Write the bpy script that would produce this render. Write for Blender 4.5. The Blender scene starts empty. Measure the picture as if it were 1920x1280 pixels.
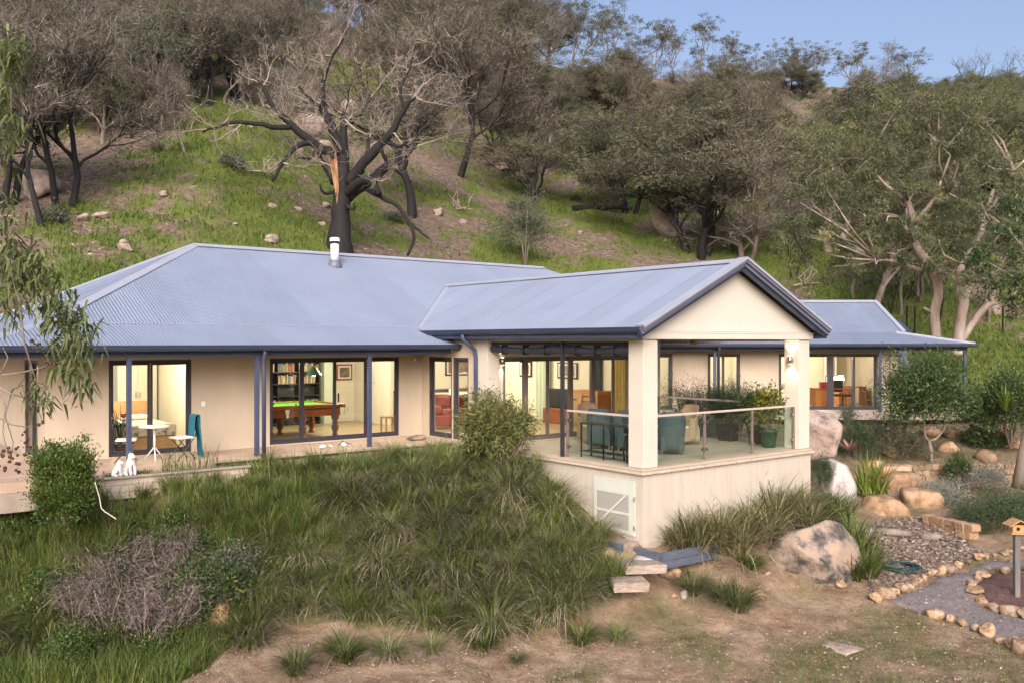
import bpy, math, random
import numpy as np
from mathutils import Vector, Matrix
from mathutils.geometry import delaunay_2d_cdt

# ------------------------------------------------------------------ camera, sky, sun, exposure
scene = bpy.context.scene
col = scene.collection
FPX, CX, CY, CAMZ = 1706.0, 960.0, 640.0, 2.5
cam_data = bpy.data.cameras.new('camera')
cam_data.sensor_width = 36.0
cam_data.lens = 36.0 * FPX / 1920.0
cam_data.clip_end = 2000.0
cam = bpy.data.objects.new('camera', cam_data)
cam.location = (0, 0, CAMZ)
cam.rotation_euler = (math.radians(90), 0, 0)
col.objects.link(cam)
scene.camera = cam

SUN_EL, SUN_AZ = 30.0, 182.0          # degrees; azimuth clockwise from +Y (behind the camera, left)
world = bpy.data.worlds.new('World'); scene.world = world; world.use_nodes = True
wn = world.node_tree.nodes; wl = world.node_tree.links
wn.clear()
wo = wn.new('ShaderNodeOutputWorld'); bg = wn.new('ShaderNodeBackground'); sky = wn.new('ShaderNodeTexSky')
sky.sky_type = 'NISHITA'; sky.sun_disc = False
sky.sun_elevation = math.radians(SUN_EL); sky.sun_rotation = math.radians(SUN_AZ)
sky.air_density = 1.0; sky.dust_density = 7.5; sky.ozone_density = 1.0; sky.altitude = 300
bg.inputs['Strength'].default_value = 0.116
wb = wn.new('ShaderNodeVectorMath'); wb.operation = 'MULTIPLY'; wb.inputs[1].default_value = (1.04, .985, 1.04)   # white balance of the camera
wl.new(sky.outputs[0], wb.inputs[0]); wl.new(wb.outputs[0], bg.inputs[0]); wl.new(bg.outputs[0], wo.inputs[0])

sun_d = bpy.data.lights.new('sun', 'SUN'); sun_d.energy = 1.35; sun_d.angle = math.radians(45); sun_d.color = (1, .97, .94)
sun = bpy.data.objects.new('sun', sun_d); col.objects.link(sun)
_a, _e = math.radians(SUN_AZ), math.radians(SUN_EL)
sun_dir = Vector((math.sin(_a) * math.cos(_e), math.cos(_a) * math.cos(_e), math.sin(_e)))
sun.rotation_euler = sun_dir.to_track_quat('Z', 'Y').to_euler()
sun.location = sun_dir * 50

vs = scene.view_settings
vs.view_transform = 'Standard'; vs.look = 'None'; vs.gamma = 1.0; vs.exposure = 0.95
vs.use_curve_mapping = False
scene.cycles.max_bounces = 4; scene.cycles.transparent_max_bounces = 10; scene.cycles.adaptive_threshold = .03
scene.cycles.diffuse_bounces = 2; scene.cycles.glossy_bounces = 2
scene.cycles.caustics_reflective = False; scene.cycles.caustics_refractive = False
scene.cycles.sample_clamp_indirect = 4.0

rng = np.random.default_rng(11)
random.seed(5)

# ------------------------------------------------------------------ frames
TH = math.atan2(.623, .782)
CT, ST = math.cos(TH), math.sin(TH)
def hw(X, Y, z=0.0):                     # house frame -> world
    return Vector((X * CT - Y * ST, X * ST + Y * CT, z))
def wh(u, d):                            # world -> house frame
    return (u * CT + d * ST, -u * ST + d * CT)

# ------------------------------------------------------------------ mesh helpers
class MB:
    def __init__(s, T=None):
        s.v, s.f, s.T = [], [], T
    def add(s, vs_, fs_):
        o = len(s.v)
        if s.T is not None:
            vs_ = [tuple(s.T @ Vector(p)) for p in vs_]
        s.v.extend([tuple(p) for p in vs_]); s.f.extend([tuple(i + o for i in f) for f in fs_])
        return s
    def box(s, x0, x1, y0, y1, z0, z1):
        return s.add([(x0,y0,z0),(x1,y0,z0),(x1,y1,z0),(x0,y1,z0),(x0,y0,z1),(x1,y0,z1),(x1,y1,z1),(x0,y1,z1)],
              [(0,3,2,1),(4,5,6,7),(0,1,5,4),(1,2,6,5),(2,3,7,6),(3,0,4,7)])
    def bar(s, a, b, w, h, up=(0,0,1)):          # rectangular bar from a to b
        a, b = Vector(a), Vector(b); t = (b - a).normalized(); up = Vector(up)
        sd = t.cross(up)
        if sd.length < 1e-4: sd = t.cross(Vector((1,0,0)))
        sd.normalize(); up2 = sd.cross(t).normalized()
        vs_ = []
        for p in (a, b):
            for i, j in ((-1,-1),(1,-1),(1,1),(-1,1)):
                vs_.append(p + sd * (i * w / 2) + up2 * (j * h / 2))
        return s.add(vs_, [(0,1,2,3)[::-1],(4,5,6,7),(0,1,5,4),(1,2,6,5),(2,3,7,6),(3,0,4,7)])
    def tube(s, pts, rad, n=6, cap=True):
        pts = [Vector(p) for p in pts]
        if not hasattr(rad, '__len__'): rad = [rad] * len(pts)
        vs_, fs_ = [], []
        prev = None
        for i, p in enumerate(pts):
            t = (pts[min(i+1, len(pts)-1)] - pts[max(i-1, 0)])
            t = t.normalized() if t.length > 1e-9 else Vector((0,0,1))
            if prev is None:
                a = t.orthogonal().normalized()
            else:
                a = prev - t * prev.dot(t)
                a = a.normalized() if a.length > 1e-6 else t.orthogonal().normalized()
            prev = a; b = t.cross(a)
            for k in range(n):
                an = 2 * math.pi * k / n
                vs_.append(p + (a * math.cos(an) + b * math.sin(an)) * rad[i])
        for i in range(len(pts) - 1):
            for k in range(n):
                k2 = (k + 1) % n
                fs_.append((i*n+k, i*n+k2, (i+1)*n+k2, (i+1)*n+k))
        if cap:
            fs_.append(tuple(range(n))[::-1]); fs_.append(tuple((len(pts)-1)*n + k for k in range(n)))
        return s.add(vs_, fs_)
    def lathe(s, prof, c=(0,0,0), n=18, sx=1, sy=1):
        vs_, fs_ = [], []
        for r, z in prof:
            for k in range(n):
                a = 2 * math.pi * k / n
                vs_.append((c[0] + r*sx*math.cos(a), c[1] + r*sy*math.sin(a), c[2] + z))
        for i in range(len(prof) - 1):
            for k in range(n):
                k2 = (k+1) % n
                fs_.append((i*n+k, i*n+k2, (i+1)*n+k2, (i+1)*n+k))
        fs_.append(tuple(range(n))[::-1]); fs_.append(tuple((len(prof)-1)*n+k for k in range(n)))
        return s.add(vs_, fs_)
    def prism(s, poly, fn0, fn1):                 # poly of 2D points, mapped by two functions to 3D
        n = len(poly)
        vs_ = [fn0(*p) for p in poly] + [fn1(*p) for p in poly]
        fs_ = [tuple(range(n))[::-1], tuple(range(n, 2*n))] + [(i, (i+1) % n, n + (i+1) % n, n + i) for i in range(n)]
        return s.add(vs_, fs_)
    def grid(s, fn, nu, nv):
        vs_ = [fn(i / nu, j / nv) for j in range(nv+1) for i in range(nu+1)]
        fs_ = [(j*(nu+1)+i, j*(nu+1)+i+1, (j+1)*(nu+1)+i+1, (j+1)*(nu+1)+i) for j in range(nv) for i in range(nu)]
        return s.add(vs_, fs_)
    def mesh(s, name, mat, smooth=False):
        me = bpy.data.meshes.new(name)
        me.from_pydata(s.v, [], s.f); me.materials.append(mat)
        if smooth: me.polygons.foreach_set('use_smooth', [True] * len(me.polygons))
        me.update()
        return me
    def build(s, name, mat, parent=None, smooth=False, bevel=0.0, seg=2):
        o = bpy.data.objects.new(name, s.mesh(name, mat, smooth))
        col.objects.link(o)
        if parent is not None: o.parent = parent
        if bevel:
            m = o.modifiers.new('bevel', 'BEVEL'); m.width = bevel; m.segments = seg; m.limit_method = 'ANGLE'; m.angle_limit = math.radians(40)
        return o

def np_mesh(name, V, F, mat, tint=None, smooth=False):
    V = np.asarray(V, np.float32).reshape(-1, 3); F = np.asarray(F, np.int32)
    k = F.shape[1]
    me = bpy.data.meshes.new(name)
    me.vertices.add(len(V)); me.vertices.foreach_set('co', V.ravel())
    me.loops.add(F.size); me.loops.foreach_set('vertex_index', F.ravel())
    me.polygons.add(len(F)); me.polygons.foreach_set('loop_start', np.arange(0, F.size, k, dtype=np.int32))
    if smooth: me.polygons.foreach_set('use_smooth', np.ones(len(F), bool))
    me.materials.append(mat)
    if tint is not None:
        at = me.attributes.new('tint', 'FLOAT', 'FACE'); at.data.foreach_set('value', np.asarray(tint, np.float32))
    me.update(calc_edges=True); me.validate()
    return me
def link(name, me, parent=None):
    o = bpy.data.objects.new(name, me); col.objects.link(o)
    if parent is not None: o.parent = parent
    return o
def tag(o, label=None, cat=None, group=None, kind=None):
    if label: o['label'] = label
    if cat: o['category'] = cat
    if group: o['group'] = group
    if kind: o['kind'] = kind
    return o
def thing(name, label, cat, loc=(0,0,0), rz=0.0, group=None):
    o = bpy.data.objects.new(name, None); o.empty_display_size = .2
    o.location = loc; o.rotation_euler = (0, 0, rz); col.objects.link(o)
    return tag(o, label, cat, group)
def hthing(name, label, cat, X, Y, z=0.0, rz=0.0, group=None):    # placed in the house frame
    return thing(name, label, cat, hw(X, Y, z), TH + rz, group)
def dup(root, loc=None, rz=None, scale=None, label=None, group=None, parent=None):
    r = root.copy(); col.objects.link(r)
    if parent is not None: r.parent = parent
    if loc is not None: r.location = loc
    if rz is not None: r.rotation_euler = (0, 0, rz)
    if scale is not None: r.scale = scale if hasattr(scale, '__len__') else (scale,) * 3
    if label: r['label'] = label
    if group: r['group'] = group
    for ch in root.children: dup(ch, parent=r)
    return r

# ------------------------------------------------------------------ materials
def lin(c):
    return tuple(((x/255) / 12.92 if x/255 <= .04045 else ((x/255 + .055) / 1.055) ** 2.4) for x in c)
def nodes(name):
    m = bpy.data.materials.new(name); m.use_nodes = True
    nt = m.node_tree; return m, nt.nodes, nt.links, nt.nodes['Principled BSDF']
def ramp(ns, stops):
    r = ns.new('ShaderNodeValToRGB'); e = r.color_ramp.elements
    while len(e) < len(stops): e.new(.5)
    for i, (p, c) in enumerate(stops):
        e[i].position = p; e[i].color = (*c, 1)
    return r
def mk(name, c, rough=.6, var=.12, scale=3.0, bump=0.0, bscale=30.0, metal=0.0, c2=None, rnd=0.0, spec=.5, stops=None, detail=6, stretch=None):
    m, ns, ls, b = nodes(name)
    tc = ns.new('ShaderNodeTexCoord'); nz = ns.new('ShaderNodeTexNoise')
    nz.inputs['Scale'].default_value = scale; nz.inputs['Detail'].default_value = detail; nz.inputs['Roughness'].default_value = .62
    src = tc.outputs['Object']
    if stretch:
        mp = ns.new('ShaderNodeMapping'); mp.inputs['Scale'].default_value = stretch
        ls.new(src, mp.inputs[0]); src = mp.outputs[0]
    ls.new(src, nz.inputs['Vector'])
    if stops is None:
        ca = tuple(x * (1 - var) for x in c); cb = c2 if c2 else tuple(min(1, x * (1 + var)) for x in c)
        stops = [(.32, ca), (.68, cb)]
    r = ramp(ns, stops); ls.new(nz.outputs['Fac'], r.inputs[0])
    out = r.outputs[0]
    if rnd:
        oi = ns.new('ShaderNodeObjectInfo'); mr = ns.new('ShaderNodeMapRange')
        mr.inputs['To Min'].default_value = 1 - rnd; mr.inputs['To Max'].default_value = 1 + rnd
        ls.new(oi.outputs['Random'], mr.inputs['Value'])
        mx = ns.new('ShaderNodeVectorMath'); mx.operation = 'SCALE'
        ls.new(out, mx.inputs[0]); ls.new(mr.outputs[0], mx.inputs['Scale']); out = mx.outputs[0]
    ls.new(out, b.inputs['Base Color'])
    b.inputs['Roughness'].default_value = rough; b.inputs['Metallic'].default_value = metal
    b.inputs['Specular IOR Level'].default_value = spec
    if bump:
        n2 = ns.new('ShaderNodeTexNoise'); n2.inputs['Scale'].default_value = bscale; n2.inputs['Detail'].default_value = 5
        ls.new(src, n2.inputs['Vector'])
        bp = ns.new('ShaderNodeBump'); bp.inputs['Strength'].default_value = bump; bp.inputs['Distance'].default_value = .02
        ls.new(n2.outputs['Fac'], bp.inputs['Height']); ls.new(bp.outputs[0], b.inputs['Normal'])
    return m
def leafmat(name, stops, rough=.5, trans=.25, rnd=.12):
    m, ns, ls, b = nodes(name)
    at = ns.new('ShaderNodeAttribute'); at.attribute_name = 'tint'
    r = ramp(ns, stops); ls.new(at.outputs['Fac'], r.inputs[0])
    oi = ns.new('ShaderNodeObjectInfo'); mr = ns.new('ShaderNodeMapRange')
    mr.inputs['To Min'].default_value = 1 - rnd; mr.inputs['To Max'].default_value = 1 + rnd
    ls.new(oi.outputs['Random'], mr.inputs['Value'])
    mx = ns.new('ShaderNodeVectorMath'); mx.operation = 'SCALE'
    ls.new(r.outputs[0], mx.inputs[0]); ls.new(mr.outputs[0], mx.inputs['Scale'])
    ls.new(mx.outputs[0], b.inputs['Base Color']); b.inputs['Roughness'].default_value = rough
    b.inputs['Specular IOR Level'].default_value = .35
    if trans:
        t = ns.new('ShaderNodeBsdfTranslucent'); ls.new(mx.outputs[0], t.inputs['Color'])
        ms = ns.new('ShaderNodeMixShader'); ms.inputs[0].default_value = trans
        ls.new(b.outputs[0], ms.inputs[1]); ls.new(t.outputs[0], ms.inputs[2])
        ls.new(ms.outputs[0], ns['Material Output'].inputs['Surface'])
    return m
def emit(name, c, s):
    m, ns, ls, b = nodes(name)
    b.inputs['Base Color'].default_value = (*c, 1); b.inputs['Emission Color'].default_value = (*c, 1); b.inputs['Emission Strength'].default_value = s
    return m
def glassmat(name, tint, ior=1.45, refl=1.0):
    m, ns, ls, b = nodes(name)
    ns.remove(b)
    t = ns.new('ShaderNodeBsdfTransparent'); t.inputs[0].default_value = (*tint, 1)
    g = ns.new('ShaderNodeBsdfGlossy'); g.inputs['Roughness'].default_value = .02; g.inputs[0].default_value = (refl, refl, refl, 1)
    lw = ns.new('ShaderNodeLayerWeight'); lw.inputs[0].default_value = .5
    pw = ns.new('ShaderNodeMath'); pw.operation = 'POWER'; pw.inputs[1].default_value = 4.5; ls.new(lw.outputs['Facing'], pw.inputs[0])
    fr = ns.new('ShaderNodeMath'); fr.operation = 'MULTIPLY_ADD'; fr.inputs[1].default_value = .85; fr.inputs[2].default_value = (ior - 1) * .08; ls.new(pw.outputs[0], fr.inputs[0])
    ms = ns.new('ShaderNodeMixShader')
    ls.new(fr.outputs[0], ms.inputs[0]); ls.new(t.outputs[0], ms.inputs[1]); ls.new(g.outputs[0], ms.inputs[2])
    ls.new(ms.outputs[0], ns['Material Output'].inputs['Surface'])
    return m

M = {}
M['render'] = mk('render_beige', (.52,.45,.355), .85, .09, 1.6, .2, 120, stretch=(1, 1, .4))
M['cream'] = mk('render_cream', (.575,.535,.465), .8, .04, .9, .12, 180)
M['cream_wall'] = mk('stained_cream', (.485,.445,.385), .85, .07, 2.2, .15, 150, stretch=(3, 3, .35))
M['gable'] = mk('gable_paint', (.57,.55,.49), .7, .03, .8)
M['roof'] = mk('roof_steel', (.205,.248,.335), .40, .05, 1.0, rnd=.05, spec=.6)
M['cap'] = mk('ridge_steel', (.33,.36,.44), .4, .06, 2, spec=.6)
M['trim'] = mk('trim_blue', (.052,.068,.125), .45, .12, 3)
M['gutter'] = mk('gutter_blue', (.035,.048,.085), .35, .1, 3)
M['barge'] = mk('barge_blue', (.13,.145,.20), .4, .1, 3)
M['frame'] = mk('frame_dark', (.045,.042,.055), .4, .1, 5)
M['bifold'] = mk('bifold_brown', (.17,.135,.125), .5, .1, 5)
M['glass'] = glassmat('window_glass', (.96,.97,.95))
M['rail_glass'] = glassmat('balustrade_glass', (.88,.94,.91), 1.4)
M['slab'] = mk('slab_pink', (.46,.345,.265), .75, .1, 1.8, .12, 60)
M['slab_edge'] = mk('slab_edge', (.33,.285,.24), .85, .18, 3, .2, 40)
M['deck'] = mk('deck_render', (.44,.375,.29), .7, .08, 1.3, .1, 80)
M['sill'] = mk('sill', (.50,.43,.355), .75, .1, 3, .1, 60)
M['steel'] = mk('steel', (.55,.53,.50), .28, .06, 8, metal=1.0)
M['postdark'] = mk('post_dark', (.035,.038,.045), .4, .15, 4)
M['black'] = mk('black', (.012,.013,.015), .45, .2, 5)
M['white'] = mk('white', (.78,.77,.74), .5, .05, 5)
M['int_wall'] = mk('inner_wall', (.80,.74,.60), .8, .03, 1)
M['int_green'] = mk('inner_green', (.55,.62,.48), .7, .03, 1)
M['int_floor'] = mk('inner_floor', (.40,.30,.19), .35, .15, 4, stretch=(1, 6, 1))
M['ceiling'] = mk('ceiling_white', (.80,.78,.72), .8, .02, 1)
M['wood_orange'] = mk('wood_orange', (.42,.16,.045), .4, .25, 6, stretch=(1, 8, 8))
M['wood_red'] = mk('wood_red', (.26,.075,.025), .3, .25, 6, stretch=(1, 1, 6))
M['wood_tan'] = mk('wood_tan', (.40,.24,.11), .5, .2, 6, stretch=(1, 1, 6))
M['felt'] = mk('felt', (.16,.42,.05), .9, .06, 10)
M['shelf'] = mk('shelf_black', (.02,.019,.02), .5, .2, 6)
M['red_leather'] = mk('red_leather', (.30,.045,.035), .4, .2, 5, .2, 30)
M['teal'] = mk('teal_towel', (.0,.115,.185), .9, .2, 8, .3, 80)
M['wicker'] = mk('wicker_teal', (.065,.095,.103), .7, .22, 40, .6, 150)
M['wicker_tan'] = mk('wicker_tan', (.40,.30,.20), .7, .2, 40, .6, 150)
M['cushion'] = mk('cushion', (.72,.68,.60), .9, .06, 10)
M['blind'] = mk('blind', (.040,.046,.062), .55, .25, 3, .3, 6)
M['greendoor'] = mk('door_greygreen', (.52,.56,.50), .55, .05, 3)
M['mesh'] = mk('mesh_grey', (.33,.325,.31), .7, .12, 60)
M['sleeper'] = mk('sleeper_blue', (.085,.105,.145), .75, .3, 3, .4, 25, stretch=(1, 1, 5))
M['concrete'] = mk('concrete', (.30,.25,.205), .85, .35, 5, .3, 30)
M['sandstone'] = mk('sandstone', None, .85, stops=[(.32,(.13,.095,.07)),(.44,(.30,.185,.105)),(.58,(.40,.27,.17)),(.72,(.33,.29,.245))], scale=4.0, bump=.9, bscale=18, rnd=.2)
M['edgestone'] = mk('edgestone', None, .85, stops=[(.34,(.12,.085,.06)),(.44,(.30,.185,.105)),(.55,(.40,.30,.20)),(.66,(.37,.345,.30))], scale=7, bump=1.0, bscale=26, rnd=.35)
M['granite'] = mk('granite', None, .9, stops=[(.36,(.045,.047,.042)),(.44,(.15,.125,.105)),(.53,(.31,.25,.205)),(.66,(.38,.27,.19))], scale=2.6, bump=1.0, bscale=14, detail=9)
M['whitestone'] = mk('whitestone', None, .9, stops=[(.30,(.17,.16,.15)),(.40,(.37,.35,.34)),(.55,(.50,.475,.46)),(.72,(.42,.355,.31))], scale=2.8, bump=.9, bscale=14, detail=9)
M['pinkstone'] = mk('pinkstone', None, .9, stops=[(.34,(.13,.11,.10)),(.44,(.31,.24,.205)),(.58,(.40,.325,.285)),(.72,(.24,.215,.195))], scale=2.8, bump=.9, bscale=14, detail=9)
M['bark_black'] = mk('bark_black', (.012,.011,.012), .85, .5, 3, .8, 10, stretch=(1, 1, .25))
M['bark_grey'] = mk('bark_grey', None, .85, stops=[(.3,(.085,.07,.06)),(.5,(.20,.165,.14)),(.7,(.30,.26,.23))], scale=2.5, bump=.6, bscale=10, stretch=(1, 1, .2))
M['bark_pale'] = mk('bark_pale', None, .75, stops=[(.30,(.10,.065,.045)),(.45,(.25,.195,.155)),(.62,(.36,.32,.285))], scale=1.8, bump=.4, bscale=8, stretch=(1, 1, .22))
M['split_wood'] = mk('split_wood', None, .8, stops=[(.36,(.045,.028,.02)),(.46,(.22,.105,.045)),(.62,(.38,.23,.13))], scale=2.5, bump=.8, bscale=8, stretch=(3, 3, .35))
M['twig_pale'] = mk('twig_pale', (.36,.30,.26), .8, .25, 4)
M['twig'] = leafmat('twig_brown', [(0,(.07,.062,.052)),(.5,(.155,.138,.115)),(.85,(.24,.215,.185)),(1,(.40,.36,.32))], .9, 0)
M['leaf_burnt'] = leafmat('leaf_burnt', [(0,(.07,.068,.045)),(.45,(.145,.14,.092)),(.8,(.19,.19,.12)),(1,(.16,.185,.10))], .7, .3)
M['leaf_euc'] = leafmat('leaf_eucalypt', [(0,(.07,.085,.045)),(.4,(.13,.15,.075)),(.75,(.20,.215,.105)),(1,(.30,.28,.13))], .5, .35)
M['leaf_grey'] = leafmat('leaf_greygreen', [(0,(.07,.085,.06)),(.5,(.12,.14,.095)),(1,(.19,.20,.14))], .6, .2)
M['leaf_dark'] = leafmat('leaf_dark', [(0,(.03,.052,.02)),(.5,(.065,.11,.038)),(.85,(.11,.165,.055)),(1,(.18,.24,.08))], .4, .3)
M['leaf_bright'] = leafmat('leaf_bright', [(0,(.04,.075,.016)),(.5,(.085,.14,.03)),(1,(.17,.22,.05))], .45, .3)
M['leaf_bamboo'] = leafmat('leaf_bamboo', [(0,(.10,.12,.035)),(.5,(.19,.215,.07)),(1,(.36,.34,.16))], .5, .35)
M['handrail'] = mk('handrail', (.50,.44,.39), .35, .05, 5)
M['leaf_gum'] = leafmat('leaf_gum', [(0,(.075,.105,.04)),(.5,(.15,.19,.07)),(1,(.27,.30,.14))], .45, .3)
M['leaf_yellow'] = leafmat('leaf_yellow', [(0,(.07,.10,.015)),(.5,(.15,.17,.025)),(1,(.27,.25,.05))], .45, .3)
M['leaf_silver'] = leafmat('leaf_silver', [(0,(.16,.18,.15)),(.5,(.27,.29,.25)),(1,(.42,.43,.39))], .7, .15)
M['leaf_needle'] = leafmat('leaf_needle', [(0,(.03,.05,.026)),(.5,(.06,.095,.045)),(1,(.115,.16,.075))], .6, .25)
M['tussock'] = leafmat('tussock', [(0,(.05,.08,.024)),(.40,(.115,.165,.04)),(.68,(.20,.255,.06)),(.84,(.29,.31,.11)),(.9,(.28,.245,.18)),(1,(.42,.37,.30))], .45, .35, .38)
M['tussock_dry'] = leafmat('tussock_dry', [(0,(.045,.065,.02)),(.45,(.11,.13,.035)),(.7,(.21,.21,.085)),(1,(.40,.34,.23))], .5, .2)
M['grass'] = leafmat('grass_green', [(0,(.055,.09,.022)),(.5,(.115,.17,.038)),(.9,(.19,.235,.065)),(1,(.26,.24,.10))], .6, .25)
M['weed'] = leafmat('weed', [(0,(.035,.07,.02)),(.5,(.075,.125,.035)),(.9,(.12,.17,.045)),(1,(.30,.27,.05))], .55, .25)
M['dead_shrub'] = leafmat('dead_shrub', [(0,(.075,.058,.056)),(.5,(.15,.12,.115)),(1,(.26,.22,.205))], .9, 0)
M['chips'] = leafmat('chips', [(0,(.12,.09,.075)),(.4,(.23,.18,.15)),(.8,(.33,.275,.235)),(1,(.46,.41,.37))], .9, 0, 0)
M['clods'] = leafmat('clods', [(0,(.15,.10,.07)),(.6,(.33,.24,.175)),(1,(.50,.41,.33))], .95, 0, 0)
M['litter'] = leafmat('litter', [(0,(.15,.09,.06)),(.5,(.27,.19,.14)),(1,(.46,.38,.31))], .9, 0, 0)
M['bromeliad'] = leafmat('bromeliad', [(0,(.16,.075,.06)),(.6,(.30,.16,.12)),(1,(.42,.28,.22))], .5, .2)
M['flax'] = leafmat('flax', [(0,(.07,.13,.02)),(.5,(.15,.22,.035)),(.85,(.24,.29,.07)),(1,(.30,.12,.05))], .4, .3)
M['path'] = mk('path_gravel', (.175,.155,.155), .9, .3, 14, .6, 60, detail=8)
M['mulch'] = mk('mulch', (.22,.17,.14), .95, .35, 9, .8, 40, detail=8)
M['mulch_red'] = mk('mulch_red', (.10,.055,.05), .95, .4, 14, .8, 50, detail=8)
M['pot_black'] = mk('pot_black', (.018,.02,.024), .4, .2, 4)
M['pot_green'] = mk('pot_green', (.012,.062,.028), .25, .2, 4)
M['hose'] = mk('hose', (.012,.055,.055), .4, .2, 6)
M['grey_timber'] = mk('grey_timber', (.15,.145,.14), .85, .3, 4, .4, 20, stretch=(1, 1, .15))
M['tealgreen'] = mk('post_tape', (.06,.15,.14), .5, .1, 5)
M['lamp_glow'] = emit('lamp_glow', (1, .86, .62), 6.0)
M['screen'] = emit('screen_glow', (.75, .85, 1.0), 1.2)
M['curtain_gold'] = mk('curtain_gold', (.45,.33,.10), .9, .1, 5)
M['soil'] = mk('soil', (.12,.08,.055), .95, .3, 10, .8, 40)
M['brown'] = mk('gumnut_brown', (.075,.045,.035), .85, .4, 12, .5, 40)
M['ceramic'] = mk('ceramic_white', (.80,.79,.77), .35, .03, 6)

# ------------------------------------------------------------------ terrain
def pix(px, py, z):                       # photograph pixel + height -> world point (used to set out the site plan)
    d = FPX * (CAMZ - z) / (py - CY); return ((px - CX) / FPX * d, d, z)
CP = [pix(*a) for a in [
    # foreground flat
    (-300,1290,-2.8),(0,1270,-2.75),(300,1270,-2.75),(600,1260,-2.75),(900,1250,-2.75),(1200,1255,-2.75),(1500,1265,-2.75),(1800,1270,-2.7),(2100,1260,-2.6),
    (-300,1700,-2.95),(300,1700,-2.95),(960,1700,-2.95),(1600,1700,-2.95),(2200,1700,-2.9),
    # toe of the bank
    (450,1205,-2.66),(700,1195,-2.62),(1000,1190,-2.62),(1180,1190,-2.62),(1330,1190,-2.6),
    (40,925,-.5),(150,932,-.5),(150,950,-.55),(150,1190,-2.4),(0,1180,-2.3),(-200,1150,-2.2),
    # bank face
    (500,1080,-1.9),(750,1080,-1.9),(1000,1080,-1.9),(1130,1095,-2.0),
    (250,1080,-1.75),(60,1060,-1.6),(-150,1050,-1.5),
    (1230,1090,-2.1),(1260,1150,-2.45),(1400,1150,-2.4),(1440,1100,-2.15),(1330,1080,-2.0),
    # right garden
    (1480,1125,-2.4),(1420,1175,-2.42),(1440,1195,-2.68),(1340,1205,-2.72),(1330,1185,-2.5),(1560,1110,-2.3),(1650,1130,-2.42),(1600,1180,-2.6),(1750,1150,-2.5),(1860,1110,-2.4),(1920,1060,-2.25),(1920,1200,-2.6),
    (1700,1060,-2.25),(1640,1000,-2.05),(1720,990,-2.0),(1800,1010,-2.05),(1880,985,-1.95),(2000,1050,-2.2),
    (1620,950,-1.75),(1700,915,-1.5),(1800,912,-1.6),(1900,915,-1.6),(2050,930,-1.65)]]
CPh = [  # house frame: (X, Y, z)
    (-2,18.5,-.55),(1,18.4,-.45),(3,18.4,-.4),(5.5,18.3,-.35),(8,18.45,-.28),(10.5,18.4,-.25),(12.5,18.2,-.22),(12.9,16.5,-.25),(12.9,15.2,-.35),(12.8,14.4,-.75),(12.8,13.7,-1.32),(12.8,12.8,-1.42),
    (4.6,17.5,-.45),(6,17.5,-.42),(7.5,17.6,-.38),(9.5,17.7,-.34),(11.5,17.5,-.32),(11.8,16.4,-.55),(12.9,12.1,-1.55),(15,11.9,-1.55),(17,11.9,-1.5),(19.2,11.9,-1.45),(14,11.0,-1.85),
    (-2,20,-.6),(3,21,-.6),(8,21,-.6),(12,21,-.6),(8,27,-.6),(16,20,-.6),(16,24,-.6),(15,15,-1.6),(17.5,14,-1.6),(22,24,-.5),(16,28,-.5),(12,29.5,-.4),(6,29.5,-.3),(1,27,-.2),
    (19.4,13.5,-.9),(19.5,15.5,-.5),(20,17.5,-.3),(22,17,-.3)]
CPw = [(12,27.2,-1.08),(14,27.2,-1.1),(16.5,27.4,-1.1),(11.4,26.0,-1.66),(12.5,26.0,-1.68),(13.5,26.05,-1.7),(14.6,26.1,-1.7),(16,26.2,-1.7),(12,26.55,-1.25),(14,26.6,-1.25),(16,26.7,-1.25),(11,29,-.8),(14,30.5,-.65),(17,31,-.55),(12,31.9,-.45),(9,28,-.55),(8,31,-.35),(11,35,-.6),(14,36,-.5),(18,34,-.2),(21,32,-.4),(22,27,-1.0),(6,36,-.5)]
CP = np.array(CP + [tuple(hw(*p)) for p in CPh] + CPw)
_k = np.linalg.norm(CP[:, None, :2] - CP[None, :, :2], axis=2)
_A = np.block([[_k + np.eye(len(CP)) * -.02, np.ones((len(CP), 1))], [np.ones((1, len(CP))), np.zeros((1, 1))]])
_W = np.linalg.solve(_A, np.append(CP[:, 2], 0))
def near_z(u, d):
    r = np.sqrt((u[..., None] - CP[:, 0]) ** 2 + (d[..., None] - CP[:, 1]) ** 2)
    return r @ _W[:-1] + _W[-1]
def vnoise(x, y, seed=0):                # smooth value noise
    xi, yi = np.floor(x).astype(np.int64), np.floor(y).astype(np.int64); fx, fy = x - xi, y - yi
    fx, fy = fx*fx*(3-2*fx), fy*fy*(3-2*fy)
    def h(a, b):
        n = (a * 374761393 + b * 668265263 + seed * 1442695041) & 0x7fffffff
        n = ((n ^ (n >> 13)) * 1274126177) & 0x7fffffff
        return ((n ^ (n >> 16)) & 0xffff) / 65535.0
    return (h(xi,yi)*(1-fx)+h(xi+1,yi)*fx)*(1-fy) + (h(xi,yi+1)*(1-fx)+h(xi+1,yi+1)*fx)*fy
def fbm(x, y, seed=0, o=4):
    s, a, t = 0, 1, 0
    for i in range(o):
        s = s + a * vnoise(x, y, seed + i); t += a; a *= .5; x = x * 2.03; y = y * 2.03
    return s / t
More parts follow.
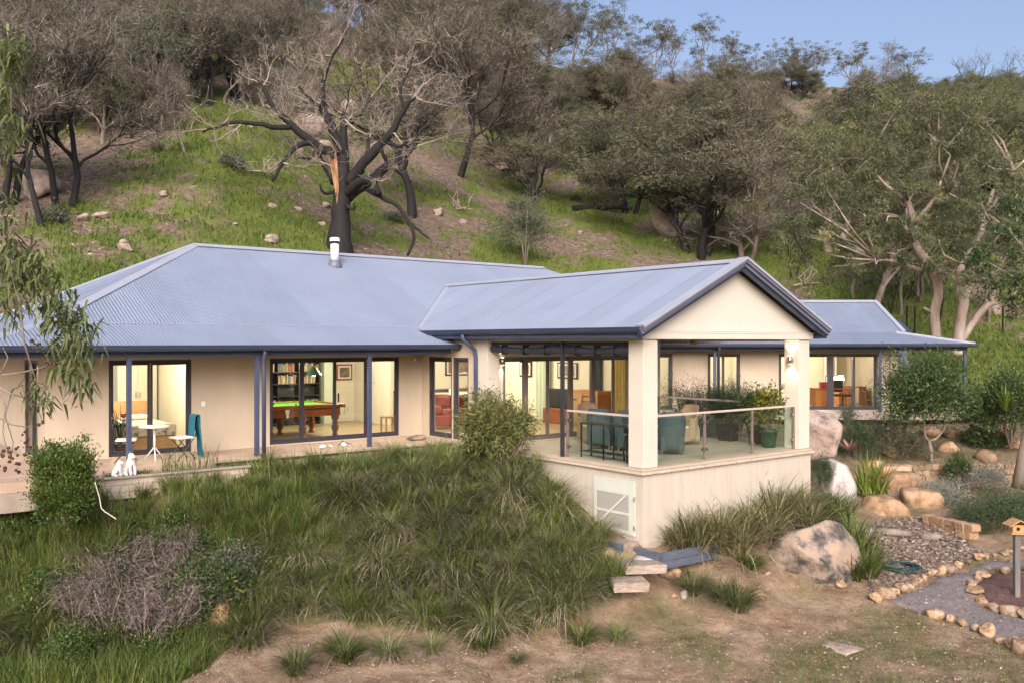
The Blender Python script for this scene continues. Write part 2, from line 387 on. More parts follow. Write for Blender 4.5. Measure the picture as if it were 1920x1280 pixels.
def terrain(u, d):
    u = np.asarray(u, float); d = np.asarray(d, float)
    d0 = np.clip(np.where(u < 1.5, 39.5 + .797 * u, 40.7 - .02 * (u - 1.5)), 26.0, 41)
    nd = np.minimum(d, d0); nu = np.clip(u, -19, 24)
    zn = near_z(nu, nd)
    px = CX + FPX * u / np.maximum(d, 5)
    t = np.interp(px, [-600, 0, 400, 620, 750, 1050, 1300, 1800, 2500], [.45, .44, .425, .352, .33, .30, .284, .275, .26])
    D = 165 + 14 * (fbm(u / 40, d / 60, 3) - .5)
    s = (D * t + 2.5 + .4) / (D - d0)
    q = np.maximum(0, np.minimum(d, D) - d0)
    zh = s * q * (0.93 + .07 * np.clip(q / 120, 0, 1)) - .12 * np.maximum(0, d - D)
    amp = np.clip((d - d0) / 12, 0, 1)
    zz = zn + zh + amp * (1.3 * (fbm(u / 9, d / 9, 7) - .5) + .5 * (fbm(u / 2.4, d / 2.4, 9) - .5))
    return zz + (1 - amp) * (np.where((u < 1.2) & (d < 19.5), .42, .17) * (fbm(u / .9, d / .9, 21) - .5) + .06 * (fbm(u / .25, d / .25, 23, 2) - .5) * (d < 26))
def tz(u, d): return float(terrain(np.array([u]), np.array([d]))[0])
_DS = np.geomspace(9, 230, 1500)
def hit(px, py):                         # where a sight line meets the ground (site set-out)
    u = (px - CX) / FPX * _DS; z = terrain(u, _DS); ray = CAMZ - (py - CY) / FPX * _DS
    k = np.where(z >= ray)[0]
    i = k[0] if len(k) else len(_DS) - 1
    return float(u[i]), float(_DS[i]), float(z[i])
def hit_after(px, py, dmin):
    m = _DS > dmin; ds = _DS[m]; u = (px - CX) / FPX * ds; z = terrain(u, ds); ray = CAMZ - (py - CY) / FPX * ds
    k = np.where(z >= ray)[0]
    i = k[0] if len(k) else len(ds) - 1
    return float(u[i]), float(ds[i]), float(z[i])

def ground_material():
    m, ns, ls, b = nodes('ground')
    tc = ns.new('ShaderNodeTexCoord')
    def noise(sc, det=6, rg=.6):
        n = ns.new('ShaderNodeTexNoise'); n.inputs['Scale'].default_value = sc; n.inputs['Detail'].default_value = det; n.inputs['Roughness'].default_value = rg
        ls.new(tc.outputs['Object'], n.inputs['Vector']); return n
    dirt = ramp(ns, [(.30,(.14,.09,.062)),(.44,(.255,.18,.12)),(.56,(.34,.255,.18)),(.70,(.43,.34,.25))]); ls.new(noise(1.9, 12, .72).outputs['Fac'], dirt.inputs[0])
    green = ramp(ns, [(.3,(.06,.075,.022)),(.6,(.11,.125,.04))]); ls.new(noise(2.3).outputs['Fac'], green.inputs[0])
    hillg = ramp(ns, [(.3,(.075,.105,.022)),(.55,(.13,.17,.035)),(.8,(.18,.19,.06))]); ls.new(noise(.6).outputs['Fac'], hillg.inputs[0])
    litter = ramp(ns, [(.34,(.06,.045,.034)),(.47,(.15,.112,.087)),(.58,(.24,.19,.155)),(.68,(.40,.35,.30))]); ls.new(noise(2.6, 12, .82).outputs['Fac'], litter.inputs[0])
    def mix(f, a, c):
        x = ns.new('ShaderNodeMix'); x.data_type = 'RGBA'; ls.new(f, x.inputs[0]); ls.new(a, x.inputs[6]); ls.new(c, x.inputs[7]); return x.outputs[2]
    ag = ns.new('ShaderNodeAttribute'); ag.attribute_name = 'grassy'
    ah = ns.new('ShaderNodeAttribute'); ah.attribute_name = 'hill'
    near = mix(ag.outputs['Fac'], dirt.outputs[0], green.outputs[0])
    far = mix(ag.outputs['Fac'], litter.outputs[0], hillg.outputs[0])
    ls.new(mix(ah.outputs['Fac'], near, far), b.inputs['Base Color'])
    b.inputs['Roughness'].default_value = .95; b.inputs['Specular IOR Level'].default_value = .2
    bp = ns.new('ShaderNodeBump'); bp.inputs['Strength'].default_value = 1.0; bp.inputs['Distance'].default_value = .10
    ls.new(noise(7, 9, .7).outputs['Fac'], bp.inputs['Height']); ls.new(bp.outputs[0], b.inputs['Normal'])
    return m
def inpoly(px, py, poly):
    px, py = np.asarray(px, float), np.asarray(py, float); r = np.zeros(px.shape, bool); n = len(poly)
    for i in range(n):
        x0, y0 = poly[i]; x1, y1 = poly[(i + 1) % n]
        c = ((y0 > py) != (y1 > py)) & (px < (x1 - x0) * (py - y0) / ((y1 - y0) or 1e-9) + x0)
        r ^= c
    return r
BANK_PX = [(190,925),(450,872),(830,832),(1005,840),(1045,885),(1112,985),(1150,1060),(1165,1120),(1040,1165),(880,1195),(640,1165),(500,1165),(450,1200),(330,1225),(-60,1240),(-60,985),(190,975)]
BANK = [hit(*p)[:2] for p in BANK_PX]
def grassy(u, d):
    d0 = np.clip(np.where(u < 1.5, 39.5 + .797 * u, 40.7), 26.0, 41)
    hillw = np.clip((d - d0 + 1) / 2, 0, 1)
    px = CX + FPX * u / np.maximum(d, 1)
    n1 = fbm(u / 6 + 3, d / 6, 31); n2 = fbm(u / 1.1, d / 1.1, 33); 
    gh = np.clip((n1 * .55 + n2 * .45 - .452 + .03 * np.clip((px - 300) / 300, -.6, 1) - .0010 * np.clip(d - 75, 0, 120)) * 9, 0, 1)
    bank = inpoly(u, d, BANK)
    gl = np.clip((fbm(u / 1.3, d / 1.3, 35) * .5 + n2 * .5 - .53 + .11 * np.clip((px - 1350) / 350, -.6, 1) * (d < 17.0)) * 7, 0, 1)
    garden = np.clip((d - 24) / 4, 0, 1) * .35
    return np.where(hillw > .5, gh, np.maximum(np.where(bank, .75, gl * .55), garden)), hillw
_th = np.linspace(-math.radians(62), math.radians(62), 440)
_dd = np.concatenate([np.linspace(4, 11, 16)[:-1], np.geomspace(11, 46, 230)[:-1], np.geomspace(46, 330, 150)])
_g1, _g2 = np.meshgrid(np.tan(_th), _dd)
_u, _d = _g1 * _g2, _g2
_z = np.concatenate([terrain(_u[i], _d[i])[None] for i in range(len(_dd))])
_nr, _nc = _u.shape
_idx = np.arange(_nr * _nc).reshape(_nr, _nc)
_F = np.stack([_idx[:-1, :-1], _idx[:-1, 1:], _idx[1:, 1:], _idx[1:, :-1]], -1).reshape(-1, 4)
gm = np_mesh('ground', np.stack([_u, _d, _z], -1).reshape(-1, 3), _F, ground_material(), smooth=True)
_ga, _ha = grassy(_u.ravel(), _d.ravel())
for nm, arr in (('grassy', _ga), ('hill', _ha)):
    at = gm.attributes.new(nm, 'FLOAT', 'POINT'); at.data.foreach_set('value', arr.astype(np.float32))
tag(link('ground', gm), kind='structure')

def drape(name, polypx, mat, off, step=.14, hmap=None):
    pts = [hit(*p)[:2] for p in polypx]
    dense = []
    for i in range(len(pts)):
        a, b = np.array(pts[i]), np.array(pts[(i+1) % len(pts)]); n = max(1, int(np.linalg.norm(b - a) / step))
        for k in range(n):
            q = a + (b - a) * k / n; dense.append((q[0] + .03 * math.sin(9.1 * k + i), q[1] + .03 * math.cos(7.7 * k)))
    P = np.array(dense); n = len(P)
    gx, gy = np.meshgrid(np.arange(P[:,0].min(), P[:,0].max(), step), np.arange(P[:,1].min(), P[:,1].max(), step))
    ins = inpoly(gx.ravel(), gy.ravel(), dense)
    I = np.stack([gx.ravel()[ins], gy.ravel()[ins]], -1)
    allp = np.concatenate([P, I]) if len(I) else P
    r = delaunay_2d_cdt([Vector(p) for p in allp], [(i, (i+1) % n) for i in range(n)], [], 1, 1e-4)
    V = np.array([(v.x, v.y) for v in r[0]]); z = terrain(V[:,0], V[:,1]) + off
    bd_ = np.zeros(len(V), bool); bd_[:n] = True; z[bd_] -= off + .015
    me = bpy.data.meshes.new(name); me.from_pydata(np.column_stack([V, z]).tolist(), [], [tuple(f) for f in r[2]]); me.materials.append(mat)
    me.polygons.foreach_set('use_smooth', [True] * len(me.polygons))
    return link(name, me), dense
MULCH_PX = [(1606,985),(1650,974),(1725,974),(1800,1008),(1842,1040),(1745,1080),(1640,1122),(1625,1080),(1606,1030)]
PATH_PX = [(1665,1125),(1760,1083),(1850,1052),(1990,1030),(1990,1068),(1850,1068),(1812,1095),(1828,1130),(1860,1148),(1990,1180),(1990,1260),(1850,1188),(1755,1158),(1715,1148)]
RED_PX = [(1990,1070),(1860,1078),(1830,1096),(1845,1128),(1880,1146),(1990,1172)]
o, MULCH = drape('mulch_bed', MULCH_PX, M['mulch'], .022); tag(o, kind='structure')
o, PATH = drape('garden_path', PATH_PX, M['path'], .024); tag(o, kind='structure')
o, REDB = drape('garden_bed', RED_PX, M['mulch_red'], .028); tag(o, kind='structure')

# ------------------------------------------------------------------ the house
HX0, HY0 = 11.0, 20.0
house = hthing('house', 'single storey cream rendered house with blue corrugated roofs and gabled corner terrace', 'house', HX0, HY0, 0)
HT = Matrix.Translation((-HX0, -HY0, 0))                                   # house frame -> house Empty
WT = (Matrix.Translation(hw(HX0, HY0, 0)) @ Matrix.Rotation(TH, 4, 'Z')).inverted()   # world -> house Empty (angled wing)
def HB(): return MB(HT)
def WB(): return MB(WT)

def wall_run(mb, axis, a0, a1, b0, b1, z0, z1, openings):      # wall along axis 'x' or 'y' with rectangular openings
    def bx(p, q, lo, hi):
        if q - p < 1e-4 or hi - lo < 1e-4: return
        if axis == 'x': mb.box(p, q, b0, b1, lo, hi)
        else: mb.box(b0, b1, p, q, lo, hi)
    cur = a0
    for (p, q, lo, hi) in sorted(openings):
        bx(cur, p, z0, z1); bx(p, q, z0, lo); bx(p, q, hi, z1); cur = q
    bx(cur, a1, z0, z1)

def sheets(parent, T, O, ex, es, width, lo, hi, mat, sheet=.762, pitch=.0762, amp=.0115, name='roof_sheet', x0=0.0):
    O, ex, es = Vector(O), Vector(ex).normalized(), Vector(es).normalized(); n = ex.cross(es).normalized()
    if n.z < 0: n = -n
    k = 0; x = x0
    while x < width - 1e-3:
        x1 = min(x + sheet + .02, width); ns_ = max(2, int(round((x1 - x) / pitch * 6)))
        V, F = [], []; prev = False
        for i in range(ns_ + 1):
            xx = x + (x1 - x) * i / ns_; a, b = lo(xx), hi(xx)
            ok = b - a > .004
            w = n * (amp * math.cos(2 * math.pi * xx / pitch) + (.0015 if k % 2 else 0))
            if not ok: b = a + .002
            p = O + ex * xx + es * a + w; q = O + ex * xx + es * b + w
            V += [tuple(T @ p), tuple(T @ q)]
            if i and (ok or prev): F.append((2*i-2, 2*i, 2*i+1, 2*i-1))
            prev = ok
        if F:
            me = bpy.data.meshes.new(name); me.from_pydata(V, [], F); me.materials.append(mat)
            me.polygons.foreach_set('use_smooth', [True] * len(F)); link(name, me, parent)
        x += sheet; k += 1

def pl(pts):
    xs = [p[0] for p in pts]; ys = [p[1] for p in pts]
    return lambda x: float(np.interp(x, xs, ys))
PIT = .466; SL = math.hypot(1, PIT)
BRK_Y, BRK_Z, RIDGE_Y = 20.3, 2.885, 25.2; RIDGE_Z = BRK_Z + (RIDGE_Y - BRK_Y) * PIT
EAVE_Y, EAVE_Z = 18.65, 2.42
PAV_X, PAV_Z = 15.95, 4.22; PAV_EX = 12.84; PAV_EZ = PAV_Z - (PAV_X - PAV_EX) * PIT; PAV_Y0 = 12.08
HL = 4.1; HA = 8.8; RE = 26.0; RA = 21.5      # hip corners / apexes
VY = BRK_Y + (PAV_Z - BRK_Z) / PIT            # where the terrace ridge meets the main roof
# main roof
mb = HB(); mb.prism([(0,0),(0,0)], lambda a, b: (0,0,0), lambda a, b: (0,0,0)) if False else None
roof = HB().box(HA, RA, RIDGE_Y - .03, RIDGE_Y + .03, RIDGE_Z - .16, RIDGE_Z - .03).build('main_roof', M['wood_tan'], house)
LS = (RIDGE_Y - BRK_Y) * SL
xv0 = PAV_X - (PAV_Z - BRK_Z) / PIT; xv1 = 2 * PAV_X - xv0; vs_ = (VY - BRK_Y) * SL
lo_f = pl([(0, 0), (xv0 - HL, 0), (PAV_X - HL, vs_), (xv1 - HL, 0), (RE - HL, 0)])
hi_f = pl([(0, 0), (HA - HL, LS), (RA - HL, LS), (RE - HL, 0)])
sheets(roof, HT, (HL, BRK_Y, BRK_Z), (1,0,0), (0,1,PIT), RE - HL, lo_f, hi_f, M['roof'])
sheets(roof, HT, (HL, 2*RIDGE_Y - BRK_Y, BRK_Z), (1,0,0), (0,-1,PIT), RE - HL, pl([(0,0),(1,0)]), hi_f, M['roof'], sheet=3.05)
hw_ = 2 * (RIDGE_Y - BRK_Y); pe = (RIDGE_Z - BRK_Z) / (HA - HL); le = (HA - HL) * math.hypot(1, pe)
sheets(roof, HT, (HL, BRK_Y, BRK_Z), (0,1,0), (1,0,pe), hw_, pl([(0,0),(1,0)]), pl([(0,0),(hw_/2,le),(hw_,0)]), M['roof'])
pe2 = (RIDGE_Z - BRK_Z) / (RE - RA); le2 = (RE - RA) * math.hypot(1, pe2)
sheets(roof, HT, (RE, BRK_Y, BRK_Z), (0,1,0), (-1,0,pe2), hw_, pl([(0,0),(1,0)]), pl([(0,0),(hw_/2,le2),(hw_,0)]), M['roof'], sheet=3.05)
# verandah skirt
vroof = HB().box(HL, 13.0, BRK_Y - .04, BRK_Y, BRK_Z - .16, BRK_Z - .05).build('verandah_roof', M['wood_tan'], house)
vp = (BRK_Z - EAVE_Z) / (BRK_Y - EAVE_Y); vl = (BRK_Y - EAVE_Y) * math.hypot(1, vp) + .03; VX = HL - (BRK_Y - EAVE_Y)
sheets(vroof, HT, (VX, EAVE_Y, EAVE_Z), (1,0,0), (0,1,vp), 13.15 - VX, pl([(0,0),(1,0)]), pl([(0,0),(HL-VX,vl),(30,vl)]), M['roof'])
sheets(vroof, HT, (VX, EAVE_Y, EAVE_Z), (0,1,0), (1,0,vp), 13.0, pl([(0,0),(1,0)]), pl([(0,0),(HL-VX,vl),(30,vl)]), M['roof'])
# terrace roof
proof = HB().box(PAV_X - .03, PAV_X + .03, PAV_Y0 + .1, VY, PAV_Z - .16, PAV_Z - .03).build('terrace_roof', M['wood_tan'], house)
pw = (PAV_X - PAV_EX) * SL
for sgn in (1, -1):
    ox = PAV_X - sgn * (PAV_X - PAV_EX)
    yv = BRK_Y - (BRK_Z - PAV_EZ) / PIT
    sheets(proof, HT, (ox, PAV_Y0, PAV_EZ), (0,1,0), (sgn,0,PIT), VY - PAV_Y0,
           pl([(0, 0), (yv - PAV_Y0, 0), (VY - PAV_Y0, pw)]), pl([(0, pw), (50, pw)]), M['roof'])
# caps
def cap(parent, a, b, T, w=.17, lift=.03, name='ridge_cap'):
    a, b = Vector(a) + Vector((0,0,lift)), Vector(b) + Vector((0,0,lift)); t = (b - a).normalized(); s = t.cross(Vector((0,0,1))).normalized()
    m = MB(T); dn = Vector((0,0,-w*.40))
    pr = [(-w, -.075), (-w, -.06), (-.035, .0), (0, .022), (.035, .0), (w, -.06), (w, -.075)]
    V = [];
    for p in (a, b):
        for x, z in pr: V.append(p + s * x + Vector((0,0,z)))
    n = len(pr); m.add(V, [(i, i+1, n+i+1, n+i) for i in range(n-1)] + [tuple(range(n))[::-1], tuple(range(n, 2*n))])
    return m.build(name, M['cap'], parent)
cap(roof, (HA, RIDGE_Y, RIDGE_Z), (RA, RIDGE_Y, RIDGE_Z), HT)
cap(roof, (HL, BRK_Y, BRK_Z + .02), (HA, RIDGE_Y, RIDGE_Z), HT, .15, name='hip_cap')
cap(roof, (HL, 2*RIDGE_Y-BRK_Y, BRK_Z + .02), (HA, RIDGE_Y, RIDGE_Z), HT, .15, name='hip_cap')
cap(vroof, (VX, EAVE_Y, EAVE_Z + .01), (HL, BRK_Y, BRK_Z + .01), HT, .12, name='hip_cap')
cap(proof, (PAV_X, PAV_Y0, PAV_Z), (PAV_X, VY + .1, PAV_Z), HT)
yv = BRK_Y - (BRK_Z - PAV_EZ) / PIT
m = HB(); a = Vector((PAV_EX + .02, yv, PAV_EZ + .022)); b = Vector((PAV_X, VY, PAV_Z + .022)); sd = Vector((.7, -.7, .0)) * .07
m.add([a - sd, a + sd, b + sd, b - sd, a - sd + Vector((0,0,.02)), b - sd + Vector((0,0,.02))], [(0,1,2,3), (0,3,5,4)]); m.build('valley_flashing', M['cap'], proof)
m = HB().bar((HL, BRK_Y - .005, BRK_Z + .004), (13.12, BRK_Y - .005, BRK_Z + .004), .05, .012); m.build('flashing', M['cap'], vroof)

# gutters
def gutter(T, a, b, parent=house, h=.115, w=.12, side=1):
    a, b = Vector(a), Vector(b); t = (b - a).normalized(); s = t.cross(Vector((0,0,1))).normalized() * side
    pr = [(0,0),(w*.55,-h*.98),(w*.8,-h*.8),(w,-h*.35),(w*.93,-.01),(w*1.05,.012),(w*.86,.012),(w*.82,-h*.3),(w*.5,-h*.8),(.01,-h*.85),(.012,.0)]
    pr = [(0,-h),(w*.62,-h),(w*.85,-h*.82),(w*.97,-h*.5),(w,-h*.15),(w*1.06,-.012),(w*1.06,.012),(w*.93,.012),(w*.9,-h*.15),(w*.8,-h*.6),(w*.5,-h*.86),(.012,-h*.86),(.012,0),(0,0)]
    n = len(pr); V = [p + s * x + Vector((0,0,z)) for p in (a, b) for x, z in pr]
    m = MB(T); m.add(V, [(i, (i+1) % n, n+(i+1) % n, n+i) for i in range(n)] + [tuple(range(n)), tuple(range(n, 2*n))[::-1]])
    return m.build('gutter', M['gutter'], parent)
gutter(HT, (VX, EAVE_Y + .03, EAVE_Z - .005), (13.17, EAVE_Y + .03, EAVE_Z - .005))
gutter(HT, (VX + .03, EAVE_Y + 12, EAVE_Z - .005), (VX + .03, EAVE_Y - .08, EAVE_Z - .005))
gutter(HT, (PAV_EX + .04, yv + .1, PAV_EZ - .005), (PAV_EX + .04, PAV_Y0 + .03, PAV_EZ - .005), w=.13)
gutter(HT, (2*PAV_X-PAV_EX - .04, PAV_Y0 + .03, PAV_EZ - .005), (2*PAV_X-PAV_EX - .04, yv, PAV_EZ - .005), w=.13)
# verandah beam + fascia, terrace fascia
HB().box(VX + .25, 13.02, 18.80, 18.88, 2.19, 2.36).build('verandah_beam', M['trim'], house, bevel=.006)
HB().box(VX + .25, VX + .33, 18.885, 30, 2.19, 2.36).build('verandah_beam', M['trim'], house)
m = HB(); m.prism([(18.70, 2.30), (18.70, 2.44), (20.10, 2.83), (20.10, 2.62), (18.95, 2.30)], lambda y, z: (13.155, y, z), lambda y, z: (13.185, y, z)); m.build('barge_board', M['trim'], house)
HB().box(12.86, 12.90, PAV_Y0 + .1, 20.0, 2.56, 2.66).build('fascia', M['trim'], house)
HB().box(2*PAV_X-12.90, 2*PAV_X-12.86, PAV_Y0 + .1, 20.0, 2.56, 2.66).build('fascia', M['trim'], house)
# soffits
HB().box(VX + .2, 13.1, 18.89, 20.38, 2.36, 2.39).build('soffit', M['gable'], house)
HB().box(12.9, 19.0, 12.35, 17.5, 2.665, 2.70).build('terrace_ceiling', M['gable'], house)
# posts, downpipes
FZ = .03
for X in (5.30, 7.95, 10.72):
    HB().box(X - .045, X + .045, 18.80, 18.885, FZ - .02, 2.185).build('verandah_post', M['trim'], house, bevel=.005)
HB().box(5.252, 5.348, 18.752, 18.798, FZ - .1, .34).build('post_guard', M['tealgreen'], house)
def downpipe(pts, T, r=.045, parent=house):
    d_ = MB(T).tube(pts, r, 10).build('downpipe', M['trim'], parent, smooth=True)
    return d_
downpipe([(8.06, 18.66, 2.31), (8.06, 18.68, 2.22), (8.07, 18.74, 2.12), (8.07, 18.745, 1.9), (8.07, 18.745, .02)], HT)
downpipe([(12.79, 17.98, 2.66), (12.80, 17.97, 2.55), (13.02, 17.9, 2.36), (13.10, 17.9, 2.28), (13.125, 17.9, 2.1), (13.13, 17.9, -.15)], HT, .05)
# slab
slab = HB().box(-2.5, 13.1, 18.75, 20.4, -.14, FZ).build('verandah_slab', M['slab'], house, bevel=.01)
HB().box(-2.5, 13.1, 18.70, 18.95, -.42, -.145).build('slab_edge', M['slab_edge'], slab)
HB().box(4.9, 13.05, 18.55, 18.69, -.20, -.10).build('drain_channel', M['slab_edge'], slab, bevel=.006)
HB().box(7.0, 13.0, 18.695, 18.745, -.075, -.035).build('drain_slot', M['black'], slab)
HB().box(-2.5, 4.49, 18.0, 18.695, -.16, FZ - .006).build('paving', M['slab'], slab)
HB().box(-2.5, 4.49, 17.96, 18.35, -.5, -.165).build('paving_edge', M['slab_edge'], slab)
HB().box(-2.5, 4.0, 20.4, 30, -.14, FZ).build('side_slab', M['slab'], slab)
# walls
WY0, WY1, WZ = 20.4, 20.62, 2.42
W1 = (5.33, 7.08, .05, 2.1); W2 = (8.93, 12.49, .06, 2.1)
m = HB(); wall_run(m, 'x', 4.11, 13.2, WY0, WY1, -.4, WZ, [W1, W2]); m.build('front_wall', M['render'], house)
m = HB(); wall_run(m, 'y', WY1 + .001, 29.9, 4.111, 4.33, -.4, WZ, [(21.1, 22.5, .05, 2.1)]); m.build('side_wall', M['render'], house)
HB().box(4.34, 21.5, 29.7, 29.9, -.6, WZ).build('back_wall', M['render'], house)
HB().box(21.3, 21.5, 20.61, 29.69, -.6, WZ).build('end_wall', M['render'], house)
m = HB(); wall_run(m, 'y', 17.95, 20.39, 13.2, 13.4, -.3, 2.62, [(19.02, 20.08, .04, 2.1), (18.30, 18.98, .04, 2.1)]); m.build('terrace_wall', M['render'], house)
m = HB(); m.box(13.19, 13.55, 17.5, 17.94, -.3, 2.62); m.build('pillar', M['cream'], house, bevel=.008)
m = HB(); wall_run(m, 'x', 13.56, 18.9, 17.6, 17.75, -.1, 2.64, [(13.74, 18.45, .02, 2.12)]); m.build('living_wall', M['gable'], house)
HB().box(18.7, 18.9, 17.76, 20.6, -.1, 2.6).build('living_side_wall', M['render'], house)
m = HB(); wall_run(m, 'x', 18.91, 21.5, 20.4, 20.6, -.5, 2.6, []); m.build('link_wall', M['render'], house)
# terrace base, deck, sill
base = HB().box(13.17, 18.88, 12.40, 17.49, -2.3, -.125).build('terrace_base', M['cream_wall'], house)
HB().box(13.10, 18.95, 12.33, 17.5, -.12, -.065).build('sill', M['sill'], base, bevel=.008)
HB().box(13.14, 18.91, 12.37, 17.59, -.06, -.004).build('deck', M['deck'], base, bevel=.006)
for i in range(11):
    X = 13.4 + i * .52
    if X < 18.8: HB().box(X, X + .006, 12.318, 12.326, -.118, -.068).build('sill_joint', M['slab_edge'], base)
# pillars + beams of the terrace
for nm, x0 in (('pillar', 13.2), ('pillar', 18.45)):
    HB().box(x0, x0 + .42, 12.42, 12.82, 0, 2.54).build(nm, M['cream'], house, bevel=.008)
HB().box(18.5, 18.86, 17.1, 17.58, 0, 2.54).build('pillar', M['cream'], house, bevel=.008)
HB().box(13.22, 13.44, 12.83, 17.49, 2.50, 2.66).build('side_beam', M['gable'], house)
HB().box(18.62, 18.84, 12.83, 17.09, 2.50, 2.66).build('side_beam', M['gable'], house)
HB().box(13.12, 18.94, 12.36, 12.80, 2.545, 2.70).build('front_beam', M['gable'], house, bevel=.006)
m = HB(); m.prism([(13.0, 2.72), (18.9, 2.72), (PAV_X, 2.72 + 2.95 * PIT)], lambda x, z: (x, 12.40, z), lambda x, z: (x, 12.5, z)); m.build('gable_wall', M['gable'], house)
HB().box(13.05, 18.86, 12.375, 12.395, 2.705, 2.725).build('gable_trim', M['gable'], house)
for sgn in (1, -1):      # barge boards: broad flashing on top and a stepped board below
    a = Vector((PAV_X, PAV_Y0, PAV_Z + .02)); b = Vector((PAV_X - sgn * (PAV_X - PAV_EX + .06), PAV_Y0, PAV_EZ - .01))
    bb = HB().bar(a + Vector((0,.0,-.075)), b + Vector((0,.0,-.075)), .05, .12).build('barge_board', M['barge'], house)
    HB().bar(a + Vector((0,.06,-.11)), b + Vector((0,.06,-.11)), .07, .19).build('inner_board', M['gutter'], bb)
    HB().bar(a + Vector((0,.02,.03)), b + Vector((0,.02,.03)), .24, .05).build('barge_cap', M['cap'], bb)
    HB().bar(a + Vector((0,-.05,-.01)), b + Vector((0,-.05,-.01)), .05, .10).build('barge_fold', M['barge'], bb)
# black steel post with the balustrade
HB().box(13.2, 13.27, 14.81, 14.88, -.005, 2.5).build('steel_post', M['postdark'], house)

# windows
def window(T, axis, a0, a1, b, z0, z1, splits, name='window', fw=.06, mat='frame', handle=None, parent=house, dep=.09, slide=True):
    def bx(mb, p, q, lo, hi, o0=0, o1=dep):
        if axis == 'x': mb.box(p, q, b + o0, b + o1, lo, hi)
        else: mb.box(b + o0, b + o1, p, q, lo, hi)
    m = MB(T); bx(m, a0, a1, z0, z0 + fw); bx(m, a0, a1, z1 - fw, z1); bx(m, a0, a0 + fw, z0 + fw, z1 - fw); bx(m, a1 - fw, a1, z0 + fw, z1 - fw)
    w = m.build(name, M[mat], parent)
    ed = [a0 + fw] + list(splits) + [a1 - fw]
    for i in range(len(ed) - 1):
        p, q = ed[i], ed[i+1]; of = .012 if (i % 2 and slide) else .045
        m = MB(T); g = .05
        bx(m, p + .001, p + g, z0 + fw + .001, z1 - fw - .001, of, of + .035); bx(m, q - g, q - .001, z0 + fw + .001, z1 - fw - .001, of, of + .035)
        bx(m, p + g, q - g, z0 + fw + .001, z0 + fw + g, of, of + .035); bx(m, p + g, q - g, z1 - fw - g, z1 - fw - .001, of, of + .035)
        m.build('sash', M[mat], w)
        m = MB(T); bx(m, p + g, q - g, z0 + fw + g, z1 - fw - g, of + .014, of + .020); m.build('pane', M['glass'], w)
    if handle is not None:
        m = MB(T); bx(m, handle - .015, handle + .015, 1.0, 1.22, -.03, .0); m.build('handle', M['black'], w)
    return w
window(HT, 'x', 5.33, 7.08, WY0 + .03, .05, 2.1, [6.2], 'sliding_door', handle=5.41)
window(HT, 'x', 8.93, 12.49, WY0 + .03, .06, 2.1, [9.78, 10.66, 11.55], 'sliding_door', handle=10.74)
window(HT, 'y', 21.1, 22.5, 4.13, .05, 2.1, [21.8], 'side_door')
window(HT, 'y', 19.02, 20.08, 13.22, .04, 2.1, [], 'glass_door', fw=.07, handle=20.0)
window(HT, 'y', 18.30, 18.98, 13.22, .04, 2.1, [], 'window')
bf = window(HT, 'x', 13.74, 18.45, 17.62, .02, 2.12, [14.47, 15.25, 16.0, 16.78, 17.6], 'bifold_doors', mat='bifold', slide=False, fw=.07)
for X in (14.47, 16.0, 16.78):
    HB().box(X - .07, X + .07, 17.60, 17.62, .1, 2.04).build('stile', M['bifold'], bf)
HB().bar((16.05, 17.58, 1.0), (16.17, 17.58, 1.0), .02, .02).build('handle', M['black'], bf)
# small fittings on the wall
HB().box(7.30, 7.38, 20.385, 20.399, 1.05, 1.16).build('wall_switch', M['white'], house)
HB().lathe([(.02, 0), (.045, .02), (.03, .09)], (12.95, 20.36, 1.98), 10).build('wall_light', M['white'], house)

# flue
fl = hthing('flue', 'white metal chimney flue with dark collar on the long blue roof', 'chimney', 12.66, 24.3, 0)
px_, py_, _ = 0, 0, 0
zr = BRK_Z + (24.3 - BRK_Y) * PIT
MB().lathe([(.26, -.14), (.20, .02), (.17, .12), (.15, .14)], (0, 0, zr), 16, 1, 1).build('flashing', M['barge'], fl, True)
MB().lathe([(.125, .1), (.125, .62)], (0, 0, zr), 20).build('pipe', M['white'], fl, True)
MB().lathe([(.10, .62), (.10, .70)], (0, 0, zr), 20).build('collar', M['black'], fl)
MB().lathe([(.15, .70), (.15, .78), (.12, .81)], (0, 0, zr), 20).build('cowl', M['white'], fl)

# subfloor door on the terrace base, facing left
dr = HB(); dr.box(13.135, 13.165, 12.60, 13.76, -1.36, -.28)
dr = dr.build('subfloor_door', M['greendoor'], house)
HB().box(13.126, 13.134, 12.70, 13.70, -1.28, -.56).build('mesh_panel', M['mesh'], dr)
HB().box(13.112, 13.125, 12.68, 13.72, -.97, -.92).build('rail', M['greendoor'], dr)
for a, b in (((12.66, -1.33), (12.74, -.5)), ((13.66, -1.33), (13.73, -.5))):
    HB().box(13.118, 13.1255, a[0], b[0], a[1], b[1]).build('stile', M['greendoor'], dr)
HB().box(13.118, 13.1255, 12.741, 13.659, -.57, -.50).build('rail', M['greendoor'], dr)
HB().box(13.118, 13.1255, 12.741, 13.659, -1.33, -1.27).build('rail', M['greendoor'], dr)
HB().bar((13.108, 13.63, -1.25), (13.108, 12.82, -.58), .045, .01, (1,0,0)).build('brace', M['greendoor'], dr)
for z in (-.62, -1.2): HB().tube([(13.12, 12.59, z - .05), (13.12, 12.59, z + .05)], .012, 8).build('hinge', M['steel'], dr)

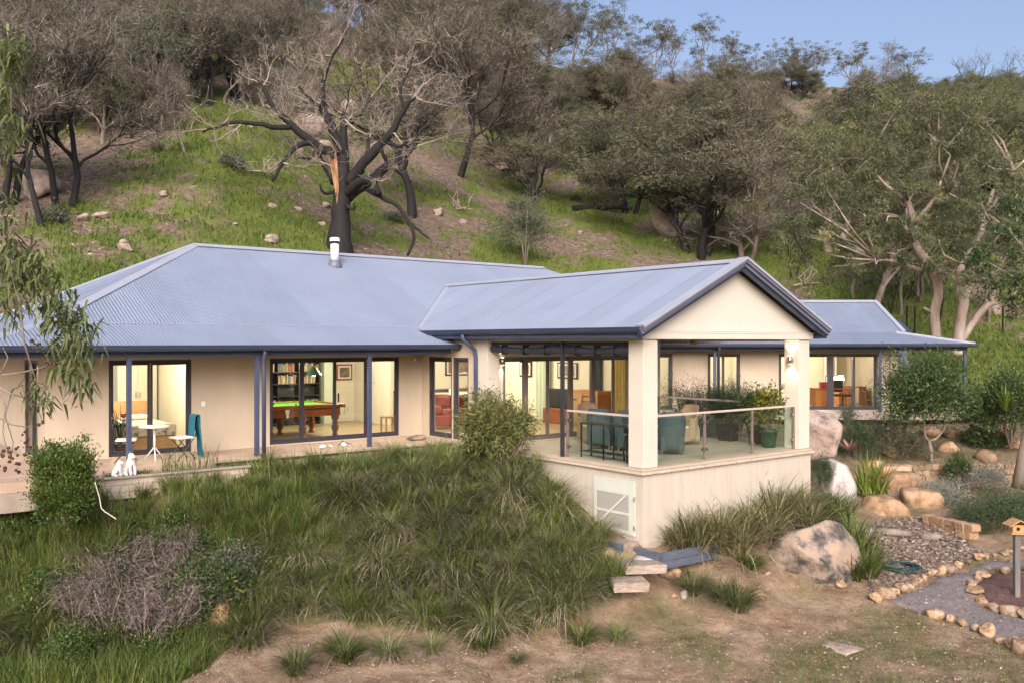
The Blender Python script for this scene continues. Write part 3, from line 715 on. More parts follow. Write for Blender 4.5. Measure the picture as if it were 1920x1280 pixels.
# balustrade
bal = hthing('glass_balustrade', 'frameless glass balustrade with steel posts along the terrace front', 'balustrade', 16.0, 12.55, 0)
def rail_run(root, T, pts, ends=True):
    a, b = Vector(pts[0]), Vector(pts[-1])
    MB(T).bar(a + Vector((0,0,1.0)), b + Vector((0,0,1.0)), .055, .045).build('handrail', M['handrail'], root, bevel=.008)
    for i, p in enumerate(pts):
        p = Vector(p); MB(T).box(p.x - .024, p.x + .024, p.y - .024, p.y + .024, 0, .975).build('post', M['bifold'], root, bevel=.004)
    for p, q in zip(pts[:-1], pts[1:]):
        p, q = Vector(p), Vector(q); t = (q - p).normalized()
        MB(T).bar(p + t * .05 + Vector((0,0,.515)), q - t * .05 + Vector((0,0,.515)), .01, .87).build('glass_panel', M['rail_glass'], root)
        for e, s in ((p, 1), (q, -1)):
            for z in (.22, .80):
                c = e + t * (s * .055) + Vector((0,0,z)); MB(T).box(c.x - .028, c.x + .028, c.y - .028, c.y + .028, z - .03, z + .03).build('clamp', M['steel'], root)
T1 = Matrix.Translation((-16.0, -12.55, 0))
rail_run(bal, T1, [(13.66, 12.55, 0), (15.22, 12.55, 0), (16.85, 12.55, 0), (18.42, 12.55, 0)])
bal2 = hthing('glass_balustrade', 'short glass balustrade between black steel post and left terrace pillar', 'balustrade', 13.33, 13.8, 0)
rail_run(bal2, Matrix.Translation((-13.33, -13.8, 0)), [(13.33, 14.78, 0), (13.33, 12.87, 0)])
bal3 = hthing('glass_balustrade', 'far glass balustrade behind the potted plants on the terrace', 'balustrade', 18.7, 15.0, 0)
rail_run(bal3, Matrix.Translation((-18.7, -15.0, 0)), [(18.7, 12.87, 0), (18.7, 14.3, 0), (18.7, 15.7, 0), (18.7, 17.05, 0)])

# roller blinds under the terrace beam
for (ya, yb, lb) in ((14.93, 17.44, 'rolled up dark blind between steel post and rear pillar'), (12.86, 14.78, 'rolled up dark blind between steel post and front pillar')):
    t = hthing('roller_blind', lb, 'blind', 13.30, (ya + yb) / 2, 2.2, group='terrace blinds')
    h = (yb - ya) / 2
    MB().grid(lambda a, b: ((.075 + .012 * math.sin(a * 9)) * math.cos(2 * math.pi * b), -h + 2 * h * a, .13 - .035 * math.sin(math.pi * a) + (.085 + .012 * math.sin(a * 7 + 1)) * math.sin(2 * math.pi * b)), 24, 14).build('fabric_roll', M['blind'], t, True)
    MB().box(-.05, .05, -h, h, .215, .295).build('head_rail', M['black'], t)
    for k in (-.6, 0, .62): MB().box(-.095, .095, h * k - .01, h * k + .01, .0, .215).build('strap', M['black'], t)

# ------------------------------------------------------------------ angled wing (parallel to the picture), world coordinates
E_D, E_Z, B_D, B_Z, R_D, R_Z = 32.0, 2.42, 33.5, 2.83, 36.2, 4.09
WL, WR = 3.0, 14.4
wroof = WB().box(WL, WR, R_D - .03, R_D + .03, R_Z - .15, R_Z - .03).build('wing_roof', M['wood_tan'], house)
wp = (R_Z - B_Z) / (R_D - B_D); wlen = (R_D - B_D) * math.hypot(1, wp)
sheets(wroof, WT, (WL, B_D, B_Z), (1,0,0), (0,1,wp), WR - WL, pl([(0,0),(1,0)]), pl([(0,wlen),(1,wlen)]), M['roof'])
sheets(wroof, WT, (WL, 2*R_D - B_D, B_Z), (1,0,0), (0,-1,wp), WR - WL, pl([(0,0),(1,0)]), pl([(0,wlen),(1,wlen)]), M['roof'], sheet=3.05)
vp2 = (B_Z - E_Z) / (B_D - E_D); vl2 = (B_D - E_D) * math.hypot(1, vp2)
VE = 16.3
sheets(wroof, WT, (WL, E_D, E_Z), (1,0,0), (0,1,vp2), VE - WL, pl([(0,0),(1,0)]), pl([(0,vl2),(WR - .25 - WL,vl2),(VE-WL,0)]), M['roof'])
rp = (B_Z - E_Z) / (VE - WR + .25); rl = (VE - WR + .25) * math.hypot(1, rp)
sheets(wroof, WT, (VE, E_D, E_Z), (0,1,0), (-1,0,rp), 6.5, pl([(0,0),(1,0)]), pl([(0,0),(B_D-E_D,rl),(20,rl)]), M['roof'])
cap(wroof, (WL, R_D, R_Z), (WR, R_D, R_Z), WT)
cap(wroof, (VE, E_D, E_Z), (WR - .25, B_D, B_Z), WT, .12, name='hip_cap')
for s in (-1, 1):
    WB().bar((WR + .03, R_D, R_Z + .03), (WR + .03, R_D + s * (R_D - B_D), B_Z + .03), .16, .05).build('barge_cap', M['cap'], wroof)
    WB().bar((WR + .05, R_D, R_Z - .09), (WR + .05, R_D + s * (R_D - B_D), B_Z - .09), .04, .18).build('barge_board', M['trim'], wroof)
m = WB(); m.prism([(B_D + .1, B_Z - .1), (2*R_D - B_D - .1, B_Z - .1), (R_D, R_Z - .12)], lambda y, z: (WR - .12, y, z), lambda y, z: (WR - .04, y, z)); m.build('wing_gable', M['render'], house)
gutter(WT, (WL, E_D + .03, E_Z - .005), (VE + .05, E_D + .03, E_Z - .005))
gutter(WT, (VE - .03, E_D - .05, E_Z - .005), (VE - .03, E_D + 6.4, E_Z - .005))
WB().box(WL, VE - .1, 32.36, 32.44, 2.17, 2.33).build('verandah_beam', M['trim'], house, bevel=.006)
WB().box(VE - .20, VE - .12, 32.45, 38.3, 2.17, 2.33).build('verandah_beam', M['trim'], house)
for u in (7.22, 13.1, 16.12):
    WB().box(u - .05, u + .05, 32.35, 32.44, -.25, 2.165).build('verandah_post', M['trim'], house, bevel=.005)
WB().tube([(7.30, 32.0, 2.3), (7.30, 32.1, 2.2), (7.34, 32.3, 2.05), (7.34, 32.3, -.2)], .045, 8).build('downpipe', M['trim'], house, True)
WB().box(3.0, 16.4, 32.3, 33.19, -.27, 0).build('wing_slab', M['sill'], house, bevel=.01)
WB().box(WL, 14.1, 33.19, 33.6, 2.36, 2.39).build('soffit', M['gable'], house)
WY = 33.2
m = WB(); wall_run(m, 'x', 3.2, 14.1, WY, WY + .2, -.5, 2.4, [(4.7, 5.86, .02, 2.06), (7.14, 8.33, .02, 2.06), (9.73, 13.35, .02, 2.06)]); m.build('wing_wall', M['render'], house)
WB().box(13.95, 14.15, WY + .201, 39.0, -.5, 2.8).build('wing_end_wall', M['render'], house)
WB().box(3.2, 14.1, 38.8, 39.0, -.5, 2.4).build('wing_back_wall', M['render'], house)
window(WT, 'x', 4.7, 5.86, WY + .03, .02, 2.06, [], 'window', fw=.09)
window(WT, 'x', 7.14, 8.33, WY + .03, .02, 2.06, [7.55, 7.72], 'window', fw=.07)
window(WT, 'x', 9.73, 13.35, WY + .03, .02, 2.06, [11.62, 12.5], 'sliding_door', fw=.07, handle=11.62)
WB().box(11.50, 11.74, WY + .005, WY + .03, .05, 2.03).build('mullion', M['frame'], house)
WB().box(8.95, 9.03, WY - .012, WY - .001, .72, .80).build('wall_switch', M['white'], house)
# roof edge of an outbuilding behind the wing
ob = thing('shed', 'low shed with dark blue roof edge behind the wing', 'shed', (17.55, 41.5, .55))
MB().box(-.5, .5, 0, 2.2, -.6, 2.4).build('wall', M['trim'], ob)
MB().prism([(-.2, 2.40), (2.4, 2.40), (1.1, 2.95)], lambda y, z: (-.6, y, z), lambda y, z: (.6, y, z)).build('roof', M['trim'], ob)

# ------------------------------------------------------------------ rooms
HB().box(4.34, 18.69, 20.63, 25.4, -.1, .035).build('inner_floor', M['int_floor'], house)
HB().box(13.41, 18.69, 17.76, 20.629, -.1, .035).build('inner_floor', M['int_floor'], house)
HB().box(4.34, 18.69, 20.63, 25.4, 2.40, 2.43).build('inner_ceiling', M['ceiling'], house)
HB().box(13.41, 18.69, 17.76, 20.629, 2.40, 2.43).build('inner_ceiling', M['ceiling'], house)
HB().box(4.34, 18.69, 25.401, 25.5, 0, 2.4).build('partition', M['int_wall'], house)
HB().box(7.75, 7.85, 20.63, 25.4, .036, 2.399).build('partition', M['int_wall'], house)
HB().box(7.851, 8.6, 24.4, 24.5, .036, 2.399).build('partition', M['int_green'], house)
HB().box(12.62, 13.0, 24.9, 25.40, .036, 2.2).build('cupboard', M['int_green'], house)
HB().box(13.9, 14.0, 23.2, 25.40, .036, 2.399).build('partition', M['int_wall'], house)
HB().box(18.60, 18.69, 20.63, 25.4, .036, 2.399).build('partition', M['int_wall'], house)
HB().box(18.60, 18.69, 17.76, 20.6, .036, 2.399).build('partition', M['int_wall'], house)
HB().box(13.21, 13.40, 20.40, 20.62, .036, 2.399).build('partition', M['int_wall'], house)
for i, (x0, x1, y0, y1) in enumerate([(9.2, 13.4, 25.385, 25.40)]):
    HB().box(x0, x1, y0, y1, .04, .14).build('skirting', M['white'], house)
WB().box(3.3, 13.94, 33.41, 37.4, -.1, .02).build('inner_floor', M['int_floor'], house)
WB().box(3.3, 13.94, 33.41, 37.4, 2.33, 2.36).build('inner_ceiling', M['ceiling'], house)
WB().box(3.3, 13.94, 37.401, 37.5, -.1, 2.33).build('partition', M['int_wall'], house)
WB().box(6.4, 6.5, 33.41, 37.4, .02, 2.33).build('partition', M['int_wall'], house)
WB().box(9.0, 9.1, 33.41, 37.4, .02, 2.33).build('partition', M['int_wall'], house)

def ceiling_light(loc, watts, label, rad=.12, colr=(1, .89, .70)):
    t = thing('ceiling_light', label, 'light', loc, 0, 'ceiling lights inside the rooms')
    MB().lathe([(.10, -.035), (.13, -.02), (.13, 0)], (0,0,0), 16).build('diffuser', M['lamp_glow'], t, True)
    ld = bpy.data.lights.new('room_light', 'POINT'); ld.energy = watts; ld.shadow_soft_size = rad; ld.color = colr
    lo = bpy.data.objects.new('room_light', ld); lo.location = (0, 0, -.22); lo.parent = t; col.objects.link(lo)
K = 1.5
ceiling_light(hw(6.1, 22.6, 2.395), 95*K, 'round ceiling light glowing in the bedroom with the sliding door')
ceiling_light(hw(12.2, 22.6, 2.395), 75*K, 'round ceiling light near the bookshelf end of the billiard room')
ceiling_light(hw(9.0, 22.2, 2.395), 50*K, 'round ceiling light over the left of the billiard room')
ceiling_light(hw(16.6, 22.8, 2.395), 85*K, 'round ceiling light at the back of the living room')
ceiling_light(hw(15.8, 19.2, 2.395), 55*K, 'round ceiling light behind the folding glass doors')
ceiling_light((5.0, 35.3, 2.325), 60*K, 'round ceiling light in the first room of the far wing')
ceiling_light((7.8, 35.3, 2.325), 60*K, 'round ceiling light in the narrow middle room of the wing')
ceiling_light((11.4, 35.4, 2.325), 95*K, 'round ceiling light over the office desks')

def sconce(X, Y, z, rz, label, watts):
    t = hthing('wall_sconce', label, 'lamp', X, Y, z, rz, 'up and down wall sconces')
    MB().box(-.05, .05, -.022, 0, -.05, .05).build('bracket', M['steel'], t)
    MB().lathe([(.045, -.09), (.045, .09)], (0, -.07, 0), 16).build('cylinder', M['steel'], t, True)
    for s in (1, -1):
        MB().lathe([(.038, 0), (.036, .006)], (0, -.07, .0905 if s > 0 else -.0965), 16).build('lens', M['lamp_glow'], t)
        ld = bpy.data.lights.new('sconce_light', 'SPOT'); ld.energy = watts; ld.spot_size = math.radians(110); ld.spot_blend = .6; ld.shadow_soft_size = .03; ld.color = (1, .88, .68)
        lo = bpy.data.objects.new('sconce_light', ld); lo.location = (0, -.08, s * .115); lo.rotation_euler = (math.pi if s > 0 else 0, 0, 0); lo.parent = t; col.objects.link(lo)
sconce(18.445, 12.62, 2.07, -math.pi/2, 'lit steel up and down light on the right front terrace pillar', 9)
sconce(13.66, 17.585, 2.02, 0, 'lit steel up and down light beside the folding doors', 6)

def picture(X, Y, z, w, h, rz, label, cm, frame='wood_tan'):
    t = hthing('picture', label, 'picture', X, Y, z, rz, 'framed pictures on the inner walls')
    MB().box(-w/2, w/2, -.03, 0, -h/2, h/2).build('frame', M[frame], t)
    MB().box(-w/2+.05, w/2-.05, -.036, -.031, -h/2+.05, h/2-.05).build('mount', M['cushion'], t)
    MB().box(-w/2+.11, w/2-.11, -.042, -.037, -h/2+.10, h/2-.10).build('print', cm, t)
art1 = mk('print_dark', None, .6, stops=[(.3,(.05,.06,.03)),(.5,(.16,.13,.08)),(.7,(.30,.26,.18))], scale=6)
art2 = mk('print_blue', None, .6, stops=[(.3,(.05,.09,.16)),(.5,(.30,.16,.12)),(.7,(.20,.26,.30))], scale=8)
art3 = mk('print_red', None, .6, stops=[(.35,(.50,.47,.40)),(.55,(.10,.12,.07)),(.68,(.40,.03,.02))], scale=9)
picture(13.55, 25.395, 1.55, .55, .5, 0, 'dark framed picture on the billiard room wall right of the green panel', art1, 'wood_red')
picture(13.89, 24.35, 1.65, .5, .75, -math.pi/2, 'pale print with red flowers on the billiard room side wall', art3, 'white')
picture(15.0, 25.395, 1.6, .45, .5, 0, 'small dark picture above the red sofa in the living room', art1, 'wood_red')
picture(17.9, 25.395, 1.65, 1.1, .6, 0, 'wide colourful picture on the back wall of the living room', art2, 'black')
picture(5.9, 25.395, 1.55, .4, .7, 0, 'gilt framed picture on the bedroom wall', art3, 'wood_orange')
picture(18.585, 20.6, 1.62, .9, .5, -math.pi/2, 'wide colourful print on the living room side wall behind the folding doors', art2, 'black')
picture(18.585, 22.6, 1.62, .6, .5, -math.pi/2, 'dark landscape print at the far end of the living room side wall', art1, 'black')
for X_, Y_, w_, mt_, lb_ in ((18.50, 19.25, .35, 'wicker', 'dark teal curtain panel inside the living room'), (18.50, 18.35, .5, 'curtain_gold', 'golden curtain panel in the right corner of the living room'), (18.50, 21.7, .7, 'int_green', 'pale green curtain panel inside the living room')):
    o = MB().grid(lambda a, b: (.03*math.sin(a*26), -w_/2 + w_*a, 2.25*b), 36, 2).build('curtain', M[mt_], None, True); o.location = hw(X_, Y_, .05); o.rotation_euler = (0, 0, TH); tag(o, lb_, 'curtain')
tvu = hthing('television', 'black television on a low stand in the living room', 'television', 18.25, 20.55, .036, -math.pi/2)
MB().box(-.6, .6, -.2, .2, 0, .45).build('stand', M['wood_red'], tvu, bevel=.01); MB().box(-.5, .5, -.03, .03, .46, 1.05).build('screen', M['black'], tvu, bevel=.008)
def wpicture(u, d, z, w, h, label, cm, frame):
    t = thing('picture', label, 'picture', (u, d, z), 0, 'framed pictures on the inner walls')
    MB().box(-w/2, w/2, -.03, 0, -h/2, h/2).build('frame', M[frame], t)
    MB().box(-w/2+.06, w/2-.06, -.036, -.031, -h/2+.06, h/2-.06).build('print', cm, t)
wpicture(13.0, 37.395, 1.6, .35, .6, 'narrow framed picture on the office wall behind the desks', art3, 'wood_tan')
wpicture(5.7, 37.395, 1.6, .35, .45, 'small framed picture in the first room of the wing', art3, 'white')

# bookshelf with books
bs = hthing('bookshelf', 'tall black bookshelf full of books in the billiard room', 'bookshelf', 11.55, 25.05, .036)
W_, D_ = 2.0, .32
m = MB(); m.box(-W_/2, W_/2, D_-.02, D_, 0, 2.15); m.build('back_panel', M['shelf'], bs)
for z in (.05, .45, .85, 1.2, 1.55, 1.9, 2.13): MB().box(-W_/2+.02, W_/2-.02, 0, D_-.021, z, z + .025).build('shelf_board', M['shelf'], bs)
for x in (-W_/2, -W_/2 + .66, -W_/2 + 1.32, W_/2 - .02): MB().box(x, x + .02, 0, D_-.021, 0, 2.129).build('upright', M['shelf'], bs)
bookc = [mk('book_%s' % n, c, .6, .2, 8) for n, c in (('cream', (.55,.48,.36)), ('green', (.16,.20,.12)), ('rust', (.35,.13,.07)), ('blue', (.14,.20,.26)), ('ochre', (.42,.32,.15)))]
bk = random.Random(3)
bkmesh = {}
for zi, z in enumerate((.475, 1.225, 1.575)):
    for bay in range(3):
        x = -W_/2 + .66 * bay + .03; end = x + .60 - bk.random() * .15
        while x < end:
            w = bk.uniform(.03, .055); h = bk.uniform(.2, .29); ci = bk.randrange(5)
            key = (round(w, 2), round(h, 2), ci)
            if key not in bkmesh: bkmesh[key] = MB().box(0, key[0] - .004, 0, .2, 0, key[1]).mesh('book', bookc[ci])
            o = link('book', bkmesh[key]); o.location = bs.matrix_basis @ Vector((0,0,0)); 
            lo_ = Vector((x, .03, z)); wp_ = hw(11.55, 25.05, .036) + Vector((lo_.x * CT - lo_.y * ST, lo_.x * ST + lo_.y * CT, lo_.z))
            o.location = wp_; o.rotation_euler = (0, bk.choice([0, 0, 0, .12]), TH)
            tag(o, 'old book standing in the black bookshelf of the billiard room', 'book', 'books on the black bookshelf')
            x += key[0] + (.02 if bk.random() < .2 else 0)

# billiard table
bt = hthing('billiard_table', 'red wood billiard table with green cloth and turned legs', 'billiard table', 9.75, 22.1, .036)
LX, LY = 1.62, .88
MB().box(-LX+.1, LX-.1, -LY+.1, LY-.1, .56, .76).build('apron', M['wood_red'], bt, bevel=.01)
MB().box(-LX+.06, LX-.06, -LY+.06, LY-.06, .765, .815).build('bed', M['felt'], bt)
for (x0, x1, y0, y1) in ((-LX, LX, -LY, -LY+.12), (-LX, LX, LY-.12, LY), (-LX, -LX+.12, -LY+.121, LY-.121), (LX-.12, LX, -LY+.121, LY-.121)):
    MB().box(x0, x1, y0, y1, .77, .86).build('cushion_rail', M['wood_red'], bt, bevel=.012)
for (x0, x1, y0, y1) in ((-LX+.12, LX-.12, -LY+.121, -LY+.18), (-LX+.12, LX-.12, LY-.18, LY-.121)):
    MB().box(x0, x1, y0, y1, .816, .855).build('cushion', M['felt'], bt)
lp = [(.06, 0), (.09, .02), (.075, .06), (.05, .1), (.085, .18), (.10, .27), (.06, .33), (.09, .36), (.055, .40), (.10, .48), (.11, .60)]
for x in (-LX+.2, -.5, .5, LX-.2):
    for y in (-LY+.2, LY-.2): MB().lathe(lp, (x, y, 0), 14).build('leg', M['wood_red'], bt, True)
for x in (-LX, 0, LX):
    MB().grid(lambda a, b: (x + .06 * (1 - .5*b) * math.cos(2*math.pi*a), -LY - .01 + .06 * (1 - .5*b) * math.sin(2*math.pi*a), .77 - .2 * b), 10, 4).build('pocket_net', M['cushion'], bt, True)
ballm = [M['white'], mk('ball_red', (.4,.02,.02), .2), mk('ball_black', (.01,.01,.01), .2)]
for i, (x, y, k) in enumerate(((-.3, -.3, 0), (.55, -.2, 1), (.15, .3, 2))):
    p = hw(9.75 + x, 22.1 + y, .036 + .842); mm = MB(); mm.grid(lambda a, b: (.026*math.sin(math.pi*b)*math.cos(2*math.pi*a), .026*math.sin(math.pi*b)*math.sin(2*math.pi*a), -.026*math.cos(math.pi*b)), 10, 8)
    o = mm.build('billiard_ball', ballm[k], None, True); o.location = p; tag(o, '%s billiard ball on the green cloth' % ('white', 'red', 'black')[k], 'ball', 'balls on the billiard table')
for i, (X, Y, lb) in enumerate(((9.35, 21.7, 'green metal lamp shade hanging over the left part of the billiard table'), (10.85, 22.0, 'green metal lamp shade hanging over the right end of the billiard table'))):
    t = hthing('pendant_lamp', lb, 'lamp', X, Y, 1.62, group='billiard lamps')
    MB().lathe([(.22, 0), (.215, .01), (.05, .22), (.03, .25)], (0,0,0), 20).build('lamp_shade', mk('shade_green%d' % i, (.03,.10,.06), .3), t, True)
    MB().tube([(0,0,.25), (0,0,.775)], .008, 6).build('cord', M['black'], t)
    MB().lathe([(.03, -.01), (.05, .02), (.03, .06)], (0,0,-.02), 10).build('bulb', M['lamp_glow'], t)
# stools / side tables
def stool(X, Y, label, mat='wood_tan', h=.48):
    t = hthing('stool', label, 'stool', X, Y, .036)
    MB().box(-.2, .2, -.16, .16, h - .04, h).build('seat', M[mat], t, bevel=.008)
    for x in (-.17, .17):
        for y in (-.13, .13): MB().box(x-.02, x+.02, y-.02, y+.02, 0, h - .041).build('leg', M[mat], t)
stool(12.55, 21.0, 'small tan timber stool inside the right billiard room door')
# bed
bd = hthing('bed', 'double bed with floral cover in the bedroom', 'bed', 6.2, 22.5, .036)
fl_m = mk('floral', None, .9, stops=[(.36,(.10,.11,.09)),(.46,(.50,.44,.34)),(.62,(.66,.58,.46)),(.72,(.30,.17,.09))], scale=7)
MB().box(-.9, .9, -1.0, 1.0, .0, .28).build('base', M['wood_tan'], bd)
MB().box(-.92, .92, -1.02, 1.0, .285, .56).build('mattress', fl_m, bd, bevel=.06, seg=3)
MB().box(-.9, .9, 1.005, 1.06, 0, 1.0).build('headboard', M['wood_tan'], bd)
for x in (-.45, .45): MB().box(x - .3, x + .3, .5, .95, .561, .68).build('pillow', M['cushion'], bd, bevel=.05, seg=3)
MB().box(-.94, -.1, -1.03, -.2, .562, .60).build('throw', mk('throw_dark', (.05,.075,.06), .95), bd, bevel=.02)
vase = hthing('flower_plant', 'potted plant with red flower standing behind the bedroom door', 'plant', 5.75, 21.1, .036)
MB().lathe([(.10, 0), (.14, .2), (.12, .22)], (0,0,0), 14).build('pot', M['pot_black'], vase, True)
m = MB()
for k in range(7):
    a = k * .9; m.tube([(0,0,.2), (.08*math.cos(a), .08*math.sin(a), .6), (.2*math.cos(a), .2*math.sin(a), .85 + .05*k)], [.012,.01,.004], 5)
    c, s = math.cos(a), math.sin(a); m.add([(.08*c,.08*s,.6),(.25*c-.05*s,.25*s+.05*c,.75),(.42*c,.42*s,.70),(.25*c+.05*s,.25*s-.05*c,.73)], [(0,1,2,3)])
m.build('foliage', mk('indoor_leaf', (.03,.07,.03), .4), vase)
MB().lathe([(.01, 0), (.08, .05), (.06, .1), (.02, .11)], (.05, -.1, .78), 10).build('flower', mk('flower_red', (.6,.04,.02), .5), vase, True)
# bedroom wardrobe / door
wd = hthing('wardrobe', 'white panelled wardrobe at the back of the bedroom', 'wardrobe', 7.2, 25.1, .036)
MB().box(-.5, .5, -.28, .28, 0, 2.2).build('body', M['white'], wd)
for s in (-1, 1):
    d_ = MB().box(min(0, s*.49)+.005, max(0, s*.49)-.005, -.30, -.281, .06, 2.16).build('door', M['int_wall'], wd, bevel=.006); MB().box(s*.05-.008, s*.05+.008, -.33, -.301, 1.0, 1.15).build('handle', M['steel'], d_)
# sofas
def sofa(X, Y, rz, w, label):
    t = hthing('sofa', label, 'sofa', X, Y, .036, rz, 'red leather sofas')
    MB().box(-w/2, w/2, -.45, .45, .08, .42).build('base', M['red_leather'], t, bevel=.05, seg=3)
    n = max(1, int(w / .7)); cw = (w - .44) / n
    for k in range(n):
        x = -w/2 + .22 + cw * k
        MB().box(x + .01, x + cw - .01, -.44, .2, .421, .56).build('seat_cushion', M['red_leather'], t, bevel=.05, seg=3)
        MB().box(x + .01, x + cw - .01, .12, .40, .561, .95).build('back_cushion', M['red_leather'], t, bevel=.09, seg=3)
    MB().box(-w/2 + .2, w/2 - .2, .28, .46, .425, .90).build('backrest', M['red_leather'], t, bevel=.06, seg=3)
    for s in (-1, 1): MB().box(s*(w/2-.12)-.12, s*(w/2-.12)+.12, -.46, .44, .425, .66).build('arm', M['red_leather'], t, bevel=.08, seg=3)
    return t
sofa(15.3, 21.5, -.2, 2.1, 'red leather sofa seen through the corner glass door')
sofa(14.55, 19.0, math.pi/2, 1.7, 'red leather sofa just behind the left folding door panel')
pil = hthing('scatter_cushion', 'dark and cream cushion propped on the red sofa', 'cushion', 15.5, 21.45, .62)
MB().box(-.2, .2, -.06, .06, 0, .38).build('cover', M['black'], pil, bevel=.05, seg=3)
MB().box(-.03, .03, -.066, -.0601, .05, .34).build('stripe', M['cushion'], pil)
# sideboard with dishes in the living room
sb = hthing('kitchen_bench', 'dark topped kitchen bench at the back of the living room', 'bench', 16.2, 24.4, .036)
MB().box(-1.5, 1.5, -.3, .3, 0, .88).build('cabinet', M['int_wall'], sb); MB().box(-1.55, 1.55, -.35, .33, .881, .93).build('benchtop', M['black'], sb, bevel=.006)
for i, x in enumerate((-1.2, -.7, .3)):
    t = hthing('bar_stool', ('bar stool at the left end of the kitchen bench', 'second bar stool along the kitchen bench', 'bar stool right of the middle of the kitchen bench')[i], 'stool', 16.2 + x, 23.85, .036, group='kitchen bar stools')
    MB().box(-.18, .18, -.18, .18, .62, .67).build('seat', M['black'], t, bevel=.02); MB().box(-.18, .18, -.19, -.15, .671, .98).build('backrest', M['white' if i else 'black'], t, bevel=.02)
    for a in (-.15, .15):
        for b in (-.14, .14): MB().tube([(a*.9, b*.9, .62), (a*1.15, b*1.15, 0)], .012, 6).build('leg', M['steel'], t)
cb = hthing('timber_cabinet', 'honey timber cabinet against the right wall of the living room', 'cabinet', 18.3, 19.3, .036)
MB().box(-.28, .28, -.6, .6, 0, 1.05).build('body', M['wood_orange'], cb, bevel=.01)
for y in (-.58, .01): MB().box(-.295, -.281, y, y + .57, .08, .98).build('door', M['wood_tan'], cb, bevel=.006)
dc = hthing('dining_chair', 'light timber dining chair behind the folding doors near the pillar', 'chair', 17.55, 18.6, .036, 2.4)
for x in (-.2, .2):
    MB().tube([(x, -.2, 0), (x, -.2, .44)], .018, 6).build('leg', M['wood_orange'], dc); MB().tube([(x, .2, 0), (x, .22, .5), (x*.9, .27, .98)], .018, 6).build('leg', M['wood_orange'], dc)
MB().box(-.22, .22, -.22, .2, .441, .475).build('seat', M['wood_orange'], dc, bevel=.01)
for z in (.62, .78, .92): MB().box(-.185, .185, .235, .255, z, z + .05).build('back_slat', M['wood_orange'], dc)
# office
def desk(u, d, w, label, rz=0):
    t = thing('desk', label, 'desk', (u, d, .02), rz, 'office desks')
    MB().box(-w/2, w/2, -.35, .35, .70, .74).build('desktop', M['wood_red'], t, bevel=.005)
    MB().box(-w/2+.03, -w/2+.48, -.33, .32, .04, .699).build('drawer_unit', M['wood_orange'], t)
    for z in (.08, .29, .5): MB().box(-w/2+.045, -w/2+.465, -.345, -.331, z, z + .19).build('drawer', M['wood_orange'], t, bevel=.004)
    MB().box(w/2-.06, w/2-.02, -.33, .32, 0, .699).build('side_panel', M['wood_orange'], t)
desk(10.4, 34.9, 1.3, 'orange timber desk left of the dark office mullion'); desk(12.05, 34.3, 1.5, 'orange timber desk right of the dark office mullion')
desk(13.2, 35.6, 1.1, 'orange timber desk in the right corner of the office')
def small(name, label, cat, loc, mb, mat, rz=0, **k):
    o = mb.build(name, M[mat] if isinstance(mat, str) else mat, None, **k); o.location = loc; o.rotation_euler = (0, 0, rz); return tag(o, label, cat)
small('red_box', 'red box on the desk right of the office mullion', 'box', (11.75, 34.2, .762), MB().box(-.17,.17,-.12,.12,0,.22).box(-.18,.18,-.13,.13,.19,.225), mk('box_red', (.35,.02,.03), .4))
lp_ = thing('desk_lamp', 'white shaded lamp glowing on the office desk', 'lamp', (12.45, 34.45, .762))
MB().lathe([(.07,0),(.07,.02),(.012,.03),(.012,.3)], (0,0,0), 12).build('stand', M['steel'], lp_); MB().lathe([(.13,.28),(.08,.46),(.075,.46)], (0,0,0), 16).build('lamp_shade', M['lamp_glow'], lp_, True)
mo = thing('monitor', 'dark computer monitor on the right office desk', 'monitor', (12.1, 34.45, .762), .3)
MB().box(-.26,.26,-.02,.02,.12,.45).build('panel', M['black'], mo, bevel=.006); MB().box(-.03,.03,-.01,.03,.0,.13).build('stand', M['black'], mo); MB().box(-.24,.24,-.024,-.0205,.14,.43).build('display', M['screen'], mo)
pr = thing('printer', 'pale grey printer on the left office desk', 'printer', (10.2, 34.85, .762))
MB().box(-.22,.22,-.18,.18,0,.16).build('body', M['white'], pr, bevel=.02); MB().box(-.16,.16,-.24,-.181,.05,.065).build('tray', M['barge'], pr)
oc = thing('office_chair', 'black office chair between the desks', 'chair', (12.3, 33.85, .02), .4)
MB().lathe([(.03,0),(.03,.42)], (0,0,.06), 8).build('column', M['black'], oc); MB().box(-.23,.23,-.23,.23,.45,.53).build('seat', M['black'], oc, bevel=.03); MB().box(-.21,.21,.2,.26,.6,1.05).build('backrest', M['black'], oc, bevel=.03)
for k in range(5):
    a = k * 2 * math.pi / 5; MB().bar((0,0,.07), (.28*math.cos(a), .28*math.sin(a), .05), .04, .03).build('foot', M['black'], oc)
for i, (u, w, lb) in enumerate(((9.9, .6, 'grey green curtain at the left end of the office glazing'), (12.9, .5, 'pale curtain hanging at the right end of the office'))):
    o = MB().grid(lambda a, b: (-w/2 + w*a, .03*math.sin(a*30), 2.2*b), 40, 2).build('curtain', M['int_green' if i == 0 else 'cushion'], None, True); o.location = (u, 36.9, .05); tag(o, lb, 'curtain')

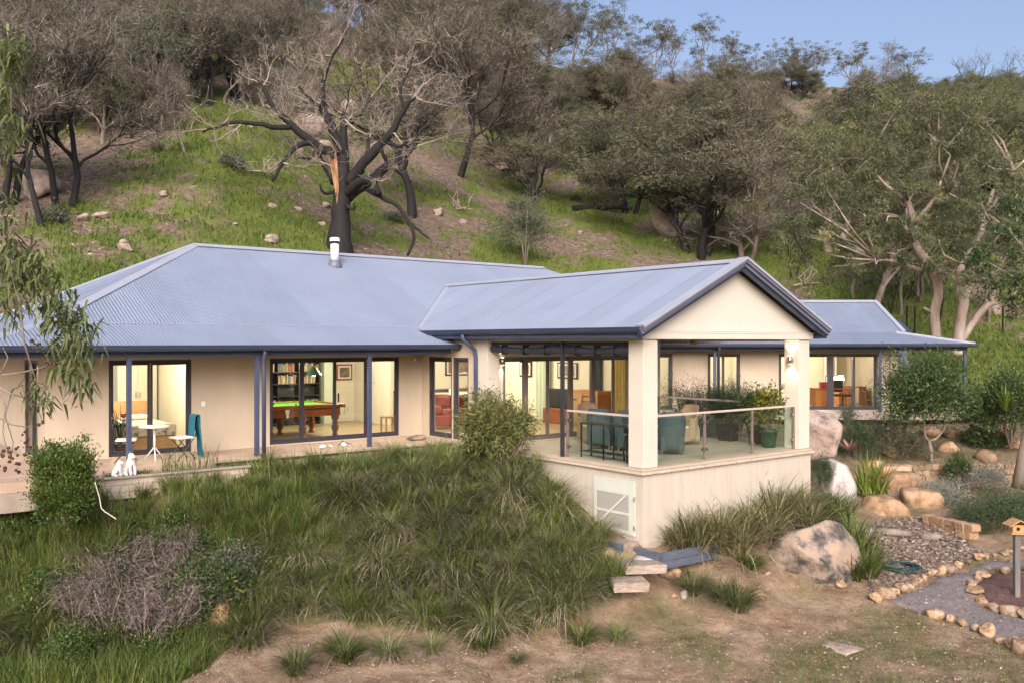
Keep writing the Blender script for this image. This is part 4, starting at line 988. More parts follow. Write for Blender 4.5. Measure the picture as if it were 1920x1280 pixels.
# ------------------------------------------------------------------ terrace and verandah furniture
def tub_chair(loc, rz, label, mat='wicker', h=.95):
    t = thing('wicker_chair', label, 'chair', loc, rz, 'wicker chairs on the terrace')
    def shell(a, b):           # curved back wrapping round the seat; front is -Y
        an = math.radians(-25 + 230 * a); r = .29 + .035 * b
        top = (h if .22 < a < .78 else h - .28 * min(1, (abs(a - .5) - .28) / .12))
        hh = h - .30 * max(0, min(1, (abs(a - .5) - .20) / .16))
        return (r * math.cos(an) * (1 + .04 * b), r * math.sin(an) * .95, .10 + (hh - .10) * b)
    o = MB().grid(shell, 28, 8).build('back_shell', M[mat], t, True)
    sm = o.modifiers.new('thick', 'SOLIDIFY'); sm.thickness = .03
    MB().box(-.27, .27, -.30, .24, .08, .40).build('skirt', M[mat], t, bevel=.03)
    MB().box(-.25, .25, -.29, .22, .401, .46).build('cushion', M['cushion' if mat == 'wicker_tan' else 'wicker'], t, bevel=.025)
    for x in (-.24, .24):
        for y in (-.26, .22): MB().lathe([(.018, 0), (.02, .10)], (x, y, -.0), 8).build('leg', M['steel'], t)
    return t
tub_chair((3.55, 20.35, 0), math.radians(180), 'teal wicker tub chair just right of the left front pillar')
tub_chair((2.08, 21.35, 0), math.radians(165), 'teal wicker tub chair behind the left of the black bar table')
tub_chair((2.62, 20.95, 0), math.radians(190), 'teal wicker tub chair behind the right of the black bar table')
tub_chair((1.95, 22.7, 0), math.radians(20), 'tan backed wicker chair at the far left side of the dining table', 'wicker_tan')
tub_chair((4.25, 22.3, 0), math.radians(-60), 'tan backed wicker chair at the far right side of the dining table', 'wicker_tan')
dt = thing('dining_table', 'pale topped outdoor dining table among the wicker chairs', 'table', (2.95, 21.85, 0), TH)
MB().box(-.85, .85, -.42, .42, .70, .74).build('tabletop', M['cushion'], dt, bevel=.01)
for x in (-.75, .75):
    for y in (-.34, .34): MB().box(x-.03, x+.03, y-.03, y+.03, 0, .699).build('leg', M['wicker'], dt)
# black bar console
bc = hthing('bar_table', 'narrow black steel bar table beside the short glass balustrade', 'table', 13.66, 13.85, 0)
MB().box(-.17, .17, -.72, .72, .72, .745).build('tabletop', M['postdark'], bc, bevel=.004)
for x in (-.15, .15):
    for y in (-.69, 0, .69): MB().box(x-.012, x+.012, y-.012, y+.012, 0, .719).build('leg', M['black'], bc)
for y in (-.69, .69): MB().box(-.138, .138, y-.01, y+.01, .12, .14).build('stretcher', M['black'], bc)
MB().box(-.135, .135, -.678, .678, .125, .137).build('shelf', M['postdark'], bc)
st = hthing('bar_stool', 'black stool with timber seat under the bar table', 'stool', 13.95, 13.35, 0, .3)
MB().box(-.19, .19, -.17, .17, .54, .575).build('seat', M['wood_tan'], st, bevel=.01)
for x in (-1, 1):
    for y in (-1, 1): MB().tube([(.16*x, .14*y, .539), (.19*x, .18*y, .25), (.17*x, .17*y, 0)], .016, 8).build('leg', M['black'], st, True)
MB().grid(lambda a, b: (-.19 + .38*a, .17 + .05*b + .02*math.sin(math.pi*a), .576 + .36*b), 8, 4).build('backrest', M['wicker'], st, True)
# ceiling fan
fan = hthing('ceiling_fan', 'tan ceiling fan with thin blades under the terrace roof', 'fan', 16.8, 14.2, 2.665)
MB().lathe([(.05, -.03), (.05, 0)], (0,0,0), 14).build('mount', M['wood_tan'], fan); MB().lathe([(.015, -.14), (.015, -.03)], (0,0,0), 8).build('rod', M['wood_tan'], fan)
MB().lathe([(.04, -.25), (.085, -.23), (.085, -.16), (.03, -.14)], (0,0,0), 16).build('motor', M['wood_tan'], fan, True)
for k in range(4):
    a = k * math.pi/2 + .35; c, s = math.cos(a), math.sin(a)
    MB().bar((.08*c, .08*s, -.20), (.66*c, .66*s, -.20), .12, .008, (.05*s, -.05*c, 1)).build('blade', M['wood_tan'], fan)
# bistro setting on the verandah
bs_ = hthing('bistro_table', 'round white bistro table on the verandah', 'table', 5.95, 19.35, FZ)
MB().lathe([(.30, .70), (.31, .71), (.31, .725), (.29, .73)], (0,0,0), 28).build('tabletop', M['white'], bs_, True)
MB().lathe([(.025, .25), (.025, .70)], (0,0,0), 10).build('stem', M['white'], bs_, True)
for k in range(3):
    a = k*2.1+.3; MB().tube([(0,0,.3), (.08*math.cos(a), .08*math.sin(a), .2), (.24*math.cos(a), .24*math.sin(a), .01)], .014, 6).build('leg', M['white'], bs_, True)
def bistro_chair(X, Y, rz, label):
    t = hthing('bistro_chair', label, 'chair', X, Y, FZ, rz, 'folding bistro chairs')
    MB().box(-.2, .2, -.2, .2, .44, .48).build('seat', M['cushion'], t, bevel=.015)
    for x in (-.18, .18):
        MB().tube([(x, -.2, 0), (x, .17, .44), (x, .22, .5)], .011, 6).build('leg', M['black'], t); MB().tube([(x*.9, .22, 0), (x*.9, -.16, .44)], .011, 6).build('leg', M['black'], t)
    MB().tube([(-.18, .2, .45), (-.18, .25, .78), (-.12, .27, .88), (0, .275, .91), (.12, .27, .88), (.18, .25, .78), (.18, .2, .45)], .011, 6).build('backrest', M['black'], t, True)
    return t
bistro_chair(5.45, 19.55, math.radians(70), 'folding chair with white seat left of the bistro table')
bistro_chair(6.5, 19.30, math.radians(-80), 'folding chair with white seat under the teal towel')
tw = hthing('towel', 'teal towel draped over the right bistro chair', 'towel', 6.72, 19.30, FZ)
def twf(a, b):
    s = b * 1.75
    if s < .45: y, z, x = -.10 + .02*math.sin(a*8), .47 + s, -.02 + .05 * s
    elif s < .55: y, z, x = 0, .93, .02 + .4*(s-.45)
    else: y, z, x = .0, .93 - (s - .55) * .76, .06 + .12*(s-.55) + .02*math.sin(a*11 + s*3)
    return (x, -.19 + .36*a + .015*math.sin(s*9) + .06*max(0, s-.55), max(z, .03))
o = MB().grid(twf, 14, 40).build('cloth', M['teal'], tw, True); sm = o.modifiers.new('t', 'SOLIDIFY'); sm.thickness = .014
# planter with reeds, white dog statues
PT = Matrix.Translation((-5.6, -18.35, 0))
pln = hthing('planter_box', 'cream timber planter box with capping board along the verandah edge', 'planter', 5.6, 18.35, 0)
for k, z in enumerate((-.46, -.33, -.20)):
    MB(PT).box(4.55, 7.4, 17.98, 18.02, z, z + .125).build('board', M['sill'], pln, bevel=.006)
    MB(PT).box(4.55, 4.59, 18.021, 18.54, z, z + .125).build('board', M['sill'], pln, bevel=.006)
MB(PT).box(4.5, 7.45, 17.93, 18.08, -.07, -.035).build('capping', M['slab_edge'], pln, bevel=.006)
MB(PT).box(4.5, 4.65, 18.081, 18.545, -.07, -.035).build('capping', M['slab_edge'], pln, bevel=.006)
MB(PT).box(4.60, 7.38, 18.03, 18.54, -.46, -.10).build('soil', M['soil'], pln)
def dog(X, Y, rz, label, s=1.0):
    t = hthing('dog_statue', label, 'statue', X, Y, -.034, rz, 'white dog statues')
    t.scale = (s,)*3
    me = bpy.data.meshes.new('body'); V = [(0,.10,.05),(0,.07,.15),(0,.0,.27),(0,-.03,.36),(0,-.13,.35),(.045,-.05,.20),(.045,-.08,.0),(-.045,-.05,.20),(-.045,-.08,.0),(.08,.10,.05),(.08,-.03,.015),(-.08,.10,.05),(-.08,-.03,.015),(.035,-.0,.42),(-.035,0,.42),(0,.19,.02)]
    E = [(0,1),(1,2),(2,3),(3,4),(2,5),(5,6),(2,7),(7,8),(0,9),(9,10),(0,11),(11,12),(3,13),(3,14),(0,15)]
    me.from_pydata(V, E, []); me.materials.append(M['ceramic']); o = link('body', me, t)
    o.modifiers.new('skin', 'SKIN'); R_ = [.085,.085,.07,.055,.028,.032,.024,.032,.024,.05,.024,.05,.024,.014,.014,.014]
    for i, r in enumerate(R_): me.skin_vertices[0].data[i].radius = (r, r); me.skin_vertices[0].data[i].use_root = (i == 0)
    o.modifiers.new('sub', 'SUBSURF').levels = 1; o.modifiers['sub'].render_levels = 2
dog(5.10, 18.02, .3, 'taller white ceramic dog statue on the planter capping'); dog(4.88, 18.02, .9, 'smaller white ceramic dog statue at the planter corner', .72)
# oddments on the verandah
sh = MB().grid(lambda a, b: (.09*b*math.cos(6.28*a), .07*b*math.sin(6.28*a), .05*b*b), 16, 4)
for i, (X, Y) in enumerate(((9.75, 19.3), (9.95, 19.35), (10.28, 19.3))):
    o = sh.build('shell', M['ceramic'] if i else M['white'], None, True); o.location = hw(X, Y, FZ + .004); o.rotation_euler = (.5, .3*i, i); o.scale = (1.1 if i == 2 else .85,)*3
    tag(o, ('leftmost white shell on the verandah floor', 'middle flat white shell on the verandah floor', 'largest pale shell beside the driftwood')[i], 'shell', 'shells on the verandah')
small('driftwood', 'crooked dark driftwood stick behind the shells', 'driftwood', hw(10.35, 19.45, FZ), MB().tube([(-.12,0,.02),(0,.02,.10),(.10,.0,.06),(.24,.03,.02)], [.012,.015,.012,.006], 6).tube([(0,.02,.10),(-.02,.02,.22)], [.01,.004], 5), 'brown', TH, smooth=True)
rs = MB().grid(lambda a, b: (.30*math.sin(math.pi*b)*math.cos(6.28*a), .13*math.sin(math.pi*b)*math.sin(6.28*a), .07 + .07*math.cos(math.pi*(1-b)) * (1+.2*math.sin(9*a))), 14, 8)
small('mound_stone', 'flat grey mottled stone on the verandah near the corner door', 'stone', hw(12.35, 19.35, FZ - .01), rs, 'granite', TH, smooth=True)

# ------------------------------------------------------------------ rocks
def rock_mesh(name, mat, seed, sx, sy, sz, rough=.22, sub=3, flat=.0, box=0.0, npl=13):
    bm_ = MB(); r = random.Random(seed)
    n = 2 ** sub * 3
    V, F = [], []
    # cube-sphere
    me = None
    import bmesh
    bm = bmesh.new(); bmesh.ops.create_icosphere(bm, subdivisions=sub, radius=1.0)
    ph = [r.uniform(0, 9) for _ in range(12)]
    planes = [Vector((r.gauss(0,1), r.gauss(0,1), r.gauss(0,.8))).normalized() for _ in range(npl)]; offs = [r.uniform(.55, .88) for _ in range(npl)]
    for v in bm.verts:
        p = v.co.copy()
        if box: 
            m_ = max(abs(p.x), abs(p.y), abs(p.z)); p = p * (1 - box) + (p / m_ * .85) * box
        for pn, of in zip(planes, offs):
            e = p.dot(pn) - of
            if e > 0: p -= pn * e * .96
        k = 1 + rough * (.5*math.sin(2.3*p.x+ph[0])*math.sin(2.1*p.y+ph[1]) + .35*math.sin(4.1*p.z+ph[2]+1.5*p.x) + .16*math.sin(9*p.x+ph[3])*math.sin(8*p.z+ph[4]) + .12*math.sin(11*p.y+ph[5]))
        v.co = Vector((p.x*sx*k, p.y*sy*k, p.z*sz*k))
    me = bpy.data.meshes.new(name); bm.to_mesh(me); bm.free(); me.materials.append(mat)
    me.polygons.foreach_set('use_smooth', [True]*len(me.polygons))
    return me
def rock(name, label, cat, loc, size, mat, seed, rz=0, group=None, sub=3, rough=.22, box=0.0):
    o = link(name, rock_mesh(name, M[mat], seed, *size, rough=rough, sub=sub, box=box, npl=3 if box >= .7 else 13)); o.location = loc; o.rotation_euler = (0, 0, rz)
    return tag(o, label, cat, group)
def at_px(px, d, py):      # point at depth d seen at a pixel
    return ((px - CX) / FPX * d, d, CAMZ - (py - CY) / FPX * d)
rock('boulder', 'large rounded grey and brown lichen boulder below the terrace', 'boulder', at_px(1527, 18.2, 1050), (.95, .78, .80), 'granite', 3, .3, sub=4, rough=.18)
rock('boulder', 'tall whitish boulder at the right corner of the terrace base', 'boulder', at_px(1566, 22.6, 915), (.60, .6, 1.08), 'whitestone', 8, .2, sub=4, rough=.15)
rock('boulder', 'tall pinkish boulder behind the right terrace pillar', 'boulder', at_px(1538, 25.0, 815), (.50, .6, .85), 'pinkstone', 12, .5, sub=4, rough=.15)
rock('sandstone_block', 'squared orange sandstone block beside the white boulder', 'block', at_px(1655, 23.2, 955), (.72, .42, .38), 'sandstone', 21, .05, sub=3, rough=.08, box=.8)
rock('sandstone_block', 'brown rounded sandstone block right of the orange block', 'block', at_px(1728, 23.8, 942), (.60, .5, .42), 'sandstone', 22, -.3, rough=.10, box=.7)
rock('sandstone_block', 'brown sandstone slab above the flax plant', 'block', at_px(1690, 24.9, 905), (.62, .45, .36), 'sandstone', 23, .4, rough=.1, box=.7)
rock('sandstone_block', 'long flat sandstone slab at the end of the stone wall', 'block', at_px(1672, 26.0, 882), (.55, .4, .2), 'sandstone', 24, 0, rough=.08, box=.8)
gr_rocks = [(1415,1105+20,17.0,.30,.16,'pale rock half buried in the dirt bank near the planter'),(430,1130,15.9,.30,.2,'upper pale flat rock in the weeds'),(415,1185,15.6,.36,.44,'tall tan rock at the foot of the weeds'),(1590,1225,0,.35,.05,'flat pinkish stone set in the lawn')]
for i, (px, py, d, s, h, lb) in enumerate(gr_rocks):
    u, dd, z = hit(px, py)
    rock('rock', lb, 'rock', (u, dd + s*.5, z + h*.35), (s*1.1, s*.8, max(.06, h)), 'sandstone' if i < 3 else 'pinkstone', 40+i, i*.7, rough=.15, box=.3)
for i, (px, py, s, lb) in enumerate([(1205,1068,.28,'white stained rock under the concrete step'),(1262,1082,.26,'tan rock below the blue sleeper planter'),(1240,1078,.14,'small rock wedged beside the planter corner'),(1265,1122,.10,'small orange rock beside the grass tussock on the dirt'),(1283,1118,.13,'small white rock beside the grass tussock on the dirt'),(1140,1045,.2,'pink rock left of the concrete step'),(1438,1078,.09,'small orange stone beside the large boulder'),
    (1575,1100,.16,'brown rock under the right of the large boulder'),(1620,1020,.14,'tan stone at the top of the mulch bed'),(1638,1022,.12,'round tan stone at the mulch bed top'),(1700,1000,.10,'dark stone lying in the mulch bed'),(1616,1005,.3,'white rounded rock beside the mulch bed')]):
    u, dd, z = hit(px, py); rock('rock', lb, 'rock', (u, dd, z + s*.3), (s, s*.8, s*.7), 'whitestone' if 'white' in lb else 'edgestone', 60+i, i*1.1, sub=2, rough=.2, box=.3)
# edging stones
es_ms = [rock_mesh('edging_stone', M['edgestone'], 100+i, .13+.03*(i%3), .11, .10+.03*(i%2), rough=.12, sub=3, box=.55, npl=7) for i in range(6)]
def edge_row(pts, n, label, group, sc=1.0):
    P = np.array([hit(*p) for p in pts]); s = np.r_[0, np.cumsum(np.linalg.norm(np.diff(P, axis=0), axis=1))]
    r = random.Random(n)
    for k in range(n):
        q = (k + r.uniform(-.2, .2)) / (n - 1) * s[-1]; u, d = np.interp(q, s, P[:,0]), np.interp(q, s, P[:,1])
        f = sc * r.uniform(.5, 1.2)
        o = link('edging_stone', es_ms[r.randrange(6)]); o.location = (u, d, tz(u, d) + .07*f); o.rotation_euler = (r.uniform(-.3,.3), r.uniform(-.3,.3), r.uniform(0, 6)); o.scale = (f, f, f*r.uniform(.8, 1.2))
        tag(o, label, 'stone', group)
edge_row([(1640,1126),(1690,1112),(1735,1086),(1800,1062),(1850,1046),(1915,1032),(1990,1018)], 24, 'ochre edging rock between the mulch bed and the gravel path', 'edging stones of the mulch bed')
edge_row([(1752,1158),(1800,1170),(1850,1190),(1905,1218),(1990,1262)], 12, 'ochre edging rock between the gravel path and the lawn', 'edging stones of the lawn side')
edge_row([(1985,1066),(1905,1075),(1850,1078),(1818,1098),(1832,1122),(1850,1138),(1885,1152),(1990,1180)], 17, 'ochre edging rock around the red mulch bed with the bird house', 'edging stones of the bird house bed')
# low dry stone edging (pale blocks) right of the mulch bed
def block_mesh(name, mat, seed):
    import bmesh
    r = random.Random(seed); bm = bmesh.new(); bmesh.ops.create_cube(bm, size=1.0)
    for v in bm.verts: v.co += Vector((r.uniform(-.09,.09), r.uniform(-.06,.06), r.uniform(-.12,.12)))
    bmesh.ops.bevel(bm, geom=list(bm.edges), offset=.075, segments=2, affect='EDGES', profile=.6)
    me = bpy.data.meshes.new(name); bm.to_mesh(me); bm.free(); me.materials.append(mat); return me
def stone_wall(label, pa, pb, za, ht, courses, L, seed, mat='edgestone', thick=.3, name='stone_wall'):
    a, b = Vector(pa), Vector(pb); t = (b - a); ln = t.length; t.normalize()
    root = thing(name, label, 'wall', (a + b) / 2, math.atan2(t.y, t.x))
    MB().box(-ln/2, ln/2, .04, thick, za - .3, za + ht - .05).build('core', M['soil'], root)
    r = random.Random(seed); ms = [block_mesh('stone', M[mat], seed*7+i) for i in range(7)]
    z = za
    for c in range(courses):
        h = ht / courses * r.uniform(.85, 1.15); x = -ln/2
        while x < ln/2:
            w = r.uniform(.6, 1.4) * L
            o = link('stone', ms[r.randrange(7)], root); o.location = (x + w/2, .06 + r.uniform(-.03, .03), z + h/2); o.scale = (w*.98, .26, h*1.0); o.rotation_euler = (r.uniform(-.06,.06), r.uniform(-.08,.08), r.uniform(-.1,.1))
            x += w
        z += h
w0 = at_px(1700, 26.2, 905); w1 = at_px(1990, 26.6, 905)
stone_wall('dry stone retaining wall of ochre blocks across the right garden', (w0[0], w0[1], 0), (w1[0], w1[1], 0), -1.62, .58, 4, .22, 5)
g0 = hit(1735, 985); g1 = hit(1815, 1012)
stone_wall('short wall of pale stone blocks at the edge of the mulch bed', (g0[0], g0[1], 0), (g1[0], g1[1], 0), min(g0[2], g1[2]) + .0, .40, 2, .19, 9, 'sandstone')
for i, (px, py, s) in enumerate([(1590,812,.3),(1625,822,.34),(1650,835,.3),(1612,838,.26),(1640,858,.28),(1668,846,.3),(1745,815,.35),(1790,818,.4),(1830,822,.4),(1880,815,.42),(1905,835,.4),(1780,840,.35),(1850,850,.4)]):
    d = 31.0 - (py - 810) * .09; p = at_px(px, d, py); rock('terrace_rock', 'weathered tan rock in the terraced garden below the wing', 'rock', (p[0], p[1], tz(p[0], p[1]) + s*.3), (s*1.2, s*.9, s*.75), 'sandstone', 140+i, i*.9, 'rocks of the terraced garden', 2, .15, .4)
# sleepers, steps
def sleeper(a, b, z, h, label, w=.09, n=1):
    a, b = Vector(a), Vector(b); t = b - a; root = thing('sleeper_wall', label, 'sleeper', ((a.x+b.x)/2, (a.y+b.y)/2, z), math.atan2(t.y, t.x))
    for k in range(n): MB().box(-t.length/2, t.length/2, -w/2 + .012*k, w/2 + .012*k, k*h/n + .004, (k+1)*h/n).build('sleeper', M['sleeper'], root, bevel=.008)
    return root
def hp(X, Y): return hw(X, Y)
sleeper(hp(12.4, 13.9), hp(12.62, 12.42), -1.60, .19, 'weathered blue timber sleeper edging the pad before the mesh door')
HBW = hp(12.6, 12.3)
small('concrete_pad', 'bare concrete pad at the foot of the mesh door', 'pad', (0,0,0), MB().prism([tuple(hp(13.1,12.45))[:2], tuple(hp(13.1,14.0))[:2], tuple(hp(12.42,13.9))[:2], tuple(hp(12.66,12.45))[:2]], lambda x, y: (x, y, -1.75), lambda x, y: (x, y, -1.43)), 'concrete')
sleeper(hp(12.85, 11.62), hp(14.35, 11.55), -1.78, .30, 'two high blue sleeper planter wall below the terrace front', n=2)
sleeper(hp(12.83, 12.3), hp(12.83, 11.68), -1.78, .30, 'short blue sleeper return joining the terrace corner', n=2)
sp = at_px(1198, 17.0, 1045)
for i, (px, py, d, w, lb) in enumerate([(1205,1045,16.95,.42,'upper worn concrete step below the mesh door'),(1180,1078,16.5,.36,'lower worn concrete step on the dirt')]):
    p = at_px(px, d, py); o = link('step', block_mesh('step', M['concrete'], 90+i)); o.location = (p[0], p[1], p[2]-.16); o.scale = (w*1.7, .5, .17); o.rotation_euler = (0, 0, .12); tag(o, lb, 'step')
l0, l1 = hit(-120, 965), hit(195, 958)
sleeper((l0[0], l0[1], 0), (l1[0], l1[1], 0), min(l0[2], l1[2]) - .28, .42, 'long blue sleeper retaining wall at the left below the paving', n=2)
b0 = at_px(1543, 21.6, 945)
small('blue_timber', 'short blue timber block leaning on the white boulder', 'timber', b0, MB().box(-.2, .2, -.06, .06, -.1, .28), 'sleeper', -.3, bevel=.01)
pp = [at_px(178, 15.2, 903), at_px(186, 15.1, 930), at_px(190, 15.0, 952), at_px(196, 14.95, 958), at_px(218, 14.8, 972)]
small('poly_pipe', 'bent white plastic pipe below the planter corner', 'pipe', (0,0,0), MB().tube(pp, .009, 8), 'sill', smooth=True)
# hose, logs, bird house
hu = hit(1685, 1072); hs = thing('garden_hose', 'coiled dark green garden hose on the mulch', 'hose', (hu[0], hu[1], hu[2] + .05))
pts = []
hr = random.Random(4)
for k in range(150):
    a = k * 2*math.pi/24; r = .36 + .05*math.sin(k*.37) + .02*math.sin(k*1.7); pts.append((r*math.cos(a)+.03*math.sin(k*.11), r*.85*math.sin(a), .012 + .045*abs(math.sin(k*.21)) + .0004*k))
MB().tube(pts, .013, 6).build('coil', M['hose'], hs, True)
for i, (px, py, ln, rz, lb) in enumerate([(1672,1005,.42,-.1,'left charred log on the mulch bed'),(1750,1015,.32,.25,'right charred log on the mulch bed')]):
    u, d, z = hit(px, py); small('log', lb, 'log', (u, d, z + .08), MB().tube([(-ln,0,0),(-ln*.4,.03,.02),(ln*.3,-.02,.01),(ln,.02,-.02)], [.09,.10,.085,.07], 10), 'bark_grey', rz, smooth=True)
bh = hit(1906, 1120); bh_ = thing('bird_house', 'small timber bird house on a grey post in the red bed', 'bird house', bh)
MB().box(-.05, .05, -.05, .05, -.2, 1.22).build('post', M['grey_timber'], bh_, bevel=.008)
MB().box(-.16, .16, -.12, .12, 1.225, 1.25).build('floor', M['wood_tan'], bh_)
MB().box(-.12, .12, -.09, .09, 1.251, 1.40).build('box', M['wood_tan'], bh_); MB().tube([(-.02, -.0905, 1.33), (-.02, -.097, 1.33)], .035, 14).build('hole', M['black'], bh_)
for s in (-1, 1): MB().bar((0, 0, 1.50), (s*.20, 0, 1.385), .30, .022, (0,0,1)).build('roof_board', M['wood_tan'], bh_)
# fence posts on the slope to the right
fp = [(1700,650),(1715,655),(1760,612),(1803,628),(1880,655)]
for i, (px, py) in enumerate(fp):
    u, d, z = hit_after(px, min(py, 625), 40.5); p = thing('fence_post', ('leftmost', 'second', 'leaning third', 'fourth', 'rightmost')[i] + ' dark thin fence post on the slope behind the wing', 'post', (u, d, z), group='fence posts behind the wing')
    MB().bar((0,0,-.2), ((.25 if i == 2 else .02), 0, 1.45), .07, .07, (0,1,0)).build('stake', M['bark_black'], p)
# timber garden bench beyond the terrace
gb = thing('garden_bench', 'weathered timber garden bench beyond the potted shrub', 'bench', (6.95, 28.2, tz(6.95, 28.2)))
for z in (.42, .62, .80): MB().box(-.6, .6, -.2 if z < .5 else .18, .2 if z < .5 else .21, z, z + (.04 if z < .5 else .09)).build('slat', M['wood_orange'], gb)
for x in (-.55, .55):
    for y in (-.18, .24): MB().box(x-.03, x+.03, y-.025, y+.025, -.1, .42 if y < 0 else .98).build('leg', M['wood_orange'], gb)
MB().box(-.62, .62, .215, .26, .94, 1.0).build('top_rail', M['wood_orange'], gb)
# pots
def pot(loc, r, h, mat, label, square=False):
    t = thing('plant_pot', label, 'pot', loc, TH)
    if square: MB().prism([(-1,-1),(1,-1),(1,1),(-1,1)], lambda x, y: (x*r*.85, y*r*.85, 0), lambda x, y: (x*r, y*r, h)).build('body', M[mat], t, bevel=.01)
    else: MB().lathe([(r*.72, 0), (r*.8, h*.2), (r*.95, h*.85), (r*1.08, h*.87), (r*1.1, h), (r*.95, h)], (0,0,0), 24).build('body', M[mat], t, True)
    MB().lathe([(r*.8, h - .03), (r*.8, h + .004)], (0,0,0), 14).build('soil', M['soil'], t)
pot((5.52, 23.1, 0), .24, .42, 'pot_black', 'black square plant pot on the terrace', True)
pot((6.10, 21.62, 0), .21, .42, 'pot_green', 'glossy green round pot beside the right front pillar')
pot((5.98, 22.35, 0), .20, .40, 'pot_black', 'dark round pot behind the green pot')

# ------------------------------------------------------------------ plants
def blades(base, az, L, W, lean, droop, seg, R):
    N = len(base); s = np.linspace(0, 1, seg + 1)[None, :]
    L, W, lean, droop, az = (np.broadcast_to(np.asarray(x, float), (N,))[:, None] for x in (L, W, lean, droop, az))
    ang = lean + droop * s                       # angle from vertical grows along the blade
    ds = L / seg
    rr = np.cumsum(np.concatenate([np.zeros((N,1)), np.sin(ang[:, :-1]) * ds], 1), 1)
    zz = np.cumsum(np.concatenate([np.zeros((N,1)), np.cos(ang[:, :-1]) * ds], 1), 1)
    tw = az + math.pi/2 + R.uniform(-.5, .5, (N,1))
    w = W * np.clip(1 - s ** 2.2, .06, 1) * .5
    c = np.stack([base[:,0:1] + rr*np.cos(az), base[:,1:2] + rr*np.sin(az), base[:,2:3] + zz], -1)
    off = np.stack([np.cos(tw)*w, np.sin(tw)*w, np.zeros_like(w)], -1)
    V = np.stack([c - off, c + off], 2).reshape(-1, 3)
    k = (np.arange(N)*(seg+1)*2)[:, None] + (np.arange(seg)*2)[None, :]
    F = np.stack([k, k+1, k+3, k+2], -1).reshape(-1, 4)
    return V, F
def leaves(P, D, L, W, R, curl=.0):
    N = len(P); D = D / np.linalg.norm(D, axis=1, keepdims=True)
    Q = R.normal(size=(N,3)); S = np.cross(D, Q); S /= np.linalg.norm(S, axis=1, keepdims=True)
    L = np.broadcast_to(L, (N,))[:, None]; W = np.broadcast_to(W, (N,))[:, None]
    nrm = np.cross(D, S)
    V = np.stack([P, P + D*L*.45 + S*W*.5 + nrm*L*.06, P + D*L, P + D*L*.45 - S*W*.5 + nrm*L*.06], 1).reshape(-1, 3)
    F = np.arange(N*4).reshape(N, 4)
    return V, F
def strips(P, D, L, W, R):                        # thin tapering triangles
    N = len(P); D = D / np.linalg.norm(D, axis=1, keepdims=True)
    S = np.cross(D, R.normal(size=(N,3))); S /= np.linalg.norm(S, axis=1, keepdims=True)
    L = np.broadcast_to(L, (N,))[:, None]; W = np.broadcast_to(W, (N,))[:, None]
    V = np.stack([P - S*W*.5, P + S*W*.5, P + D*L], 1).reshape(-1, 3)
    return V, np.arange(N*3).reshape(N, 3)
def rdir(R, n): 
    v = R.normal(size=(n,3)); return v / np.linalg.norm(v, axis=1, keepdims=True)

# tussock prototypes
def tussock_mesh(seed, n, Lm, wid, mat, dry, droop=1.6, r0=.07):
    R = np.random.default_rng(seed); a = R.uniform(0, 6.283, n); r = r0 * np.sqrt(R.uniform(0, 1, n))
    base = np.stack([r*np.cos(a), r*np.sin(a), np.full(n, -.05)], -1)
    lean = np.abs(R.normal(.35, .28, n)); L = Lm * R.uniform(.6, 1.15, n)
    V, F = blades(base, a + R.normal(0, .6, n), L, wid*R.uniform(.7, 1.3, n), lean, droop*R.uniform(.45, 1.1, n), 5, R)
    t = np.clip(R.normal(.42, .22, n), 0, .86); dd = R.uniform(0, 1, n) < dry * np.clip(lean / .35, .3, 2.2); t[dd] = R.uniform(.86, 1, dd.sum())
    return np_mesh('tussock', V, F, mat, np.repeat(t, 5))
TUS = [tussock_mesh(i, 330, .66 + .06*(i % 3), .014, M['tussock'], .26 + .12*(i % 3), 2.3, .13) for i in range(6)]
TUSG = [tussock_mesh(20+i, 240, .70, .014, M['tussock'], .08, 1.5, .12) for i in range(3)]
TUSD = [tussock_mesh(40+i, 300, .80, .014, M['tussock_dry'], .40, 1.9, .12) for i in range(4)]
tr = np.random.default_rng(77)
def put(me, name, label, cat, group, u, d, s, z=None, sz=None):
    o = link(name, me); o.location = (u, d, tz(u, d) if z is None else z); o.rotation_euler = (0, 0, tr.uniform(0, 6.28)); o.scale = (s, s, sz or s*tr.uniform(.85, 1.15))
    return tag(o, label, cat, group)
ZL = ['strappy tussock in the top row of the bank right below the verandah', 'strappy tussock on the bank beside the terrace wall and mesh door', 'strappy tussock at the foot of the bank above the bare dirt', 'strappy tussock in the left part of the bank among the weeds', 'dark green strappy tussock in the middle of the bank', 'strappy tussock under the bamboo like shrub at the top right of the bank']
def zone(px, py, X, Y):
    if X > 11.6 and Y > 15: return 5
    if X > 11.6: return 1
    if Y > 17.3: return 0
    if px < 440: return 3
    return 2 if py > 1090 else 4
pts = []
bx = np.array(BANK); tries = 0
